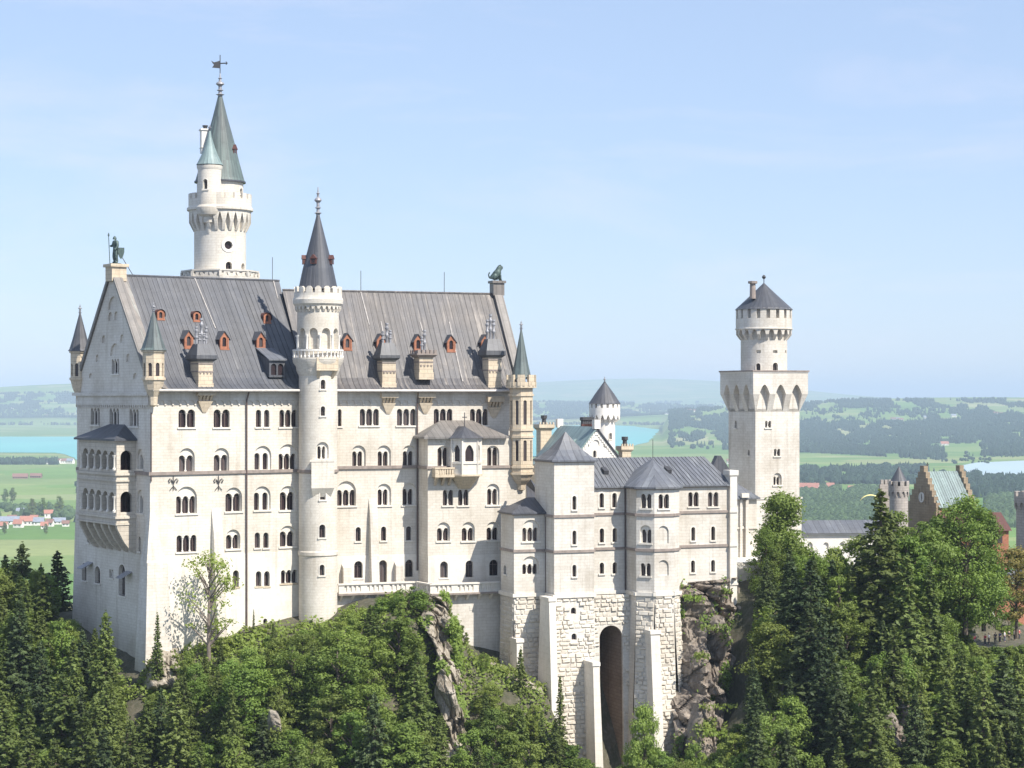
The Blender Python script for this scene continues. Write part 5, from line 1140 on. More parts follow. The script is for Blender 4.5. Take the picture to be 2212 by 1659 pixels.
for i in range(4):
    p, q = big[i], big[(i+1) % 4]; f = Fr.seg(p, q); n = 3; gap = (f.L)/(n+.42); cw = gap*.36; hh = []
    for k in range(n):
        a = (f.L-n*gap)/2+k*gap+cw/2; b = a+gap-cw; hp = archpoly(a, b, zgal, sz(640), 10, True); 
    # outer skin: lower edge runs up into the pointed arches
    pts = [(0, zt), (0, zgal)]
    for k in range(n):
        a = (f.L-n*gap)/2+k*gap+cw/2; b = a+gap-cw; pts.append((a, zgal))
        for j in range(1, 12):
            t = j/12; x = abs(2*t-1); pts.append((a+(b-a)*t, zgal+(sz(640)-zgal)*(1-x**1.7)))
        pts.append((b, zgal))
    pts += [(f.L, zgal), (f.L, zt)]
    wallmesh(w_, f.pt, pts, []); m_ = len(pts)
    w_.add([f.pt(u, 0, z) for u, z in pts]+[f.pt(u, -ex, z) for u, z in pts], [(i_, i_+m_, (i_+1) % m_+m_, (i_+1) % m_) for i_ in range(1, m_-2)])
    for k in range(n+1):                        # tapering consoles
        a = (f.L-n*gap)/2+k*gap-cw/2; b = a+cw; sh = lambda u: ex+(u-ex)*1.0
        if k == 0: a = 0
        if k == n: b = f.L
        qa, qb = min(max(a, ex), f.L-ex), min(max(b, ex), f.L-ex)
        w_.add([f.pt(a, 0, zgal), f.pt(b, 0, zgal), f.pt(qb, -ex-.02, zbk), f.pt(qa, -ex-.02, zbk), f.pt(a, -ex-.05, zgal), f.pt(b, -ex-.05, zgal)], [(3, 2, 1, 0)[::-1], (0, 3, 4), (1, 5, 2)])
    w_.add([f.pt(ex, -ex, zbk), f.pt(f.L-ex, -ex, zbk), f.pt(f.L-ex, -ex, zt), f.pt(ex, -ex, zt)], [(0, 1, 2, 3)])
w_.build('wall', M['wall2'], sq)
m = MB(); cxy = (sum(p[0] for p in big)/4, sum(p[1] for p in big)/4); m.extr([(cxy[0]+(x-cxy[0])*1.035, cxy[1]+(y-cxy[1])*1.035) for x, y in big], zt, zt+.22); m.build('roof_deck', M['band'], sq)
m = MB(); m.extr([(cxy[0]+(x-cxy[0])*1.01, cxy[1]+(y-cxy[1])*1.01) for x, y in big], zt-.25, zt-.003); m.build('cornice', M['trim'], sq)
dD = cxy[1]; DT = Cyl(XD(CS, 390), dD, rpx=122/1.66/1.47559); c = DT.c; k_ = dD/F/(1.66*1.47559); dz = lambda y: zo(YD(CS, y), dD)
w_ = MB(); hs = []; mpD = DT.map(DT.r)
for x0, x1, yt, yb in ((349, 372, 530, 568), (436, 462, 526, 568)): hs.append(window(sq, mpD, DT.u(XD(CS, x0), DT.r), DT.u(XD(CS, x1), DT.r), dz(yb), dz(yt), 1, ring=.12))
for x0, x1 in ((350, 374), (437, 461), (500, 508)):
    u0, u1 = DT.u(XD(CS, x0), DT.r), DT.u(XD(CS, x1), DT.r); hs.append(([(u0, dz(476)), (u1, dz(476)), (u1, dz(461)), (u0, dz(461))], .4, True))
cylwall(w_, DT, DT.r, zt, dz(390), hs, 40); rO = 148*k_
machic(w_, c, DT.r, rO*.99, dz(405), dz(378), dz(347), 20, .32, False); hs = []
N = 18
for k in range(N): uc = rO*(DT.th0-PI+2*PI*(k+.45)/N); hs.append(([(uc-.3, dz(293)), (uc+.3, dz(293)), (uc+.3, dz(246)), (uc-.3, dz(246))], .6, True))
cylwall(w_, DT, rO, dz(347), dz(240), hs, 40); w_.lathe(c, [(rO, dz(352)), (rO+.12, dz(350)), (rO+.12, dz(345)), (rO, dz(343))], 40, cap=False)
w_.build('turret', M['wall2'], sq, smooth=30)
sp = MB(); sp.lathe(c, [(153*k_, dz(246)), (148*k_, dz(240)), (70*k_, dz(168)), (.1, dz(104))], 28); sp.build('spire', M['roofdk'], sq)
m = MB(); m.lathe(c, [(.07, dz(108)), (.07, dz(82)), (.2, dz(80)), (.34, dz(72)), (.2, dz(64)), (.04, dz(60))], 10); m.build('finial', M['iron'], sq)
m = MB(); pc_ = P(XD(CS, 331), 0, dD-2.5); m.lathe(pc_[:2], [(.5, dz(190)), (.45, dz(112)), (.75, dz(110)), (.75, dz(98)), (.4, dz(97))], 10); m.build('chimney', M['band'], sq)
# wing between the bower and the square tower
GW = Fr(P(XD(CS, 240), 0, 312)[:2], 21); gz = lambda y: zo(YD(CS, y), 312)
gw = thing('link_building', 'pale link building with dark roof at the foot of the square tower', 'building', (*GW.xy(2), -30))
u1 = GW.u(XD(CS, 352)); w_ = MB(); hh = [winpx(gw, GW, CS, 262, 276, 1275, 1390, 1), winpx(gw, GW, CS, 262, 276, 1470, 1560, 1)]
wallmesh(w_, GW.pt, [(-3, -32), (u1, -32), (u1, gz(1240)), (-3, gz(1240))], hh); w_.box(GW, u1-2.1, u1-1.6, 0, .5, -32, gz(1250)); w_.box(GW, .6, .95, 0, .35, -32, gz(1250)); w_.box(GW, -3, u1, 0, .22, gz(1405), gz(1395)); w_.build('wall', M['wall2'], gw)
sheet_ = MB(); sheet_.add([GW.pt(-3, .6, gz(1240)), GW.pt(u1+.3, .6, gz(1240)), GW.pt(u1-1.8, -5, gz(1150)), GW.pt(-3, -5, gz(1150)), GW.pt(-3, .6, gz(1248)), GW.pt(u1+.3, .6, gz(1248))], [(0, 1, 2, 3), (0, 4, 5, 1), (1, 2, 5)]); sheet_.build('roof', M['roofK'], gw)
m = MB(); a0 = GW.u(XD(CS, 136), -3); a1 = GW.u(XD(CS, 215), -3); zz = lambda y: zo(YD(CS, y), 311)
m.prism(Fr(GW.xy(0, -3), 21), [(a0-.5, zz(1090)), (a1+.4, zz(1160)), (a1+.4, zz(1130)), ((a0*.7+a1*.3), zz(1020)), (a0+.2, zz(1020)), (a0-.5, zz(1070))], -.9, .2); m.build('parapet_gable', M['roofdk'], gw)
m = MB(); u = GW.u(XD(CS, 290), .6); m.box(GW, u-.7, u+.5, .3, 1.0, gz(1238), gz(1215)); m.build('roof_hatch', M['trim'], gw)
# ============================================================ LOW WING, GATEHOUSE, EDGE TOWER
LW = Fr(P(1725, 0, 345)[:2], 6); lz = lambda y: zo(y, 345)
lowg = thing('low_wing', 'low white courtyard wing with dark roof right of the square tower', 'building', (*LW.xy(6), -30))
w_ = MB(); hh = [(archpoly(x, x+.9, lz(1190), lz(1172)), .3, True) for x in (1.5, 4.2, 6.9, 9.6)]; wallmesh(w_, LW.pt, [(0, -36), (14.5, -36), (14.5, lz(1152)), (0, lz(1152))], hh); w_.add([LW.pt(0, -6, -36), LW.pt(0, 0, -36), LW.pt(0, 0, lz(1152)), LW.pt(0, -6, lz(1152))], [(0, 1, 2, 3)]); w_.box(LW, -.1, 14.6, 0, .3, lz(1156), lz(1152)); w_.build('wall', M['white'], lowg)
m = MB(); m.add([LW.pt(-.4, .6, lz(1152)), LW.pt(14.8, .6, lz(1152)), LW.pt(14.8, -4, lz(1127)), LW.pt(-.4, -4, lz(1127)), LW.pt(14.8, -8, lz(1152)), LW.pt(-.4, -8, lz(1152))], [(0, 1, 2, 3), (3, 2, 4, 5)]); m.build('roof', M['roofK'], lowg)
dG = 372.0; gc_ = P(XD(CG, 1495), 0, dG)[:2]; GR = Fr(gc_, 24); GL = Fr(gc_, -66); gz = lambda y: zo(YD(CG, y), dG)
gh = thing('gatehouse', 'brown gatehouse with stepped gables, clock and pale green roof rising over the trees', 'gatehouse', (*GR.xy(4, -4), -45))
wg_ = -GL.u(XD(CG, 1265)); lr = GR.u(XD(CG, 1790)); zr, ze = gz(782), gz(1060)
def stepped(mb, f, a, b, zbase, ze, zap, n=6):
    pts = [(a, zbase), (b, zbase)]; c = (a+b)/2; hw = (b-a)/2
    for k in range(n): x = b-(hw-.55)*k/n; pts += [(x, ze+(zap-ze)*(k+.0)/n+.4), (x, ze+(zap-ze)*(k+1)/n)] if k else [(x, ze+(zap-ze)/n)]
    q = pts[2:]; pts += [(2*c-x, z) for x, z in q[::-1]]
    o = [pts[0]]
    for p in pts[1:]:
        if abs(p[0]-o[-1][0])+abs(p[1]-o[-1][1]) > 1e-4: o.append(p)
    mb.prism(f, o, -.9, 0.02)
def staired(mb, f, a, b, zbase, ze, zap, n=6):
    c = (a+b)/2; hw = (b-a)/2; st = (hw-.6)/n
    mb.box(f, a, b, -.9, .02, zbase, ze+.6)
    for k in range(1, n+1): mb.box(f, a+st*k, b-st*k, -.9+.002*k, .02-.002*k, ze+.6+(zap-ze-.6)*(k-1)/n, ze+.6+(zap-ze-.6)*k/n)
m = MB(); staired(m, GL, -wg_, 0, -45, ze, gz(735)); 
for k in range(5): x = -wg_*.5-wg_*.22+wg_*.11*k; m.box(GL, x-.14, x+.14, 0, .1, ze+.2, ze+2.0+(1.6 if k == 2 else .8 if k in (1, 3) else 0))
m.build('stepped_gable', M['browngable'], gh)
m = MB(); fE = Fr(GR.xy(lr, -wg_), GL.a); staired(m, fE, 0, wg_, -45, ze, gz(735)); m.build('stepped_gable', M['browngable'], gh)
m = MB(); m.box(GR, 0, lr, -wg_, -.1, -45, ze); m.build('wall', M['dormer'], gh)
m = MB(); a = [GR.pt(.5, .35, ze-.3), GR.pt(lr, .35, ze-.3), GR.pt(lr, -wg_/2, zr), GR.pt(.5, -wg_/2, zr)]; m.add(a+[GR.pt(.5, -wg_-.35, ze-.3), GR.pt(lr, -wg_-.35, ze-.3)], [(0, 1, 2, 3), (3, 2, 5, 4)]); rseams(m, GR, *a, 14); m.build('roof', M['copperK'], gh)
uc, zc_ = -wg_*.5, gz(995); m = MB(); n = 20; m.add([GL.pt(uc+.62*math.cos(2*PI*j/n), .1, zc_+.72*math.sin(2*PI*j/n)) for j in range(n)], [tuple(range(n))]); m.add([GL.pt(uc+rr*math.cos(2*PI*j/n), w, zc_+rr*1.15*math.sin(2*PI*j/n)) for rr, w in ((.6, .16), (.8, .16), (.8, 0)) for j in range(n)], [(j, (j+1) % n, (j+1) % n+n, j+n)[::-1] for j in range(n)]+[(j+n, (j+1) % n+n, (j+1) % n+2*n, j+2*n)[::-1] for j in range(n)]); o = m.build('clock', M['white'], gh)
m = MB(); m.tube([GL.pt(uc, .16, zc_), GL.pt(uc+.05, .16, zc_+.5)], .05, 4); m.tube([GL.pt(uc, .16, zc_), GL.pt(uc+.3, .16, zc_-.15)], .05, 4); m.build('clock_hand', M['iron'], o)
m = MB(); m.tube([GR.pt(1.2, -wg_/2, zr), GR.pt(1.2, -wg_/2, zr+1.6)], .1, 6); m.tube([GR.pt(.9, -wg_/2, zr+1.2), GR.pt(1.5, -wg_/2, zr+1.2)], .09, 5); m.build('finial', M['iron'], gh)
GT = Cyl(XD(CG, 1190), 371, rpx=80/2.56/1.47559); c = GT.c; w_ = MB(); cylwall(w_, GT, GT.r*.94, -45, gz(960), [(archpoly(GT.u(XD(CG, x0), GT.r), GT.u(XD(CG, x1), GT.r), gz(965), gz(925)), .3, True) for x0, x1 in ((1172, 1200),)] if False else [], 24)
machic(w_, c, GT.r*.94, GT.r*1.05, gz(975), gz(960), gz(930), 12, .35, False); w_.lathe(c, [(GT.r*1.05, gz(932)), (GT.r*1.05, gz(890)), (GT.r*.85, gz(890))], 24, cap=False); crenel(w_, c, GT.r*.85, GT.r*1.05, gz(890), gz(850), 9, .6)
w_.build('turret', M['greystone'], gh, smooth=30); m = MB(); m.lathe(c, [(72/2.56/1.47559*371/F, gz(858)), (.06, gz(733))], 18); m.build('spire', M['roofdk'], gh)
m = MB(); fT = Fr(P(XD(CG, 1045), 0, 376)[:2], 10)
for k in range(3): m.box(fT, k*.75, k*.75+.5, -.6, 0, gz(890), gz(850))
m.box(fT, -.2, 3, -.6, -.02, -45, gz(888)); m.build('battlement_wall', M['greystone'], gh)
m = MB(); m.tube([GR.pt(3.3, -wg_*.28, ze+1), GR.pt(3.3, -wg_*.28, ze+2.6)], .3, 6); m.build('roof_vent', M['iron'], gh)
rb = thing('brick_wing', 'red brick gatehouse wing half hidden by trees', 'building', (*GR.xy(8, -2), -45)); m = MB(); fR = Fr(P(2052, 0, 362)[:2], 12); m.box(fR, 0, 11, -6, 0, -50, zo(1148, 362)); hh = []
m.build('wall', M['dormer'], rb); m = MB(); m.add([fR.pt(-.4, .5, zo(1148, 362)), fR.pt(11.4, .5, zo(1148, 362)), fR.pt(11.4, -4, zo(1108, 366)), fR.pt(-.4, -4, zo(1108, 366)), fR.pt(-.4, -8, zo(1148, 362)), fR.pt(11.4, -8, zo(1148, 362))], [(0, 1, 2, 3), (3, 2, 5, 4)]); m.build('roof', M['dormerdk'], rb)
for k in range(4): g = MB(); quad(g, fR.pt, 1+k*2.6, 2+k*2.6, zo(1175, 362), zo(1156, 362), .03); g.build('window', M['glass'], rb)
ET = Cyl(2232, 352, rpx=36); c = ET.c; ez = lambda y: zo(YD(CG, y), 352); w_ = MB()
et = thing('edge_tower', 'grey round gate tower with battlements cut by the right picture edge', 'tower', (*c, -45))
cylwall(w_, ET, ET.r, -45, ez(1060), [], 28); machic(w_, c, ET.r, ET.r*1.12, ez(1085), ez(1060), ez(1020), 14, .35, False); w_.lathe(c, [(ET.r*1.12, ez(1022)), (ET.r*1.12, ez(975)), (ET.r*.95, ez(975))], 28, cap=False); crenel(w_, c, ET.r*.95, ET.r*1.12, ez(975), ez(938), 10, .62); w_.build('wall', M['greystone'], et, smooth=30)
HF = Fr(P(2098, 0, 333)[:2], 16); hz = lambda y: zo(y, 333)
hb = thing('kiosk', 'small grey and orange house among the trees above the crowd', 'building', (*HF.xy(3), -42)); m = MB(); m.box(HF, 0, 4.2, -5, 0, -46, hz(1258)); m.build('wall', M['white'], hb); m = MB(); m.box(HF, 4.2, 10, -5, -.4, -46, hz(1270)); m.build('annex', M['dormer'], hb)
m = MB(); m.add([HF.pt(-.4, .4, hz(1258)), HF.pt(10.4, .4, hz(1262)), HF.pt(10.4, -5, hz(1240)), HF.pt(-.4, -5, hz(1236))], [(0, 1, 2, 3)]); m.build('roof', M['roofK'], hb)
for x in (.8, 2.6): g = MB(); quad(g, HF.pt, x, x+.9, hz(1335), hz(1290), .03); g.build('window', M['glass'], hb)

# ============================================================ STATUES ON THE GABLES
def skin(name, pts, edges, mat, parent=None, sub=2, root=0):
    me = bpy.data.meshes.new(name); off = WORLD.get(parent.as_pointer(), (0, 0, 0)) if parent else (0, 0, 0)
    me.from_pydata([p[:3] for p in pts], edges, []); o = bpy.data.objects.new(name, me); COL.objects.link(o)
    o.modifiers.new('Skin', 'SKIN'); o.modifiers.new('Sub', 'SUBSURF').levels = sub; o.modifiers['Sub'].render_levels = sub
    for i, p in enumerate(pts): me.skin_vertices[0].data[i].radius = (p[3], p[3]); me.skin_vertices[0].data[i].use_root = (i == root)
    dg = bpy.context.evaluated_depsgraph_get(); dg.update(); nm = bpy.data.meshes.new_from_object(o.evaluated_get(dg)); o.modifiers.clear(); o.data = nm; nm.name = name
    nm.materials.clear(); nm.materials.append(mat); nm.polygons.foreach_set('use_smooth', [True]*len(nm.polygons)); bpy.data.meshes.remove(me)
    if parent: o.parent = parent
    return o
b = FG.pt(-12.25, -.5, 17.9); kn = thing('knight_statue', 'dark bronze knight statue with spear and shield on the west gable', 'statue', b)
HS = 3.55
fwd = Vector((FA.ux*-1, FA.uy*-1, 0)); rgt = Vector((FA.nx, FA.ny, 0)); k = HS
def kp(r, f, z, rad): v = rgt*(r*k)+fwd*(f*k); return (v.x, v.y, z*k+.12, rad*k*1.3)
K = [kp(0, 0, .50, .085), kp(0, .0, .60, .08), kp(0, .01, .72, .10), kp(0, .01, .80, .085), kp(0, .02, .86, .042), kp(0, .04, .94, .058),
     kp(-.07, 0, .46, .07), kp(-.08, .04, .26, .05), kp(-.09, 0, .05, .038), kp(-.09, .09, .02, .034), kp(.07, 0, .46, .07), kp(.10, .02, .26, .05), kp(.11, -.02, .05, .038), kp(.12, .07, .02, .034),
     kp(-.13, .01, .80, .055), kp(-.2, .05, .66, .04), kp(-.17, .13, .66, .032), kp(-.16, .16, .68, .03), kp(.14, .01, .80, .055), kp(.2, 0, .64, .042), kp(.2, .1, .52, .032), kp(.2, .14, .49, .03)]
skin('body', K, [(0, 1), (1, 2), (2, 3), (3, 4), (4, 5), (0, 6), (6, 7), (7, 8), (8, 9), (0, 10), (10, 11), (11, 12), (12, 13), (3, 14), (14, 15), (15, 16), (16, 17), (3, 18), (18, 19), (19, 20), (20, 21)], M['bronze'], kn)
m = MB(); m.lathe((b[0]+fwd.x*.14, b[1]+fwd.y*.14), [(.26, b[2]+.12+.905*k), (.25, b[2]+.12+.95*k), (.18, b[2]+.12+1.0*k), (.06, b[2]+.12+1.035*k)], 12); m.build('helmet', M['bronze'], kn, smooth=40)
sp0 = Vector(b)+rgt*(-.15*k)+fwd*(.17*k); m = MB(); m.tube([sp0+Vector((0, 0, .1)), sp0+Vector((0, 0, 1.06*k))+fwd*.18], .055, 6); tip = sp0+Vector((0, 0, 1.06*k))+fwd*.18; m.lathe(tip[:2], [(.05, tip.z-.05), (.14, tip.z+.15), (.02, tip.z+.5)], 6); m.build('spear', M['bronze'], kn)
m = MB(); sh = [(-.42, 1.05), (.42, 1.05), (.42, .45), (.25, -.1), (0, -.45), (-.25, -.1), (-.42, .45)]; sc_ = Vector(b)+rgt*(.2*k)+fwd*(-.13*k)+Vector((0, 0, .34*k))
fs_ = Fr((sc_.x, sc_.y), FA.a-14); m.prism(fs_, [(x*1.05, sc_.z+z*1.05-.1) for x, z in sh[::-1]][::-1] if False else [(x*1.05, sc_.z+z*1.05-.1) for x, z in sh][::-1], -.06, .06); m.build('shield', M['bronze'], kn)
m = MB(); m.lathe(b[:2], [(.75, b[2]), (.75, b[2]+.12), (.6, b[2]+.14)], 12); m.build('base', M['bronze'], kn)
m = MB(); m.tube([FA.pt(1.2, -12.25, 19.2), FA.pt(3.0, -12.25, 16.5)], .05, 5); m.build('brace', M['iron'], kn)
b = FB.pt(30.45, -10, 16.95); li = thing('lion_statue', 'green bronze lion statue sitting on the eastern gable end', 'statue', b)
f2 = Vector((FB.ux, FB.uy, 0)); r2_ = Vector((FB.nx, FB.ny, 0))
def lp(r, f, z, rad): v = (r2_*r+f2*f)*1.25; return (v.x, v.y, z*1.25, rad*1.3)
K = [lp(0, -.55, .45, .36), lp(0, -.25, .75, .36), lp(0, .1, 1.1, .36), lp(0, .3, 1.45, .34), lp(0, .5, 1.62, .24), lp(0, .75, 1.55, .15),
     lp(.22, .3, .75, .15), lp(.22, .38, .1, .11), lp(.22, .55, .07, .1), lp(-.22, .3, .75, .15), lp(-.22, .38, .1, .11), lp(-.22, .55, .07, .1),
     lp(.32, -.35, .4, .25), lp(.34, .0, .15, .14), lp(-.32, -.35, .4, .25), lp(-.34, .0, .15, .14), lp(0, -.95, .3, .09), lp(.1, -1.1, .7, .07), lp(.12, -.95, 1.0, .09), lp(.13, .42, 1.9, .07), lp(-.13, .42, 1.9, .07)]
skin('body', K, [(0, 1), (1, 2), (2, 3), (3, 4), (4, 5), (2, 6), (6, 7), (7, 8), (2, 9), (9, 10), (10, 11), (0, 12), (12, 13), (0, 14), (14, 15), (0, 16), (16, 17), (17, 18), (3, 19), (3, 20)], M['bronze'], li)
# ============================================================ THE CASTLE ROCK (terrain)
cps = []
def cp(X, Y, d): cps.append((*P(X, Y, d),))
for a in ((300, 1452, 268.5), (440, 1392, 273), (530, 1360, 277), (690, 1346, 278.5), (640, 1346, 278), (760, 1306, 277), (900, 1292, 276), (950, 1318, 276), (1000, 1405, 278), (1030, 1440, 278), (1090, 1450, 276), (1185, 1500, 273), (1290, 1690, 268), (1400, 1700, 266),
          (1470, 1660, 267), (1545, 1640, 272), (1600, 1500, 278), (1640, 1330, 286), (1650, 1245, 296), (1750, 1240, 305), (1900, 1240, 312), (2120, 1400, 322), (2190, 1405, 322), (2260, 1400, 322), (2010, 1400, 312), (1640, 1243, 330), (1900, 1235, 345), (2100, 1330, 360),
          (240, 1425, 277), (150, 1335, 292), (60, 1330, 298), (-80, 1340, 296), (-250, 1400, 290), (0, 1480, 280), (120, 1480, 274),
          (300, 1640, 254), (100, 1640, 258), (520, 1580, 258), (700, 1560, 258), (860, 1520, 260), (970, 1560, 266), (985, 1470, 270), (1010, 1680, 262), (1100, 1660, 262), (1200, 1720, 260), (1750, 1560, 272), (1860, 1600, 270), (1980, 1560, 276), (2080, 1560, 280), (2200, 1560, 285), (2350, 1560, 285),
          (1200, 1560, 277), (1240, 1760, 276), (1310, 1790, 277), (1400, 1790, 276), (1455, 1740, 276), (1330, 1790, 281), (1290, 1740, 279), (1480, 1640, 280), (1540, 1640, 281), (1600, 1600, 283), (1540, 1282, 294), (1150, 1500, 279.5), (1240, 1600, 282), (1400, 1600, 284), (1020, 1440, 280.5), (930, 1320, 279), (700, 1380, 273), (560, 1420, 270), (830, 1330, 271), (880, 1420, 266)): cp(*a)
for X in range(-400, 2700, 350):
    r = (X-CX)/F
    for d, z in ((228, -66), (195, -92), (150, -118), (80, -122), (10, -120), (380, -62), (470, -122), (580, -188), (680, -200)): cps.append((r*d, d, z))
for x in (-200, 260):
    for y, z in ((20, -110), (120, -110), (220, -85), (300, -60), (420, -95), (600, -180)): cps.append((x, y, z))
for p in ((-20, 300, -28), (10, 305, -26), (30, 310, -26), (60, 330, -27), (-40, 300, -30), (80, 370, -40)): cps.append(p)
cpa = np.array(cps); n_ = len(cpa)
D_ = np.linalg.norm(cpa[:, None, :2]-cpa[None, :, :2], axis=2)
cw_ = np.linalg.solve(np.block([[D_+0*np.eye(n_), np.ones((n_, 1))], [np.ones((1, n_)), np.zeros((1, 1))]]), np.append(cpa[:, 2], 0))
def hraw(x, y):
    x = np.asarray(x, float); y = np.asarray(y, float)
    return (np.sqrt((x[..., None]-cpa[:, 0])**2+(y[..., None]-cpa[:, 1])**2)*cw_[:-1]).sum(-1)+cw_[-1]
def hn(x, y): return 1.1*noise.fractal(Vector((x*.09, y*.09, 3.3)), 1.0, 2.0, 4)
def hgt(x, y): return float(hraw(x, y))+hn(x, y)
xs_ = np.concatenate([np.arange(-330, -130, 6), np.arange(-130, 180, 1.75), np.arange(180, 380, 6)]); ys_ = np.concatenate([np.arange(-30, 230, 6), np.arange(230, 330, 1.25), np.arange(330, 640, 5)])
gx, gy = np.meshgrid(xs_, ys_); gz_ = np.zeros_like(gx)
for i in range(gx.shape[0]): gz_[i] = hraw(gx[i], gy[i])
gz_ += np.array([[hn(x, y) for x, y in zip(a, b)] for a, b in zip(gx, gy)])
def gridmesh(name, gx, gy, gz, mat, kind='structure', smooth=True):
    ny, nx = gx.shape; v = np.stack([gx.ravel(), gy.ravel(), gz.ravel()], 1)
    i = np.arange(ny*nx).reshape(ny, nx); q = np.stack([i[:-1, :-1], i[:-1, 1:], i[1:, 1:], i[1:, :-1]], -1).reshape(-1, 4)
    return rawmesh(name, v, q, mat, kind, smooth)
def rawmesh(name, v, q, mat, kind=None, smooth=False, parent=None):
    me = bpy.data.meshes.new(name); k = q.shape[1]
    me.vertices.add(len(v)); me.vertices.foreach_set('co', np.asarray(v, np.float32).ravel())
    me.loops.add(q.size); me.loops.foreach_set('vertex_index', q.ravel().astype(np.int32))
    me.polygons.add(len(q)); me.polygons.foreach_set('loop_start', np.arange(0, q.size, k, dtype=np.int32)); me.polygons.foreach_set('loop_total', np.full(len(q), k, np.int32))
    me.polygons.foreach_set('use_smooth', np.full(len(q), smooth)); me.update(); me.validate(); me.materials.append(mat)
    o = bpy.data.objects.new(name, me); COL.objects.link(o)
    if kind: o['kind'] = kind
    if parent: o.parent = parent
    return o
def rockmat(name, c1, c2, c3, moss=(0.06, 0.085, 0.025), mossamt=0.9):
    m, n, l, p = newmat(name); geo = n.new('ShaderNodeNewGeometry')
    v = noise_node(n, l, geo.outputs['Position'], 0.35, 8, 0.7, (1, 1, .6)); v2 = noise_node(n, l, geo.outputs['Position'], 1.6, 6, 0.7, (1, 1, .35))
    c = mix(n, l, c1, c2, ramp(n, l, v, [(0.35, (0, 0, 0)), (0.62, (1, 1, 1))])); c = mix(n, l, c, c3, ramp(n, l, v2, [(0.5, (0, 0, 0)), (0.72, (.8, .8, .8))]))
    sp = n.new('ShaderNodeSeparateXYZ'); l.new(geo.outputs['True Normal'], sp.inputs[0])
    v3 = noise_node(n, l, geo.outputs['Position'], 0.5, 4, 0.6); ad = n.new('ShaderNodeMath'); ad.operation = 'ADD'; l.new(sp.outputs[2], ad.inputs[0]); l.new(v3, ad.inputs[1])
    c = mix(n, l, c, moss, ramp(n, l, ad.outputs[0], [(1.0, (0, 0, 0)), (1.22, (mossamt,)*3)]))
    l.new(c, p.inputs['Base Color']); p.inputs['Roughness'].default_value = 0.95
    bp = n.new('ShaderNodeBump'); bp.inputs['Strength'].default_value = 0.7; bp.inputs['Distance'].default_value = 0.25; l.new(v2, bp.inputs['Height']); l.new(bp.outputs[0], p.inputs['Normal'])
    return m
M['ground'] = rockmat('wooded_slope', (0.05, 0.055, 0.03), (0.10, 0.09, 0.06), (0.16, 0.14, 0.11), (0.045, 0.07, 0.02))
M['rock'] = rockmat('brown_grey_cliff', (0.29, 0.245, 0.20), (0.14, 0.115, 0.095), (0.42, 0.37, 0.31))
M['rockpale'] = rockmat('pale_rock', (0.40, 0.355, 0.29), (0.20, 0.17, 0.125), (0.60, 0.55, 0.47), mossamt=1.0)
gridmesh('castle_hill', gx, gy, gz_, M['ground'])
# bare rock faces: curved sheets broken up by noise
def cliff(name, poly, mat, amp=1.6, nu=110, nv=130, seed=0, bulge=2.0, sink=False):
    """poly: rows from top to bottom, each ((XL,YL,dL),(XR,YR,dR))"""
    rows = [(P(*a), P(*b)) for a, b in poly]; v = []
    for j in range(nv+1):
        t = j/nv*(len(rows)-1); i = min(int(t), len(rows)-2); t -= i
        L = rows[i][0].lerp(rows[i+1][0], t); Rr = rows[i][1].lerp(rows[i+1][1], t)
        for k in range(nu+1):
            s = k/nu; p = L.lerp(Rr, s); out = Vector((.25, -.97, .1))
            e = 1-abs(2*s-1)**4
            if sink: ev_ = 1-abs(2*j/nv-1)**5; e = min(e, ev_)
            f0 = noise.turbulence(Vector((p.x*.55+seed, p.y*.4, p.z*.42)), 4, True)*amp*.55
            f = noise.fractal(Vector((p.x*.16+seed, p.y*.16, p.z*.10)), 1.0, 2.1, 5)*amp*2.0
            f += (abs(noise.noise(Vector((p.x*.3+seed, p.z*.12, 7))))-.25)*amp*2.2
            f += (noise.cell(Vector((p.x*.45, p.y*.3, p.z*.35+seed)))-.5)*amp*.5
            vd, vp_ = noise.voronoi(Vector((p.x*.28+seed+.5*noise.noise(p*.4), p.y*.2, p.z*.17))); f += (noise.cell(vp_[0]*7.7)-.5)*amp*.95-max(0, .09-(vd[1]-vd[0]))*amp*7
            vd, vp_ = noise.voronoi(Vector((p.x*.8+seed, p.y*.5, p.z*.5))); f += (noise.cell(vp_[0]*9.1)-.5)*amp*.45
            f += f0; hl = noise.noise(Vector((p.x*.22+seed*2, p.y*.2, p.z*.17)));  f -= max(0, hl-.22)*amp*5.5; v.append(p+out*(f*(.35+.65*e)+bulge*(e-1)*(3 if sink else 1.5))+Vector((noise.noise(p*.2)*1.2*(1-e), 0, 0)))
    i = np.arange((nu+1)*(nv+1)).reshape(nv+1, nu+1); q = np.stack([i[1:, :-1], i[1:, 1:], i[:-1, 1:], i[:-1, :-1]], -1).reshape(-1, 4)
    CLV.append((np.array(v), nu, seed))
    return rawmesh(name, np.array(v), q, mat, 'structure', False)
CLV = []
cliff('rock_cliff', [((1455, 1262, 286), (1618, 1245, 291)), ((1466, 1290, 283), (1625, 1290, 289)), ((1470, 1400, 281), (1620, 1400, 284)), ((1472, 1480, 279), (1590, 1470, 281)), ((1474, 1560, 276), (1580, 1560, 278)), ((1478, 1700, 271), (1600, 1700, 273))], M['rock'], 1.7, seed=3)
cliff('rock_ridge', [((925, 1288, 272.5), (962, 1288, 275)), ((932, 1330, 268), (990, 1340, 273.5)), ((946, 1400, 264), (1006, 1410, 271.5)), ((955, 1470, 260.5), (1012, 1480, 268)), ((962, 1560, 257), (1020, 1560, 264)), ((960, 1720, 251), (1030, 1720, 259))], M['rockpale'], 1.25, 90, 170, seed=11)
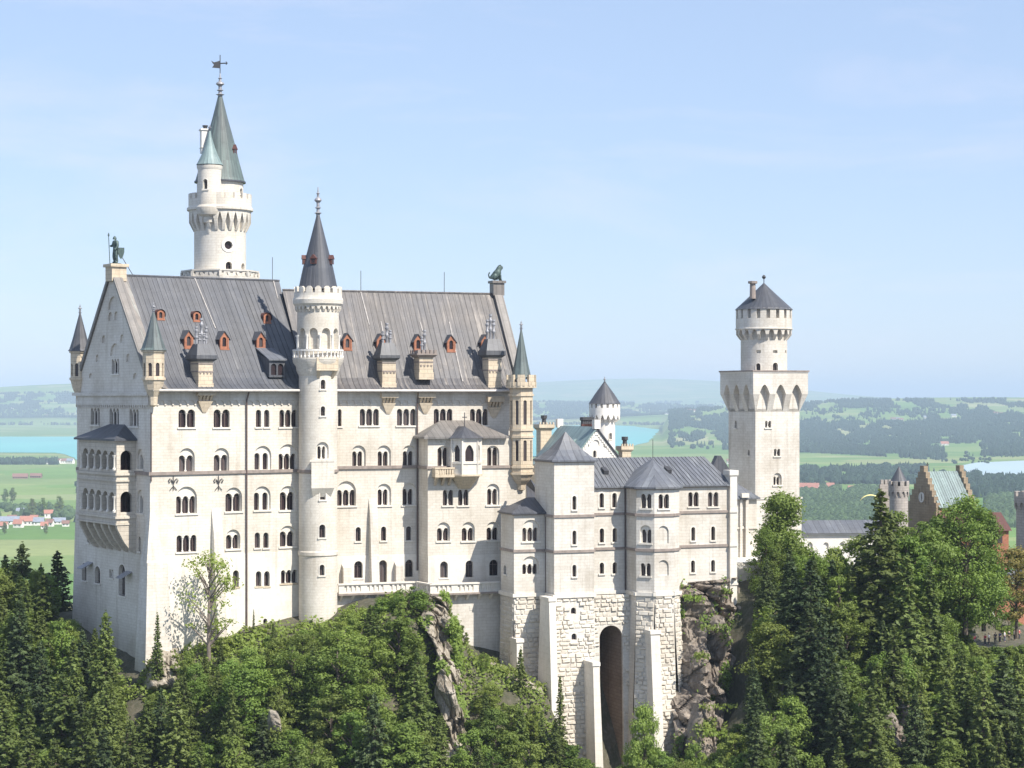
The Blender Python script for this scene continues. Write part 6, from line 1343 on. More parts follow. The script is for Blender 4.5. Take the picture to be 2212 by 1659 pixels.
cliff('rock_outcrop', [((1860, 1515, 266), (2010, 1500, 270)), ((1850, 1560, 264), (2030, 1560, 268)), ((1830, 1700, 258), (2020, 1700, 262))], M['rock'], 1.5, 70, 60, seed=23, sink=True)
cliff('rock_outcrop', [((590, 1528, 251), (600, 1532, 251.5)), ((578, 1560, 249.5), (612, 1556, 250.5)), ((582, 1600, 248.5), (616, 1590, 249.5)), ((596, 1640, 247), (612, 1645, 248))], M['rockpale'], 1.3, 40, 50, seed=31, sink=True)
cliff('rock_outcrop', [((335, 1400, 265), (400, 1395, 268)), ((320, 1450, 262), (400, 1450, 266)), ((310, 1500, 260), (390, 1500, 263))], M['rockpale'], .9, 40, 40, seed=37, sink=True)
cliff('rock_outcrop', [((1015, 1415, 277), (1100, 1435, 276)), ((1030, 1450, 274), (1200, 1490, 272.5)), ((1050, 1510, 271), (1215, 1530, 270))], M['rockpale'], .8, 60, 40, seed=41, sink=True)
cliff('rock_outcrop', [((1505, 1520, 273), (1562, 1515, 274)), ((1508, 1560, 271.5), (1560, 1560, 273)), ((1518, 1680, 268), (1570, 1680, 270))], M['rock'], .7, 40, 50, seed=43)
# courtyard pavement and its edge wall right of the wing
CF = Fr(P(1588, 0, 296)[:2], 21); m = MB(); zc0 = zo(1222, 297); m.box(CF, 0, 14, -40, 0, zc0-.3, zc0); o = m.build('courtyard', M['white']); o['kind'] = 'structure'
m = MB(); m.box(CF, 0, 14, -.4, .3, zc0-6, zc0-.31); m.box(CF, 0, 9, -.35, .0, zc0+.004, zc0+.5); tag(m.build('courtyard_wall', M['trim']), 'low pale wall edging the courtyard right of the castle wing', 'wall')
m = MB(); px, py, pz = P(2165, 1388, 322); m.extr([(px+17*math.cos(2*PI*k/16), py+9*math.sin(2*PI*k/16)) for k in range(16)], pz-2, pz); o = m.build('viewing_ground', M['ground']); o['kind'] = 'structure'; VZ = pz

# ============================================================ TREES
FOL = {
 'spruce': foliage('spruce_needles', (0.058, 0.092, 0.030), (0.155, 0.205, 0.052), (0.165, 0.20, 0.058)),
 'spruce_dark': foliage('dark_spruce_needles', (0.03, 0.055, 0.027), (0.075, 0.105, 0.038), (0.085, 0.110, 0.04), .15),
 'broad': foliage('broad_leaves', (0.075, 0.135, 0.028), (0.175, 0.26, 0.05), (0.21, 0.24, 0.06), .3),
 'broad_light': foliage('light_leaves', (0.11, 0.185, 0.04), (0.20, 0.29, 0.065), (0.23, 0.27, 0.075), .35),
 'autumn': foliage('rusty_leaves', (0.13, 0.13, 0.04), (0.27, 0.20, 0.07), (0.18, 0.20, 0.05), .3),
}
def leafquads(P_, size, rs, asp=1.6, up=0.35, N_=None):
    """random leaf sprays round the points P_; returns verts, quads"""
    n = len(P_); d = rs.normal(size=(n, 3)); d[:, 2] *= .6
    if N_ is not None: d = d*.55+N_*.9
    d /= np.linalg.norm(d, axis=1)[:, None]+1e-9
    t = np.cross(d, rs.normal(size=(n, 3))); t /= np.linalg.norm(t, axis=1)[:, None]+1e-9; b = np.cross(d, t)
    s = size*rs.uniform(.45, 1.3, (n, 1)); a = t*s*asp*.5; c = b*s*.5
    v = np.stack([P_-a, P_-c*.9+a*.1, P_+a, P_+c*.9+a*.1], 1).reshape(-1, 3)
    return v, np.arange(4*n).reshape(-1, 4)
def conifer(seed, H=16.0, Rb=3.0, sparse=1.0):
    rs = np.random.default_rng(seed); pts = []; m = MB(); nrm = []
    m.tube([(0, 0, -1.5), (0, 0, H*.5), (.06, .03, H*.97)], [H*.017, H*.011, .03], 6)
    z = H*.06; lv = 0
    while z < H*.985:
        f = 1-z/H; rr = Rb*(f**.85)*rs.uniform(.8, 1.12)+.12; nb = int(max(4, 5+5*f))
        a0 = rs.uniform(0, 6.28)
        for k in range(nb):
            if rs.random() < .08+.12*(1-sparse): continue
            a = a0+2*PI*k/nb+rs.uniform(-.3, .3); L = rr*rs.uniform(.65, 1.18); dr = rs.uniform(.18, .42)*L
            if k % 2 == 0 and f > .15: m.tube([(0, 0, z), (math.cos(a)*L*.6, math.sin(a)*L*.6, z-dr*.5)], [.045+.03*f, .015], 4)
            npt = int(4+L*17*sparse)
            t = rs.uniform(.12, 1, npt)**.75; w = .26*L*(1-t*.65)
            off = rs.uniform(-1, 1, npt)*w
            x = math.cos(a)*L*t-math.sin(a)*off; y = math.sin(a)*L*t+math.cos(a)*off
            zz = z-dr*t*t+.12*L*(t > .85)-np.abs(off)*.35-rs.uniform(0, .28, npt)
            pts.append(np.stack([x, y, zz], 1))
        z += H*rs.uniform(.017, .03)+.05
    pts.append(np.stack([rs.normal(0, .05, 16), rs.normal(0, .05, 16), H*.9+rs.uniform(0, H*.105, 16)], 1))
    p = np.concatenate(pts); nn = np.zeros_like(p); nn[:, 2] = .9; nn[:, :2] = p[:, :2]/(np.linalg.norm(p[:, :2], axis=1)[:, None]+.3)*.5
    v, q = leafquads(p, .29, rs, 1.9, N_=nn); return m, v, q
def broadleaf(seed, H=13.0, Rb=4.0, dens=1.0, z0=.16, open_=False, nbl=54, cone=0):
    rs = np.random.default_rng(seed); m = MB(); pts = []; nn = []
    m.tube([(0, 0, -1.5), (.1, 0, H*.2), (.15, .1, H*.5), (.1, .2, H*.8)], [H*.022, H*.017, H*.011, .04], 7)
    nb = int((26 if open_ else nbl))
    for k in range(nb):
        u = rs.uniform(0, 1); zz = H*(z0+(1-z0)*u)
        env = Rb*(math.sin(PI*min(1, (.12+.86*u)))**.65)
        if cone: env = Rb*(.16+.84*(1-u)**cone)*min(1, .55+u*3)
        a = rs.uniform(0, 2*PI); rad = env*math.sqrt(rs.uniform(.12, 1))*rs.uniform(.75, 1.1)
        c = np.array([math.cos(a)*rad, math.sin(a)*rad, zz]); s = rs.uniform(.4, 1.3)*Rb*.29
        zb = max(H*.14, zz-rad*.9-H*.06)
        if k % 2 == 0 or open_: m.tube([(.1, .05, zb), (c[0]*.5, c[1]*.5, (zb+zz)/2+.1), tuple(c)], [H*.009, H*.006, .03], 4)
        npt = int((95 if open_ else 240)*dens*(s/(Rb*.3))**1.7)
        d = rs.normal(size=(npt, 3)); d /= np.linalg.norm(d, axis=1)[:, None]; rr = s*rs.uniform(.25, 1.12, (npt, 1))**.6
        dd = d*rr*np.array([rs.uniform(.75, 1.3), rs.uniform(.75, 1.3), rs.uniform(.5, 1.05)]); lump = 1+.35*np.sin(d[:, :1]*5+k)*np.sin(d[:, 1:2]*4+k*2); dd = dd*lump; pts.append(c+dd); d[:, 2] += .5; nn.append(d)
    v, q = leafquads(np.concatenate(pts), .275 if not open_ else .26, rs, 1.35, N_=np.concatenate(nn)); return m, v, q
PROTO = {}
def proto(key, fn, **k):
    m, v, q = fn(**k); me_t = m
    lo = v[:, 2].max()
    PROTO[key] = (m, v, q, lo)
for i in range(5): proto(('spruce', i), conifer, seed=100+i, H=16, Rb=[3.4, 3.0, 3.9, 2.6, 3.3][i])
for i in range(2): proto(('slim', i), conifer, seed=150+i, H=16, Rb=1.9, sparse=.6)
for i in range(5): proto(('broad', i), broadleaf, seed=200+i, H=13, Rb=[4.0, 3.4, 4.4, 3.1, 3.7][i])
for i in range(4): proto(('bush', i), broadleaf, seed=250+i, H=5, Rb=2.5, z0=.02, dens=.55)
proto(('open', 0), broadleaf, seed=301, H=13, Rb=4.6, dens=1.0, z0=.3, open_=True)
proto(('tall', 0), broadleaf, seed=311, H=17, Rb=4.8, dens=.9, z0=.03, nbl=150, cone=.75); proto(('tall', 1), broadleaf, seed=312, H=18, Rb=5.6, dens=1.0, z0=.06, nbl=120)
MESHES = {}
def treemesh(key, fol, bark):
    kk = (key, fol)
    if kk not in MESHES:
        m, v, q, top = PROTO[key]
        root = bpy.data.objects.new('tmp', None); WORLD[root.as_pointer()] = (0, 0, 0)
        t = m.build('trunk', M[bark], None); c = rawmesh('crown', v, q, FOL[fol])
        COL.objects.unlink(t); COL.objects.unlink(c); bpy.data.objects.remove(root)
        MESHES[kk] = (t.data, c.data, top); bpy.data.objects.remove(t); bpy.data.objects.remove(c)
    return MESHES[kk]
NT = {}
def tree(key, fol, x, y, zb, H, label, cat, group=None, name=None, wide=1.0, rot=None):
    tm_, cm_, top = treemesh(key, fol, 'barkpale' if key[0] == 'open' else 'bark')
    nm = name or {'spruce': 'spruce_tree', 'slim': 'spruce_tree', 'broad': 'broadleaf_tree', 'bush': 'bush', 'open': 'bare_tree', 'tall': 'broadleaf_tree'}[key[0]]
    o = bpy.data.objects.new(nm, None); COL.objects.link(o); o.location = (x, y, zb); s = H/top; o.scale = (s*wide, s*wide, s); o.rotation_euler = (0, 0, random.uniform(0, 6.28) if rot is None else rot)
    tag(o, label, cat, group)
    for n, me in (('trunk', tm_), ('crown', cm_)):
        c = bpy.data.objects.new(n, me); COL.objects.link(c); c.parent = o
    return o
def treepx(kind, fol, X, Yt, d, label, cat='tree', wide=1.0, group=None, H=None, i=None):
    x, y, zt = P(X, Yt, d); zb = hgt(x, y)
    if H: zb = zt-H
    h = max(3, zt-zb); n = {'spruce': 5, 'slim': 2, 'broad': 5, 'bush': 4, 'open': 1, 'tall': 2}[kind]
    return tree((kind, random.randrange(n) if i is None else i), fol, x, y, zb-.2, h, label, cat, group, wide=wide)
# trees one can single out, left to right
treepx('spruce', 'spruce_dark', 48, 1165, 312, 'dark spruce with a pointed top against the pale green fields, left of the palace', 'spruce', 1.45, H=17, i=0)
treepx('spruce', 'spruce_dark', 12, 1192, 308, 'dark spruce at the very left picture edge', 'spruce', 1.45, H=16, i=1)
treepx('spruce', 'spruce_dark', 124, 1186, 306, 'dark spruce touching the shaded west gable of the palace', 'spruce', 1.45, H=17, i=2)
treepx('spruce', 'spruce_dark', 88, 1212, 309, 'smaller dark spruce between two taller spruces left of the gable', 'spruce', 1.45, H=14, i=4)
treepx('spruce', 'spruce', 228, 1312, 262, 'green spruce with sharp tip standing before the shaded west gable', 'spruce', 1.15, i=0)
treepx('slim', 'spruce', 340, 1318, 264, 'thin sparse spruce before the white corner of the palace', 'spruce', 1.0, i=0)
treepx('open', 'broad_light', 452, 1180, 269.5, 'half bare tree with twisted limbs before the sunlit palace wall', 'tree', 1.05)
treepx('broad', 'broad', 405, 1400, 262, 'dark green broadleaf tree under the half bare tree', 'tree', .9)
treepx('spruce', 'spruce', 590, 1342, 268, 'small spruce at the foot of the round stair tower, on its left', 'spruce', .9)
treepx('broad', 'broad', 830, 1283, 272.5, 'bushy green tree hiding the left part of the terrace parapet', 'tree', 1.2, H=8)
treepx('broad', 'broad', 885, 1262, 272.5, 'bushy green tree reaching over the terrace parapet near its step', 'tree', 1.1, H=9)
treepx('broad', 'broad', 770, 1302, 273, 'round green tree just right of the stair tower foot', 'tree', 1.1, H=8)
treepx('broad', 'broad', 968, 1306, 274, 'dark green bush on top of the pale rock ridge', 'bush', .9, H=6)
treepx('spruce', 'spruce', 1125, 1392, 272, 'slim dark green spruce before the rough foundation wall', 'spruce', .8, H=13)
treepx('broad', 'broad', 1045, 1432, 273, 'green tree in the hollow right of the pale rock ridge', 'tree', .9)
treepx('slim', 'spruce', 1210, 1455, 266, 'sparse spruce standing against the sunlit foundation blocks', 'spruce', 1.0)
treepx('spruce', 'spruce', 1170, 1530, 262, 'yellowish spruce low in the gorge left of the tall arch', 'spruce', 1.0)
treepx('broad', 'broad_light', 1392, 1508, 258, 'light green young tree covering the foot of the tall arch', 'tree', .6, H=14)
treepx('broad', 'broad_light', 1500, 1600, 262, 'bright green bush right of the foundation pier at the bottom', 'bush', .9, H=8)
treepx('tall', 'broad_light', 1692, 1046, 296, 'tall bright green tree standing before the square tower', 'tree', 1.3, i=0, H=17)
treepx('tall', 'broad', 1655, 1130, 292, 'green tree left of the bright tree before the square tower', 'tree', .8, i=1, H=12)
treepx('spruce', 'spruce', 1902, 1052, 285, 'tall spruce with pointed top left of the brown gatehouse', 'spruce', 1.35, H=24, i=2)
treepx('broad', 'broad_light', 1980, 1122, 292, 'yellow green tree below the stepped gable of the gatehouse', 'tree', 1.0, H=15)
treepx('tall', 'broad', 2085, 1058, 297, 'large spreading tree before the green gatehouse roof', 'tree', 1.05, i=1, H=19)
treepx('tall', 'broad', 2125, 1085, 300, 'broad dark crowned tree right of the spreading tree by the gatehouse', 'tree', 1.0, i=0, H=17)
treepx('broad', 'autumn', 2196, 1172, 316, 'rusty orange tree at the right picture edge', 'tree', 1.1, H=13)
treepx('broad', 'broad_light', 1800, 1175, 300, 'light green tree before the low white courtyard wing', 'tree', 1.0, H=11)
treepx('broad', 'broad', 1850, 1150, 298, 'green tree between low white wing and tall spruce', 'tree', 1.0, H=13)
treepx('spruce', 'spruce', 1960, 1190, 280, 'big spruce with drooping branches right of the tallest spruce', 'spruce', 1.3, H=22)
treepx('spruce', 'spruce', 2010, 1210, 284, 'bluish green spruce in the middle of the right hand wood', 'spruce', 1.2, H=20)
for X_, Y_, d_, l_ in ((2096, 1384, 313, 'dark green bush before the leftmost visitors'), (2122, 1390, 312, 'green bush before the visitor in dark red'), (2150, 1391, 312, 'green bush before the middle of the visitor group'), (2182, 1390, 313, 'green bush before the visitors in brown and beige'), (2206, 1388, 313, 'green bush before the rightmost visitor')):
    treepx('bush', 'broad', X_, Y_, d_, l_, 'bush', 1.4, H=3)
treepx('broad', 'broad', 2098, 1300, 327, 'dark leafy tree behind the leftmost visitors', 'tree', 1.2, H=7)
treepx('broad', 'broad', 2178, 1318, 328, 'leafy tree behind the right half of the visitor group', 'tree', 1.3, H=6)
treepx('broad', 'broad_light', 1938, 1096, 292, 'light green tree hiding the foot of the round gatehouse turret', 'tree', 1.0, H=15)
treepx('broad', 'broad', 2012, 1112, 296, 'green tree just below the clock gable of the gatehouse', 'tree', 1.1, H=14)
treepx('broad', 'broad', 1960, 1150, 288, 'green tree below the round gatehouse turret, right of the tall spruce', 'tree', 1.2, H=15)
treepx('broad', 'broad', 1735, 1172, 299, 'green tree hiding the left end of the low white wing', 'tree', 1.2, H=11)
treepx('broad', 'broad', 1655, 1290, 287, 'leafy tree at the top right of the grey cliff', 'tree', 1.0, H=9)
treepx('broad', 'broad', 998, 1345, 279, 'dark green bush between pale rock ridge and retaining wall', 'bush', .8, H=5)
treepx('broad', 'broad', 2150, 1408, 300, 'bright green leafy tree just below the group of visitors', 'tree', 1.2, H=9)
treepx('broad', 'broad_light', 2205, 1405, 301, 'light green leafy tree at the right edge below the visitors', 'tree', 1.2, H=9)
treepx('broad', 'broad', 2085, 1365, 306, 'green leafy tree left of the visitors', 'tree', 1.2, H=9)
treepx('tall', 'broad', 2050, 1110, 300, 'big green tree before the brick gatehouse wing, left of the spreading tree', 'tree', 1.0, H=17, i=1)
treepx('tall', 'broad', 2140, 1180, 312, 'dark green tree between the brick wing and the small grey and orange house', 'tree', .9, H=9, i=0)
treepx('tall', 'broad', 1765, 1190, 296, 'green tree right of the bright tree before the square tower', 'tree', 1.1, H=13, i=1)
treepx('slim', 'spruce', 548, 1312, 275.5, 'tiny spruce against the white wall beside the downpipe', 'spruce', .8, H=3.6)
# the rest of the wood: fill the slope, keeping below the tree line of the photograph
SKY = [(-200, 1200), (0, 1200), (50, 1200), (125, 1215), (148, 1300), (200, 1345), (228, 1350), (262, 1395), (285, 1470), (300, 1490), (335, 1440), (380, 1410), (440, 1390), (480, 1350), (530, 1368), (600, 1350), (645, 1352), (700, 1345), (735, 1320), (760, 1300), (830, 1290), (900, 1285), (925, 1320), (942, 1390), (960, 1500), (1000, 1530), (1012, 1455), (1050, 1445), (1100, 1460), (1150, 1490), (1190, 1530), (1240, 1545), (1285, 1640), (1345, 1640), (1360, 1560), (1440, 1570), (1490, 1625), (1560, 1600), (1575, 1500), (1612, 1330), (1625, 1190), (1660, 1130), (1700, 1120), (1760, 1180), (1800, 1190), (1860, 1170), (1900, 1120), (1960, 1140), (2020, 1140), (2060, 1120), (2110, 1100), (2150, 1120), (2170, 1290), (2350, 1290)]
sx_ = [a for a, b in SKY]; sy_ = [b for a, b in SKY]
def skymax(X, hw): return max(np.interp([X-hw, X-hw*.5, X, X+hw*.5, X+hw], sx_, sy_))
BARE = [(955, 1015, 1335, 1640), (1465, 1618, 1240, 1570), (1900, 1975, 1525, 1600), (580, 615, 1545, 1640), (2080, 2330, 1290, 1410), (330, 395, 1408, 1470), (1080, 1215, 1455, 1500), (1210, 1480, 1290, 1560)]
placed = []
lab = {'spruce': ('spruce in the dense wood on the slope below the castle', 'spruces on the castle slope', 'spruce'), 'broad': ('leafy tree in the dense wood on the slope below the castle', 'leafy trees on the castle slope', 'tree'), 'bush': ('low green bush on the steep slope below the castle', 'bushes on the castle slope', 'bush')}
rs = random.Random(5); tries = 0; cnt = {'spruce': 0, 'broad': 0, 'bush': 0}
GREY = 0
while tries < 16000 and sum(cnt.values()) < 420:
    tries += 1
    d = rs.uniform(238, 302); X = rs.uniform(-60, 2270); x = (X-CX)/F*d
    z = hgt(x, d); Yb = HY-z/d*F
    if Yb > 1960 or Yb < 1180: continue
    # not inside buildings or courtyards
    if 290 < X < 1640:
        lim = np.interp(X, [290, 324, 640, 700, 735, 910, 1080, 1200, 1300, 1470, 1600, 1640], [268, 269, 279, 277, 275.5, 271.5, 276.5, 270, 267, 268, 279, 288])
        if d > lim-1: continue
    elif 140 < X <= 290:
        if d > np.interp(X, [140, 290], [286, 264]): continue
    elif X >= 1640 and d > 306: continue
    k = rs.random(); dark = 1600 < X < 1860  # right cluster: shade from the tall trees is put into darker spruce needles
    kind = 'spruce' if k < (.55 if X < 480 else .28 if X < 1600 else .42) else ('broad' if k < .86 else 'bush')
    H = {'spruce': rs.uniform(9, 18), 'broad': rs.uniform(7, 12), 'bush': rs.uniform(2.5, 5)}[kind]
    hwm = {'spruce': .19, 'broad': .3, 'bush': .5}[kind]*H; hw = hwm/d*F
    ok = False
    for q in range(4):
        Yt = HY-(z+H)/d*F
        if Yt > skymax(X, hw*.8): ok = True; break
        H *= .78; hw *= .78
    if not ok or H < (4 if kind != 'bush' else 1.5): continue
    if any(a < X < b and (c_ < (Yt+Yb)/2 < e_ or c_ < Yt+20 < e_) for a, b, c_, e_ in BARE): continue
    mn = {'spruce': 2.8, 'broad': 3.0, 'bush': 1.9}[kind]
    if any((x-a)**2+(d-b)**2 < (mn*.5+c_*.5)**2 for a, b, c_ in placed): continue
    placed.append((x, d, mn)); cnt[kind] += 1
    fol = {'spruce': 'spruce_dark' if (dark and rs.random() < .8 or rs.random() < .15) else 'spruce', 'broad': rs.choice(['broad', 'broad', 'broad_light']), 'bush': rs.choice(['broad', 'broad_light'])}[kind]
    n = {'spruce': 5, 'broad': 5, 'bush': 4}[kind]; l_, g_, c_ = lab[kind]
    zone = next(t for lim_, t in ((150, 'left of the west gable'), (300, 'before the west gable'), (440, 'below the white palace corner'), (640, 'below the sunlit palace front'), (760, 'below the round stair tower'), (945, 'below the terrace parapet'), (1200, 'right of the pale rock ridge'), (1480, 'below the tall foundation arch'), (1640, 'beside the grey cliff'), (1780, 'below the square tower'), (1900, 'below the low white wing'), (2060, 'below the brown gatehouse'), (9999, 'below the visitors')) if X < lim_)
    hgt_ = ('high' if Yt < 1420 else 'halfway' if Yt < 1530 else 'low')+' in the wood'
    dk_ = {'spruce': ('dark spruce' if False else 'spruce'), 'broad': 'leafy tree', 'bush': 'low bush'}[kind]
    sz_ = 'tall ' if H > (13 if kind == 'spruce' else 9.5) and kind != 'bush' else 'small ' if kind != 'bush' and H < (9 if kind == 'spruce' else 7) else ''
    fw_ = {'spruce_dark': 'dark green ', 'spruce': 'yellowish green ', 'broad': 'fresh green ', 'broad_light': 'light green '}[fol]
    l_ = sz_+fw_+dk_+' '+zone+', '+hgt_; g_ = l_
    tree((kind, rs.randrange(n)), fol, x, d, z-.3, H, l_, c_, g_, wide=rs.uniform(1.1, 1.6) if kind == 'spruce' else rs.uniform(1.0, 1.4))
print('trees', cnt)
# undergrowth over the slope, as leaf sprays on the ground
rg = np.random.default_rng(3); N = 210000; d = rg.uniform(238, 306, N); X = rg.uniform(-80, 2290, N); x = (X-CX)/F*d; z = hraw(x, d); Yb = HY-z/d*F
keep = (Yb < 1720) & (Yb > 1200)
for a, b, c_, e_ in BARE[1:2]+BARE[4:6]: keep &= ~((X > a) & (X < b) & (Yb > c_) & (Yb < e_))
nzv = np.array([noise.noise(Vector((a*.22, b*.22, 1))) for a, b in zip(x, d)]); keep &= nzv > -.34
lim = np.interp(X, [-80, 140, 290, 324, 640, 700, 735, 910, 1080, 1200, 1300, 1470, 1600, 1640, 2300], [300, 288, 266, 270, 280, 278.5, 277, 275, 277.5, 271, 268, 269, 281, 290, 306]); keep &= d < lim
x, d, z = x[keep], d[keep], z[keep]; hnv = np.array([hn(a, b) for a, b in zip(x, d)])
p = np.stack([x, d, z+hnv+rg.uniform(.0, 1.0, len(x))*np.clip(np.array([noise.noise(Vector((a*.8, b*.8, 5))) for a, b in zip(x, d)])+.5, .1, 1.2)*1.5], 1); nn = np.tile([.1, -.3, .9], (len(p), 1))
v, q = leafquads(p, .37, rg, 1.5, N_=nn); o = rawmesh('undergrowth', v, q, FOL['broad'], 'stuff'); tag(o, 'low green undergrowth covering the steep castle slope', 'undergrowth')
# plants rooted in the rock faces
for vv, nu_, sd in CLV:
    m_ = np.array([noise.fractal(Vector((a*.35+sd, b*.35, c_*.3)), 1, 2, 4) for a, b, c_ in vv]); th = .40 if sd in (3, 43) else .30
    sel = vv[m_ > th]; 
    if len(sel) < 5: continue
    sel = np.repeat(sel, 2, 0)+rg.normal(0, .3, (len(sel)*2, 3))+np.array([.1, -.25, .15]); v, q = leafquads(sel, .34, rg, 1.5, N_=np.tile([.2, -.5, .7], (len(sel), 1)))
    o = rawmesh('rock_plants', v, q, FOL['broad'], 'stuff'); tag(o, 'green plants rooted in the cracks of the bare rock face', 'plants')
# grass tufts on the ledges of the cliff
for X, Y, d, w in ((1542, 1352, 281, 30), (1515, 1412, 280, 15), (1552, 1522, 273, 42), (1545, 1580, 271, 26), (1500, 1288, 284, 24), (1560, 1275, 288, 22)):
    c = P(X, Y, d); n = 120; w_ = w/F*d; p = np.stack([c.x+rg.uniform(-w_, w_, n), c.y+rg.uniform(-1.2, .8, n), c.z+rg.uniform(-.3, .3, n)-np.abs(rg.normal(0, .25, n))], 1); v, q = leafquads(p, .32, rg, 1.5)
    o = rawmesh('ledge_grass', v, q, FOL['broad_light'], 'stuff'); tag(o, 'strip of bright green grass on a ledge of the grey cliff', 'grass')

# ============================================================ THE PLAIN, LAKES, WOODS, VILLAGES
G0 = -190.0
def lake_mask(x, y): return 0
LAKE = [(-400, 943), (165, 943), (600, 930), (1150, 921), (1300, 918), (1360, 920), (1425, 928), (1400, 955), (1372, 962), (1300, 967), (1240, 976), (1150, 986), (700, 1000), (250, 1002), (165, 993), (120, 978), (-400, 975)]
LAKE2 = [(2072, 1006), (2110, 999), (2290, 991), (2420, 990), (2420, 1034), (2290, 1037), (2170, 1041), (2120, 1030), (2088, 1018)]
def plan(poly, z=G0): return [((X-CX)/F*(z*F/(HY-Y)), z*F/(HY-Y)) for X, Y in poly]
LP = plan(LAKE)
def hf(x, y):
    x = np.asarray(x, float); y = np.asarray(y, float)
    X = CX+x/np.maximum(y, 1)*F
    g = lambda cx, cy, sx, sy, a: a*np.exp(-((x-cx)/sx)**2/2-((y-cy)/sy)**2/2)
    h = np.full(x.shape, G0)
    h = h+g(2300, 12500, 1500, 1900, 143)+g(4200, 14500, 1500, 2300, 110)+g(3000, 9300, 900, 1200, 45)+g(-4300, 17800, 1900, 1700, 200)+g(-2500, 18800, 1500, 1600, 150)+g(900, 19500, 2600, 2200, 95)
    h = h+g(1520, 31000, 2100, 3500, 262)+g(3200, 31000, 1500, 3500, 120)+g(-600, 33000, 1700, 3500, 100)
    h = h+np.clip((y-15000)/25000, 0, 1)**1.3*172+14*np.sin(x/900+1.3)*np.sin(y/1400)*np.clip((y-5000)/6000, 0, 1)
    lk = (X > -500) & (X < 1480) & (y > 6000) & (y < 14600)
    return np.where(lk & (X < 1445), np.minimum(h, G0-.5+np.clip((y-14100)/500, 0, 1)*5), h)
rr = np.geomspace(520, 62000, 300); aa = np.linspace(-3600, 5800, 470)
gy = np.repeat(rr[:, None], len(aa), 1); gx = (aa[None, :]-CX)/F*gy; gz = hf(gx, gy)
def plainmat():
    m, n, l, p = newmat('meadow_plain'); geo = n.new('ShaderNodeNewGeometry')
    mpn = n.new('ShaderNodeMapping'); mpn.inputs['Scale'].default_value = (1/420, 1/300, 0); mpn.inputs['Rotation'].default_value = (0, 0, .35); l.new(geo.outputs['Position'], mpn.inputs['Vector'])
    dn = n.new('ShaderNodeTexNoise'); dn.inputs['Scale'].default_value = 1.2; l.new(mpn.outputs[0], dn.inputs['Vector'])
    av = n.new('ShaderNodeVectorMath'); av.operation = 'ADD'; sc = n.new('ShaderNodeVectorMath'); sc.operation = 'SCALE'; sc.inputs['Scale'].default_value = .5; l.new(dn.outputs['Color'], sc.inputs[0]); l.new(mpn.outputs[0], av.inputs[0]); l.new(sc.outputs[0], av.inputs[1])
    vo = n.new('ShaderNodeTexVoronoi'); vo.inputs['Scale'].default_value = 1.0; vo.distance = 'MANHATTAN'; l.new(av.outputs[0], vo.inputs['Vector'])
    sp = n.new('ShaderNodeSeparateXYZ'); l.new(vo.outputs['Color'], sp.inputs[0])
    c = ramp(n, l, sp.outputs[0], [(0, (0.115, 0.21, 0.05)), (.35, (0.15, 0.25, 0.06)), (.6, (0.20, 0.27, 0.085)), (.8, (0.28, 0.30, 0.13)), (.9, (0.13, 0.225, 0.055)), (1, (0.38, 0.36, 0.20))])
    v = noise_node(n, l, geo.outputs['Position'], 0.004, 8, 0.6); c = mix(n, l, c, ramp(n, l, v, [(.3, (.82, .84, .8)), (.7, (1.1, 1.1, 1.05))]), 1.0, 'MULTIPLY')
    v2 = noise_node(n, l, geo.outputs['Position'], 0.05, 4, 0.7); c = mix(n, l, c, ramp(n, l, v2, [(.3, (.85, .87, .85)), (.7, (1.06, 1.06, 1.06))]), 1.0, 'MULTIPLY')
    l.new(c, p.inputs['Base Color']); p.inputs['Roughness'].default_value = .95; p.inputs['Specular IOR Level'].default_value = .1; return m
gridmesh('plain', gx, gy, gz, plainmat())
def watermat(name, col, rough):
    m, n, l, p = newmat(name); geo = n.new('ShaderNodeNewGeometry'); v = noise_node(n, l, geo.outputs['Position'], 0.002, 4, .5, (1, .4, 1)); c = mix(n, l, col, ramp(n, l, v, [(.3, (.85, .9, .92)), (.7, (1.1, 1.08, 1.05))]), 1.0, 'MULTIPLY'); l.new(c, p.inputs['Base Color']); p.inputs['Roughness'].default_value = rough; p.inputs['Specular IOR Level'].default_value = .35; return m
M['lake'] = watermat('turquoise_water', (0.12, 0.40, 0.38), .5); M['lake2'] = watermat('pale_water', (0.42, 0.52, 0.52), .3)
for nm, poly, mt, z in (('lake', LAKE, 'lake', G0+.5), ('lake', LAKE2, 'lake2', G0+3)):
    pl = plan(poly, z); m = MB()
    pl2 = []
    for a, b in zip(pl, pl[1:]+pl[:1]):
        L = math.hypot(b[0]-a[0], b[1]-a[1]); n = max(1, int(L/180))
        for k in range(n): t = k/n; w = noise.noise(Vector((a[0]+(b[0]-a[0])*t, a[1]+(b[1]-a[1])*t, 0))*.003)*70*(1 if 0 < t else 0); pl2.append((a[0]+(b[0]-a[0])*t+w*.3, a[1]+(b[1]-a[1])*t+w))
    wallmesh(m, lambda u, w, zz: (u, zz, z), pl2, []); o = m.build(nm, M[mt], uv=False); o['kind'] = 'structure'
def ghit(X, Y):
    """ground point seen at survey pixels (arrays)"""
    X = np.asarray(X, float); Y = np.asarray(Y, float); dd = np.geomspace(900, 60000, 500); out = np.full(X.shape, np.nan)
    for a, b in zip(dd, dd[1:]):
        h = hf((X-CX)/F*b, np.full(X.shape, b)); hit = np.isnan(out) & ((HY-Y)/F*b <= h); out[hit] = (a+b)/2
    return out
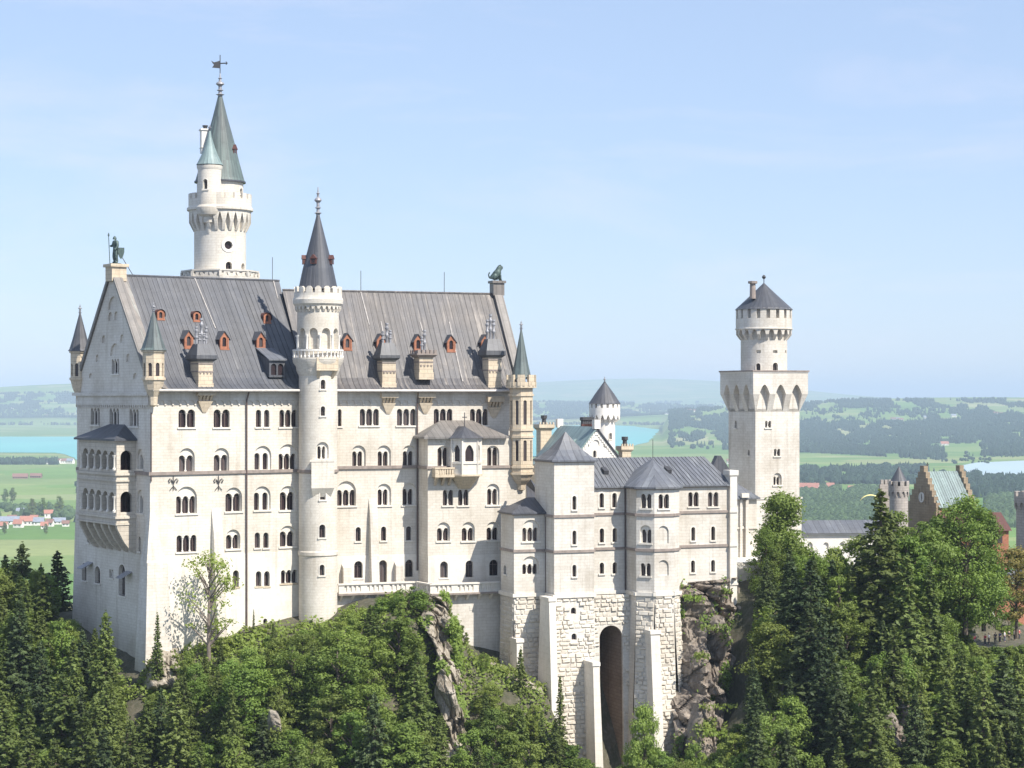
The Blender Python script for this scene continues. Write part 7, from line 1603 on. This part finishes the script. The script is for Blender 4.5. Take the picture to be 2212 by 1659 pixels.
# woods: many small crowns in a few large far-off masses
FOL['far'] = plain('far_wood', (0.036, 0.062, 0.036), 1.0, .35, .02, spec=.1); FOL['far2'] = plain('far_leafy_wood', (0.075, 0.118, 0.05), 1.0, .35, .02, spec=.1)
def ico():
    t = (1+5**.5)/2; v = np.array([(-1, t, 0), (1, t, 0), (-1, -t, 0), (1, -t, 0), (0, -1, t), (0, 1, t), (0, -1, -t), (0, 1, -t), (t, 0, -1), (t, 0, 1), (-t, 0, -1), (-t, 0, 1)])/1.9
    f = np.array([(0, 11, 5), (0, 5, 1), (0, 1, 7), (0, 7, 10), (0, 10, 11), (1, 5, 9), (5, 11, 4), (11, 10, 2), (10, 7, 6), (7, 1, 8), (3, 9, 4), (3, 4, 2), (3, 2, 6), (3, 6, 8), (3, 8, 9), (4, 9, 5), (2, 4, 11), (6, 2, 10), (8, 6, 7), (9, 8, 1)]); return v, f
IV, IF = ico()
a8 = np.linspace(0, 2*PI, 7)[:-1]; CV = np.concatenate([np.stack([np.cos(a8), np.sin(a8), np.zeros(6)], 1), np.stack([.55*np.cos(a8+.5), .55*np.sin(a8+.5), np.full(6, .5)], 1), [[0, 0, 1]]])
CF_ = np.array([(i, (i+1) % 6, 6+i) for i in range(6)]+[((i+1) % 6, 6+(i+1) % 6, 6+i) for i in range(6)]+[(6+i, 6+(i+1) % 6, 12) for i in range(6)])
def wood(name, label, regs, mat, conif=.6, seed=1, size=(12, 25), thr=-.1, fs=.02):
    rs = np.random.default_rng(seed); XX = []; YY = []
    for X0, X1, Y0, Y1, n in regs: XX.append(rs.uniform(X0, X1, n)); YY.append(rs.uniform(Y0, Y1, n))
    X = np.concatenate(XX); Y = np.concatenate(YY)
    nv = np.array([noise.fractal(Vector((a*fs, b*fs*3.4, seed*3.1)), .8, 2.2, 5) for a, b in zip(X, Y)]); k = nv > thr; X, Y = X[k], Y[k]
    d = ghit(X, Y); k = ~np.isnan(d); X, Y, d = X[k], Y[k], d[k]; x = (X-CX)/F*d; z = hf(x, d)
    k = z > G0-.4; 
    x, d, z = x[k], d[k], z[k]; n = len(x); H = rs.uniform(*size, n); c = rs.random(n) < conif; V = []; Q = []; o = 0
    for sel, bv, bf, sr in ((c, CV, CF_, .24), (~c, IV, IF, .42)):
        xx, yy, zz, hh = x[sel], d[sel], z[sel], H[sel]; m = len(xx)
        if not m: continue
        v = np.repeat(bv[None], m, 0)*np.stack([hh*sr*rs.uniform(.8, 1.3, m), hh*sr*rs.uniform(.8, 1.3, m), hh*(1 if bv is CV else .5)], 1)[:, None]
        if bv is IV: v[:, :, 2] += hh[:, None]*.45
        v += np.stack([xx, yy, zz-1], 1)[:, None]; f = bf[None]+(np.arange(m)*len(bv))[:, None, None]+o; V.append(v.reshape(-1, 3)); Q.append(f.reshape(-1, 3)); o += m*len(bv)
    ob = rawmesh(name, np.concatenate(V), np.concatenate(Q), mat, 'stuff'); tag(ob, label, 'wood')
L_, R_ = -60, 165
wood('wood', 'dark wood on the near lake shore left of the palace', [(L_, 128, 975, 1004, 2600), (128, 165, 992, 1000, 60)], FOL['far'], .8, 1, thr=-1)
wood('wood', 'hazy wood along the far lake shore left of the palace', [(L_, R_, 917, 942, 2600)], FOL['far'], .7, 2, thr=-.35)
wood('wood', 'hazy wooded hills beyond the lake left of the palace', [(L_, R_, 850, 884, 6500), (L_, R_, 884, 916, 1500)], FOL['far'], .7, 3, thr=-.12)
wood('wood', 'tree belt round the village left of the palace', [(L_, 160, 1098, 1124, 150), (L_, 40, 1098, 1110, 60)], FOL['far2'], .2, 4, (10, 18), thr=-.1)
wood('wood', 'distant blue woods and hedges behind the lake, right of the palace', [(1120, 1580, 868, 918, 11000)], FOL['far'], .7, 5, thr=-.22)
wood('wood', 'dark wood on the lake point between round tower and square tower', [(1385, 1580, 917, 962, 3200), (1420, 1580, 962, 990, 160), (1330, 1400, 955, 968, 60)], FOL['far'], .75, 6, thr=-.1)
wood('wood', 'wooded crest of the far hill right of the square tower', [(1725, 2230, 864, 882, 3600), (2050, 2230, 884, 905, 900), (1725, 2230, 884, 915, 1300)], FOL['far'], .7, 7, thr=-.02)
wood('wood', 'broad dark forest across the plain right of the square tower', [(1725, 2010, 914, 988, 13500), (1725, 2040, 970, 994, 1500), (2000, 2230, 902, 958, 6500), (2120, 2230, 950, 985, 1200), (1560, 1580, 940, 990, 200)], FOL['far'], .85, 8, thr=-.3)
wood('wood', 'middle belt of trees behind the gatehouse', [(1725, 2000, 1010, 1046, 2200), (1725, 1780, 1004, 1060, 300), (2000, 2120, 1030, 1060, 500), (2110, 2230, 1038, 1075, 1300)], FOL['far'], .6, 9, thr=-.28)
wood('wood', 'leafy blue green wood near the red roofed village', [(1725, 1960, 1062, 1135, 2600), (2130, 2230, 1080, 1140, 700), (1720, 1900, 1110, 1170, 700)], FOL['far2'], .25, 10, (12, 22), thr=-.34, fs=.025)
wood('wood', 'hazy woods and hedges spread over the open plain on both sides of the castle', [(-2600, -60, 866, 916, 5000), (-2600, -60, 1003, 1120, 1800), (165, 1120, 866, 915, 4500), (165, 1120, 1004, 1130, 1800), (2230, 4800, 866, 988, 9000), (2230, 4800, 1042, 1140, 2500)], FOL['far'], .7, 12, thr=-.02, fs=.014)
wood('wood', 'scattered bushes on the lake shore meadow at the right', [(2020, 2140, 992, 1004, 60), (2080, 2230, 975, 988, 90)], FOL['far'], .3, 11, (8, 16), thr=-.3)
# single trees and houses standing out on the plain
def at_ground(X, Y): d = float(ghit([X], [Y])[0]); x = (X-CX)/F*d; return x, d, float(hf(np.array([x]), np.array([d]))[0])
for X, Y, H, lb in ((11, 1103-16, 26, 'left one of a pair of round trees on the green field'), (27, 1087, 28, 'right one of a pair of round trees on the green field'), (10, 1155, 17, 'small round tree on the field below the village'), (99, 1155, 15, 'small lone tree near the palace on the field below the village'), (128, 1117, 34, 'big round tree beside the village houses'), (92, 1115, 30, 'narrow tree between village houses'), (70, 1116, 30, 'round tree above the red roofed village houses')):
    x, y, z = at_ground(X, Y); tree(('broad', 1), 'broad', x, y, z, H, lb, 'tree')
for X, Y, H, lb in ((1868, 1150, 30, 'dark pointed spruce on the plain above the low wing roof'), (1921, 1152, 18, 'shorter dark spruce on the plain right of the pointed one')):
    x, y, z = at_ground(X, Y+30); tree(('spruce', 1), 'spruce_dark', x, y, z, H*1.3, lb, 'spruce')
M['redroof'] = plain('red_tile_roof', (0.40, 0.18, 0.13), .9, .2, .3); M['brnroof'] = plain('brown_tile_roof', (0.24, 0.13, 0.10), .9, .2, .3); M['greyroof'] = plain('grey_sheet_roof', (0.25, 0.28, 0.34), .8, .2, .3)
def house(X, Y, L, Wd, hw, hr, ang, rmat, label, cat='house', group=None, name='village_house'):
    x, y, z = at_ground(X, Y); f = Fr((x, y), ang); t = thing(name, label, cat, (x, y, z), group)
    m = MB(); m.box(f, -L/2, L/2, -Wd/2, Wd/2, z-1, z+hw)
    for u in (-L/2, L/2): m.add([f.pt(u, Wd/2, z+hw), f.pt(u, -Wd/2, z+hw), f.pt(u, 0, z+hw+hr)], [(0, 1, 2)])
    m.build('wall', M['white'] if cat != 'barn' else M['brnroof'], t)
    m = MB(); e = 1.0
    for sg in (1, -1):
        a = [f.pt(-L/2-e, sg*(Wd/2+e), z+hw-.5), f.pt(L/2+e, sg*(Wd/2+e), z+hw-.5), f.pt(L/2+e, 0, z+hw+hr+.15), f.pt(-L/2-e, 0, z+hw+hr+.15)]; a = [Vector(q) for q in (a if sg > 0 else a[::-1])]; m.hexa([q-Vector((0, 0, .3)) for q in a], a)
    m.build('roof', M[rmat], t); m = MB()
    for k in range(max(2, int(L/5))): u = -L/2+(k+.5)*L/max(2, int(L/5)); quad(m, f.pt, u-.8, u+.8, z+hw*.35, z+hw*.75, Wd/2+.05)
    m.build('window', M['glass'], t)
house(44, 1033, 34, 14, 5, 7, 8, 'brnroof', 'long brown roofed barn, left one of two on the green plain', 'barn', name='barn'); house(78, 1032, 26, 12, 5, 6, -6, 'brnroof', 'brown barn with pale wall, right one of two on the green plain', 'barn', name='barn')
vl = [(18, 1133, 40, 16, 6, 6, 6, 'greyroof', 'long grey roofed hall in the village left of the palace'), (60, 1136, 26, 14, 7, 7, 10, 'redroof', 'large orange roofed house in the middle of the village'), (40, 1140, 16, 11, 6, 6, -10, 'redroof', 'white house with red roof low in the village'), (84, 1136, 18, 12, 6, 6, 4, 'greyroof', 'white grey roofed house right of the orange roofed one'),
      (105, 1119, 16, 12, 8, 5, 15, 'redroof', 'yellowish red roofed house standing above the other village houses'), (108, 1137, 12, 10, 6, 5, -8, 'brnroof', 'small white brown roofed house near the palace side of the village'), (128, 1133, 22, 12, 5, 5, 12, 'greyroof', 'grey roofed shed at the village edge beside the palace'), (44, 1110, 14, 10, 6, 4, 0, 'greyroof', 'pale house between trees at the back of the village')]
vl += [(26, 1127, 16, 10, 6, 5, 12, 'brnroof', 'white brown roofed house behind the long grey hall'), (74, 1129, 14, 10, 6, 5, -6, 'redroof', 'white red roofed house just right of the largest orange roof, set back'), (96, 1141, 12, 9, 5, 5, 8, 'redroof', 'small white red roofed house low at the right of the village'), (8, 1141, 14, 10, 5, 5, -4, 'redroof', 'small red roofed house at the left picture edge of the village'), (142, 1138, 12, 9, 5, 4, 6, 'brnroof', 'brown roofed hut nearest the palace corner')]
vr = [(1735, 1066, 62, 30, 7, 14, -18, 'redroof', 'huge red roofed farmhouse touching the square tower'), (1750, 1056, 22, 14, 6, 7, 10, 'redroof', 'red roofed house behind the huge farmhouse'), (1792, 1058, 18, 13, 7, 7, -5, 'redroof', 'white red roofed house in the middle of the right village'), (1800, 1062, 14, 10, 6, 5, 20, 'redroof', 'smaller red roofed house right of the middle one'), (1843, 1065, 20, 13, 7, 7, 8, 'redroof', 'white red roofed house at the right end of the village'), (1858, 1068, 16, 11, 6, 5, -12, 'redroof', 'low red roofed house nearest the gatehouse spruce'), (2040, 962, 30, 16, 7, 8, 10, 'redroof', 'lone red roofed farm on the pale meadow above the gatehouse')]
for v_ in vl: house(v_[0], v_[1], v_[2]*.8, v_[3]*.9, *v_[4:], group='village houses left of the palace')
for v_ in vr: house(*v_, group='village houses right of the square tower')
for i, (X, Y) in enumerate([(1938, 908), (1945, 910), (1930, 909), (2000, 905), (2150, 896), (2165, 897), (2060, 900), (1490, 889), (1497, 890), (1440, 915), (100, 900), (28, 882), (112, 1002), (124, 1001), (134, 1002), (150, 1002), (106, 1001), (1640-60, 1003)]):
    house(X, Y, 26, 16, 9, 6, (i*37) % 60-30, 'brnroof' if i % 3 else 'greyroof', 'tiny pale farmhouse far off on the hazy plain', group='distant farmhouses')
# paraglider drifting before the plain
px, py, pz = P(1880, 1080, 620); t = thing('paraglider', 'small yellow paraglider wing floating over the plain left of the gatehouse spruce', 'paraglider', (px, py, pz)); m = MB(); n = 14; vs = []
for k in range(n+1):
    a = PI*(.12+.76*k/n); ch = 1.0*math.sin(PI*(.1+.8*k/n))**.5
    for w, h in ((-ch, 0), (-ch*.5, .28), (ch*.6, .16), (ch, 0), (0, -.08)): vs.append((px+3.2*math.cos(a), py+w, pz+2.6*math.sin(a)-1.2+h))
m.add(vs, [(5*k+j, 5*k+(j+1) % 5, 5*k+5+(j+1) % 5, 5*k+5+j) for k in range(n) for j in range(5)]); m.build('wing', plain('yellow_cloth', (.75, .66, .28), .8, .1), t, smooth=40)
m = MB()
for sg in (-1, 1):
    for a in (.3, .7, 1.1): m.tube([(px, py, pz-5.2), (px+sg*3.2*math.cos(a), py, pz+2.6*math.sin(a)-1.2)], .012, 3)
m.build('lines', M['iron'], t); m = MB(); m.tube([(px, py-.1, pz-5.0), (px, py, pz-5.4), (px, py+.15, pz-5.9), (px, py-.5, pz-6.0), (px, py-.8, pz-6.1)], [.13, .24, .26, .16, .09], 8); m.build('harness', M['iron'], t)

# ============================================================ VISITORS on the viewing ground
skinm = plain('skin', (.55, .36, .27), .7, .1); hairm = plain('hair', (.06, .04, .03), .8, .1)
def cloth(c): return plain('cloth', c, .9, .15, 5)
def person(x, y, z, rot, shirt, trous, label, arm=0.0, k=1.72):
    t = thing('person', label, 'person', (x, y, z), 'visitors on the viewing ground'); t.rotation_euler = (0, 0, rot)
    def p_(r, f, h, rad): return (r*k, f*k, h*k, rad*k)
    B = [p_(0, 0, .52, .075), p_(0, 0, .63, .065), p_(0, 0, .74, .085), p_(0, 0, .81, .06), p_(0, 0, .855, .03), p_(0, .01, .93, .05), p_(-.055, 0, .48, .055), p_(-.06, .02, .27, .04), p_(-.06, -.01, .04, .026), p_(-.06, .09, .02, .022), p_(.055, 0, .48, .055), p_(.06, .02, .27, .04), p_(.065, -.01, .04, .026), p_(.065, .09, .02, .022),
         p_(-.115, 0, .8, .034), p_(-.14, 0, .63, .026), p_(-.13, .06+arm, .5+arm, .02), p_(-.125, .1+arm, .45+arm*1.4, .018), p_(.115, 0, .8, .034), p_(.14, 0, .63, .026), p_(.13, .06, .5, .02), p_(.125, .1, .45, .018)]
    E = [(0, 1), (1, 2), (2, 3), (3, 4), (4, 5), (0, 6), (6, 7), (7, 8), (8, 9), (0, 10), (10, 11), (11, 12), (12, 13), (3, 14), (14, 15), (15, 16), (16, 17), (3, 18), (18, 19), (19, 20), (20, 21)]
    skin('body', B, E, skinm, t, 1)
    g = lambda q, s: (q[0], q[1], q[2], q[3]*s)
    skin('shirt', [g(B[0], 1.15), g(B[1], 1.2), g(B[2], 1.18), g(B[3], 1.2), g(B[14], 1.3), g(B[15], 1.3), g(B[18], 1.3), g(B[19], 1.3)], [(0, 1), (1, 2), (2, 3), (3, 4), (4, 5), (3, 6), (6, 7)], cloth(shirt), t, 1)
    skin('trousers', [g(B[0], 1.12), g(B[6], 1.2), g(B[7], 1.25), g(B[8], 1.5), g(B[10], 1.2), g(B[11], 1.25), g(B[12], 1.5)], [(0, 1), (1, 2), (2, 3), (0, 4), (4, 5), (5, 6)], cloth(trous), t, 1)
    m = MB(); m.lathe((0, -.008*k), [(.052*k, .925*k), (.056*k, .95*k), (.045*k, .98*k), (.01*k, .995*k)], 10); h = m.build('hair', hairm, None, smooth=60); h.parent = t
PP = [(2104, 1384, (.75, .10, .16), (.1, .1, .12), 'person in a bright red top at the left of the crowd'), (2128, 1396, (.65, .08, .10), (.08, .08, .1), 'person in dark red jacket behind the white shirt'), (2136, 1398, (.8, .8, .8), (.05, .05, .07), 'person in white shirt and black trousers'), (2150, 1400, (.05, .05, .07), (.04, .04, .06), 'person all in black between two white tops'),
      (2160, 1399, (.08, .10, .25), (.05, .05, .08), 'person in navy blue jacket'), (2170, 1402, (.7, .7, .75), (.12, .12, .2), 'person in pale grey top and blue trousers'), (2180, 1398, (.05, .06, .06), (.2, .16, .1), 'person in black top and brown trousers'), (2192, 1402, (.72, .66, .55), (.05, .05, .06), 'person in beige coat'), (2202, 1398, (.6, .12, .10), (.06, .06, .08), 'person in red top at the right picture edge')]
for i, (X, Y, s_, tr_, lb) in enumerate(PP):
    x, y, z = P(X, 1402, 318+(i*37 % 9)); person(x, y, VZ, (i*2.1) % 6.28, s_, tr_, lb, .05*(i % 3))
# ============================================================ HAZE
m = bpy.data.materials.new('haze_air'); m.use_nodes = True; n, l = m.node_tree.nodes, m.node_tree.links; n.remove(n['Principled BSDF'])
pv = n.new('ShaderNodeVolumePrincipled'); pv.inputs['Color'].default_value = (.66, .83, 1.0, 1); pv.inputs['Density'].default_value = HAZE if 'HAZE' in globals() else 6.2e-5; pv.inputs['Anisotropy'].default_value = -0.15
l.new(pv.outputs[0], n['Material Output'].inputs['Volume'])
hb_ = MB(); hb_.box(Fr((0, 0), 0), -67000, 67000, -63500, 60, -206, 290); o = hb_.build('haze', m, uv=False); o['kind'] = 'stuff'; tag(o, 'pale blue haze in the air over the plain', 'haze')
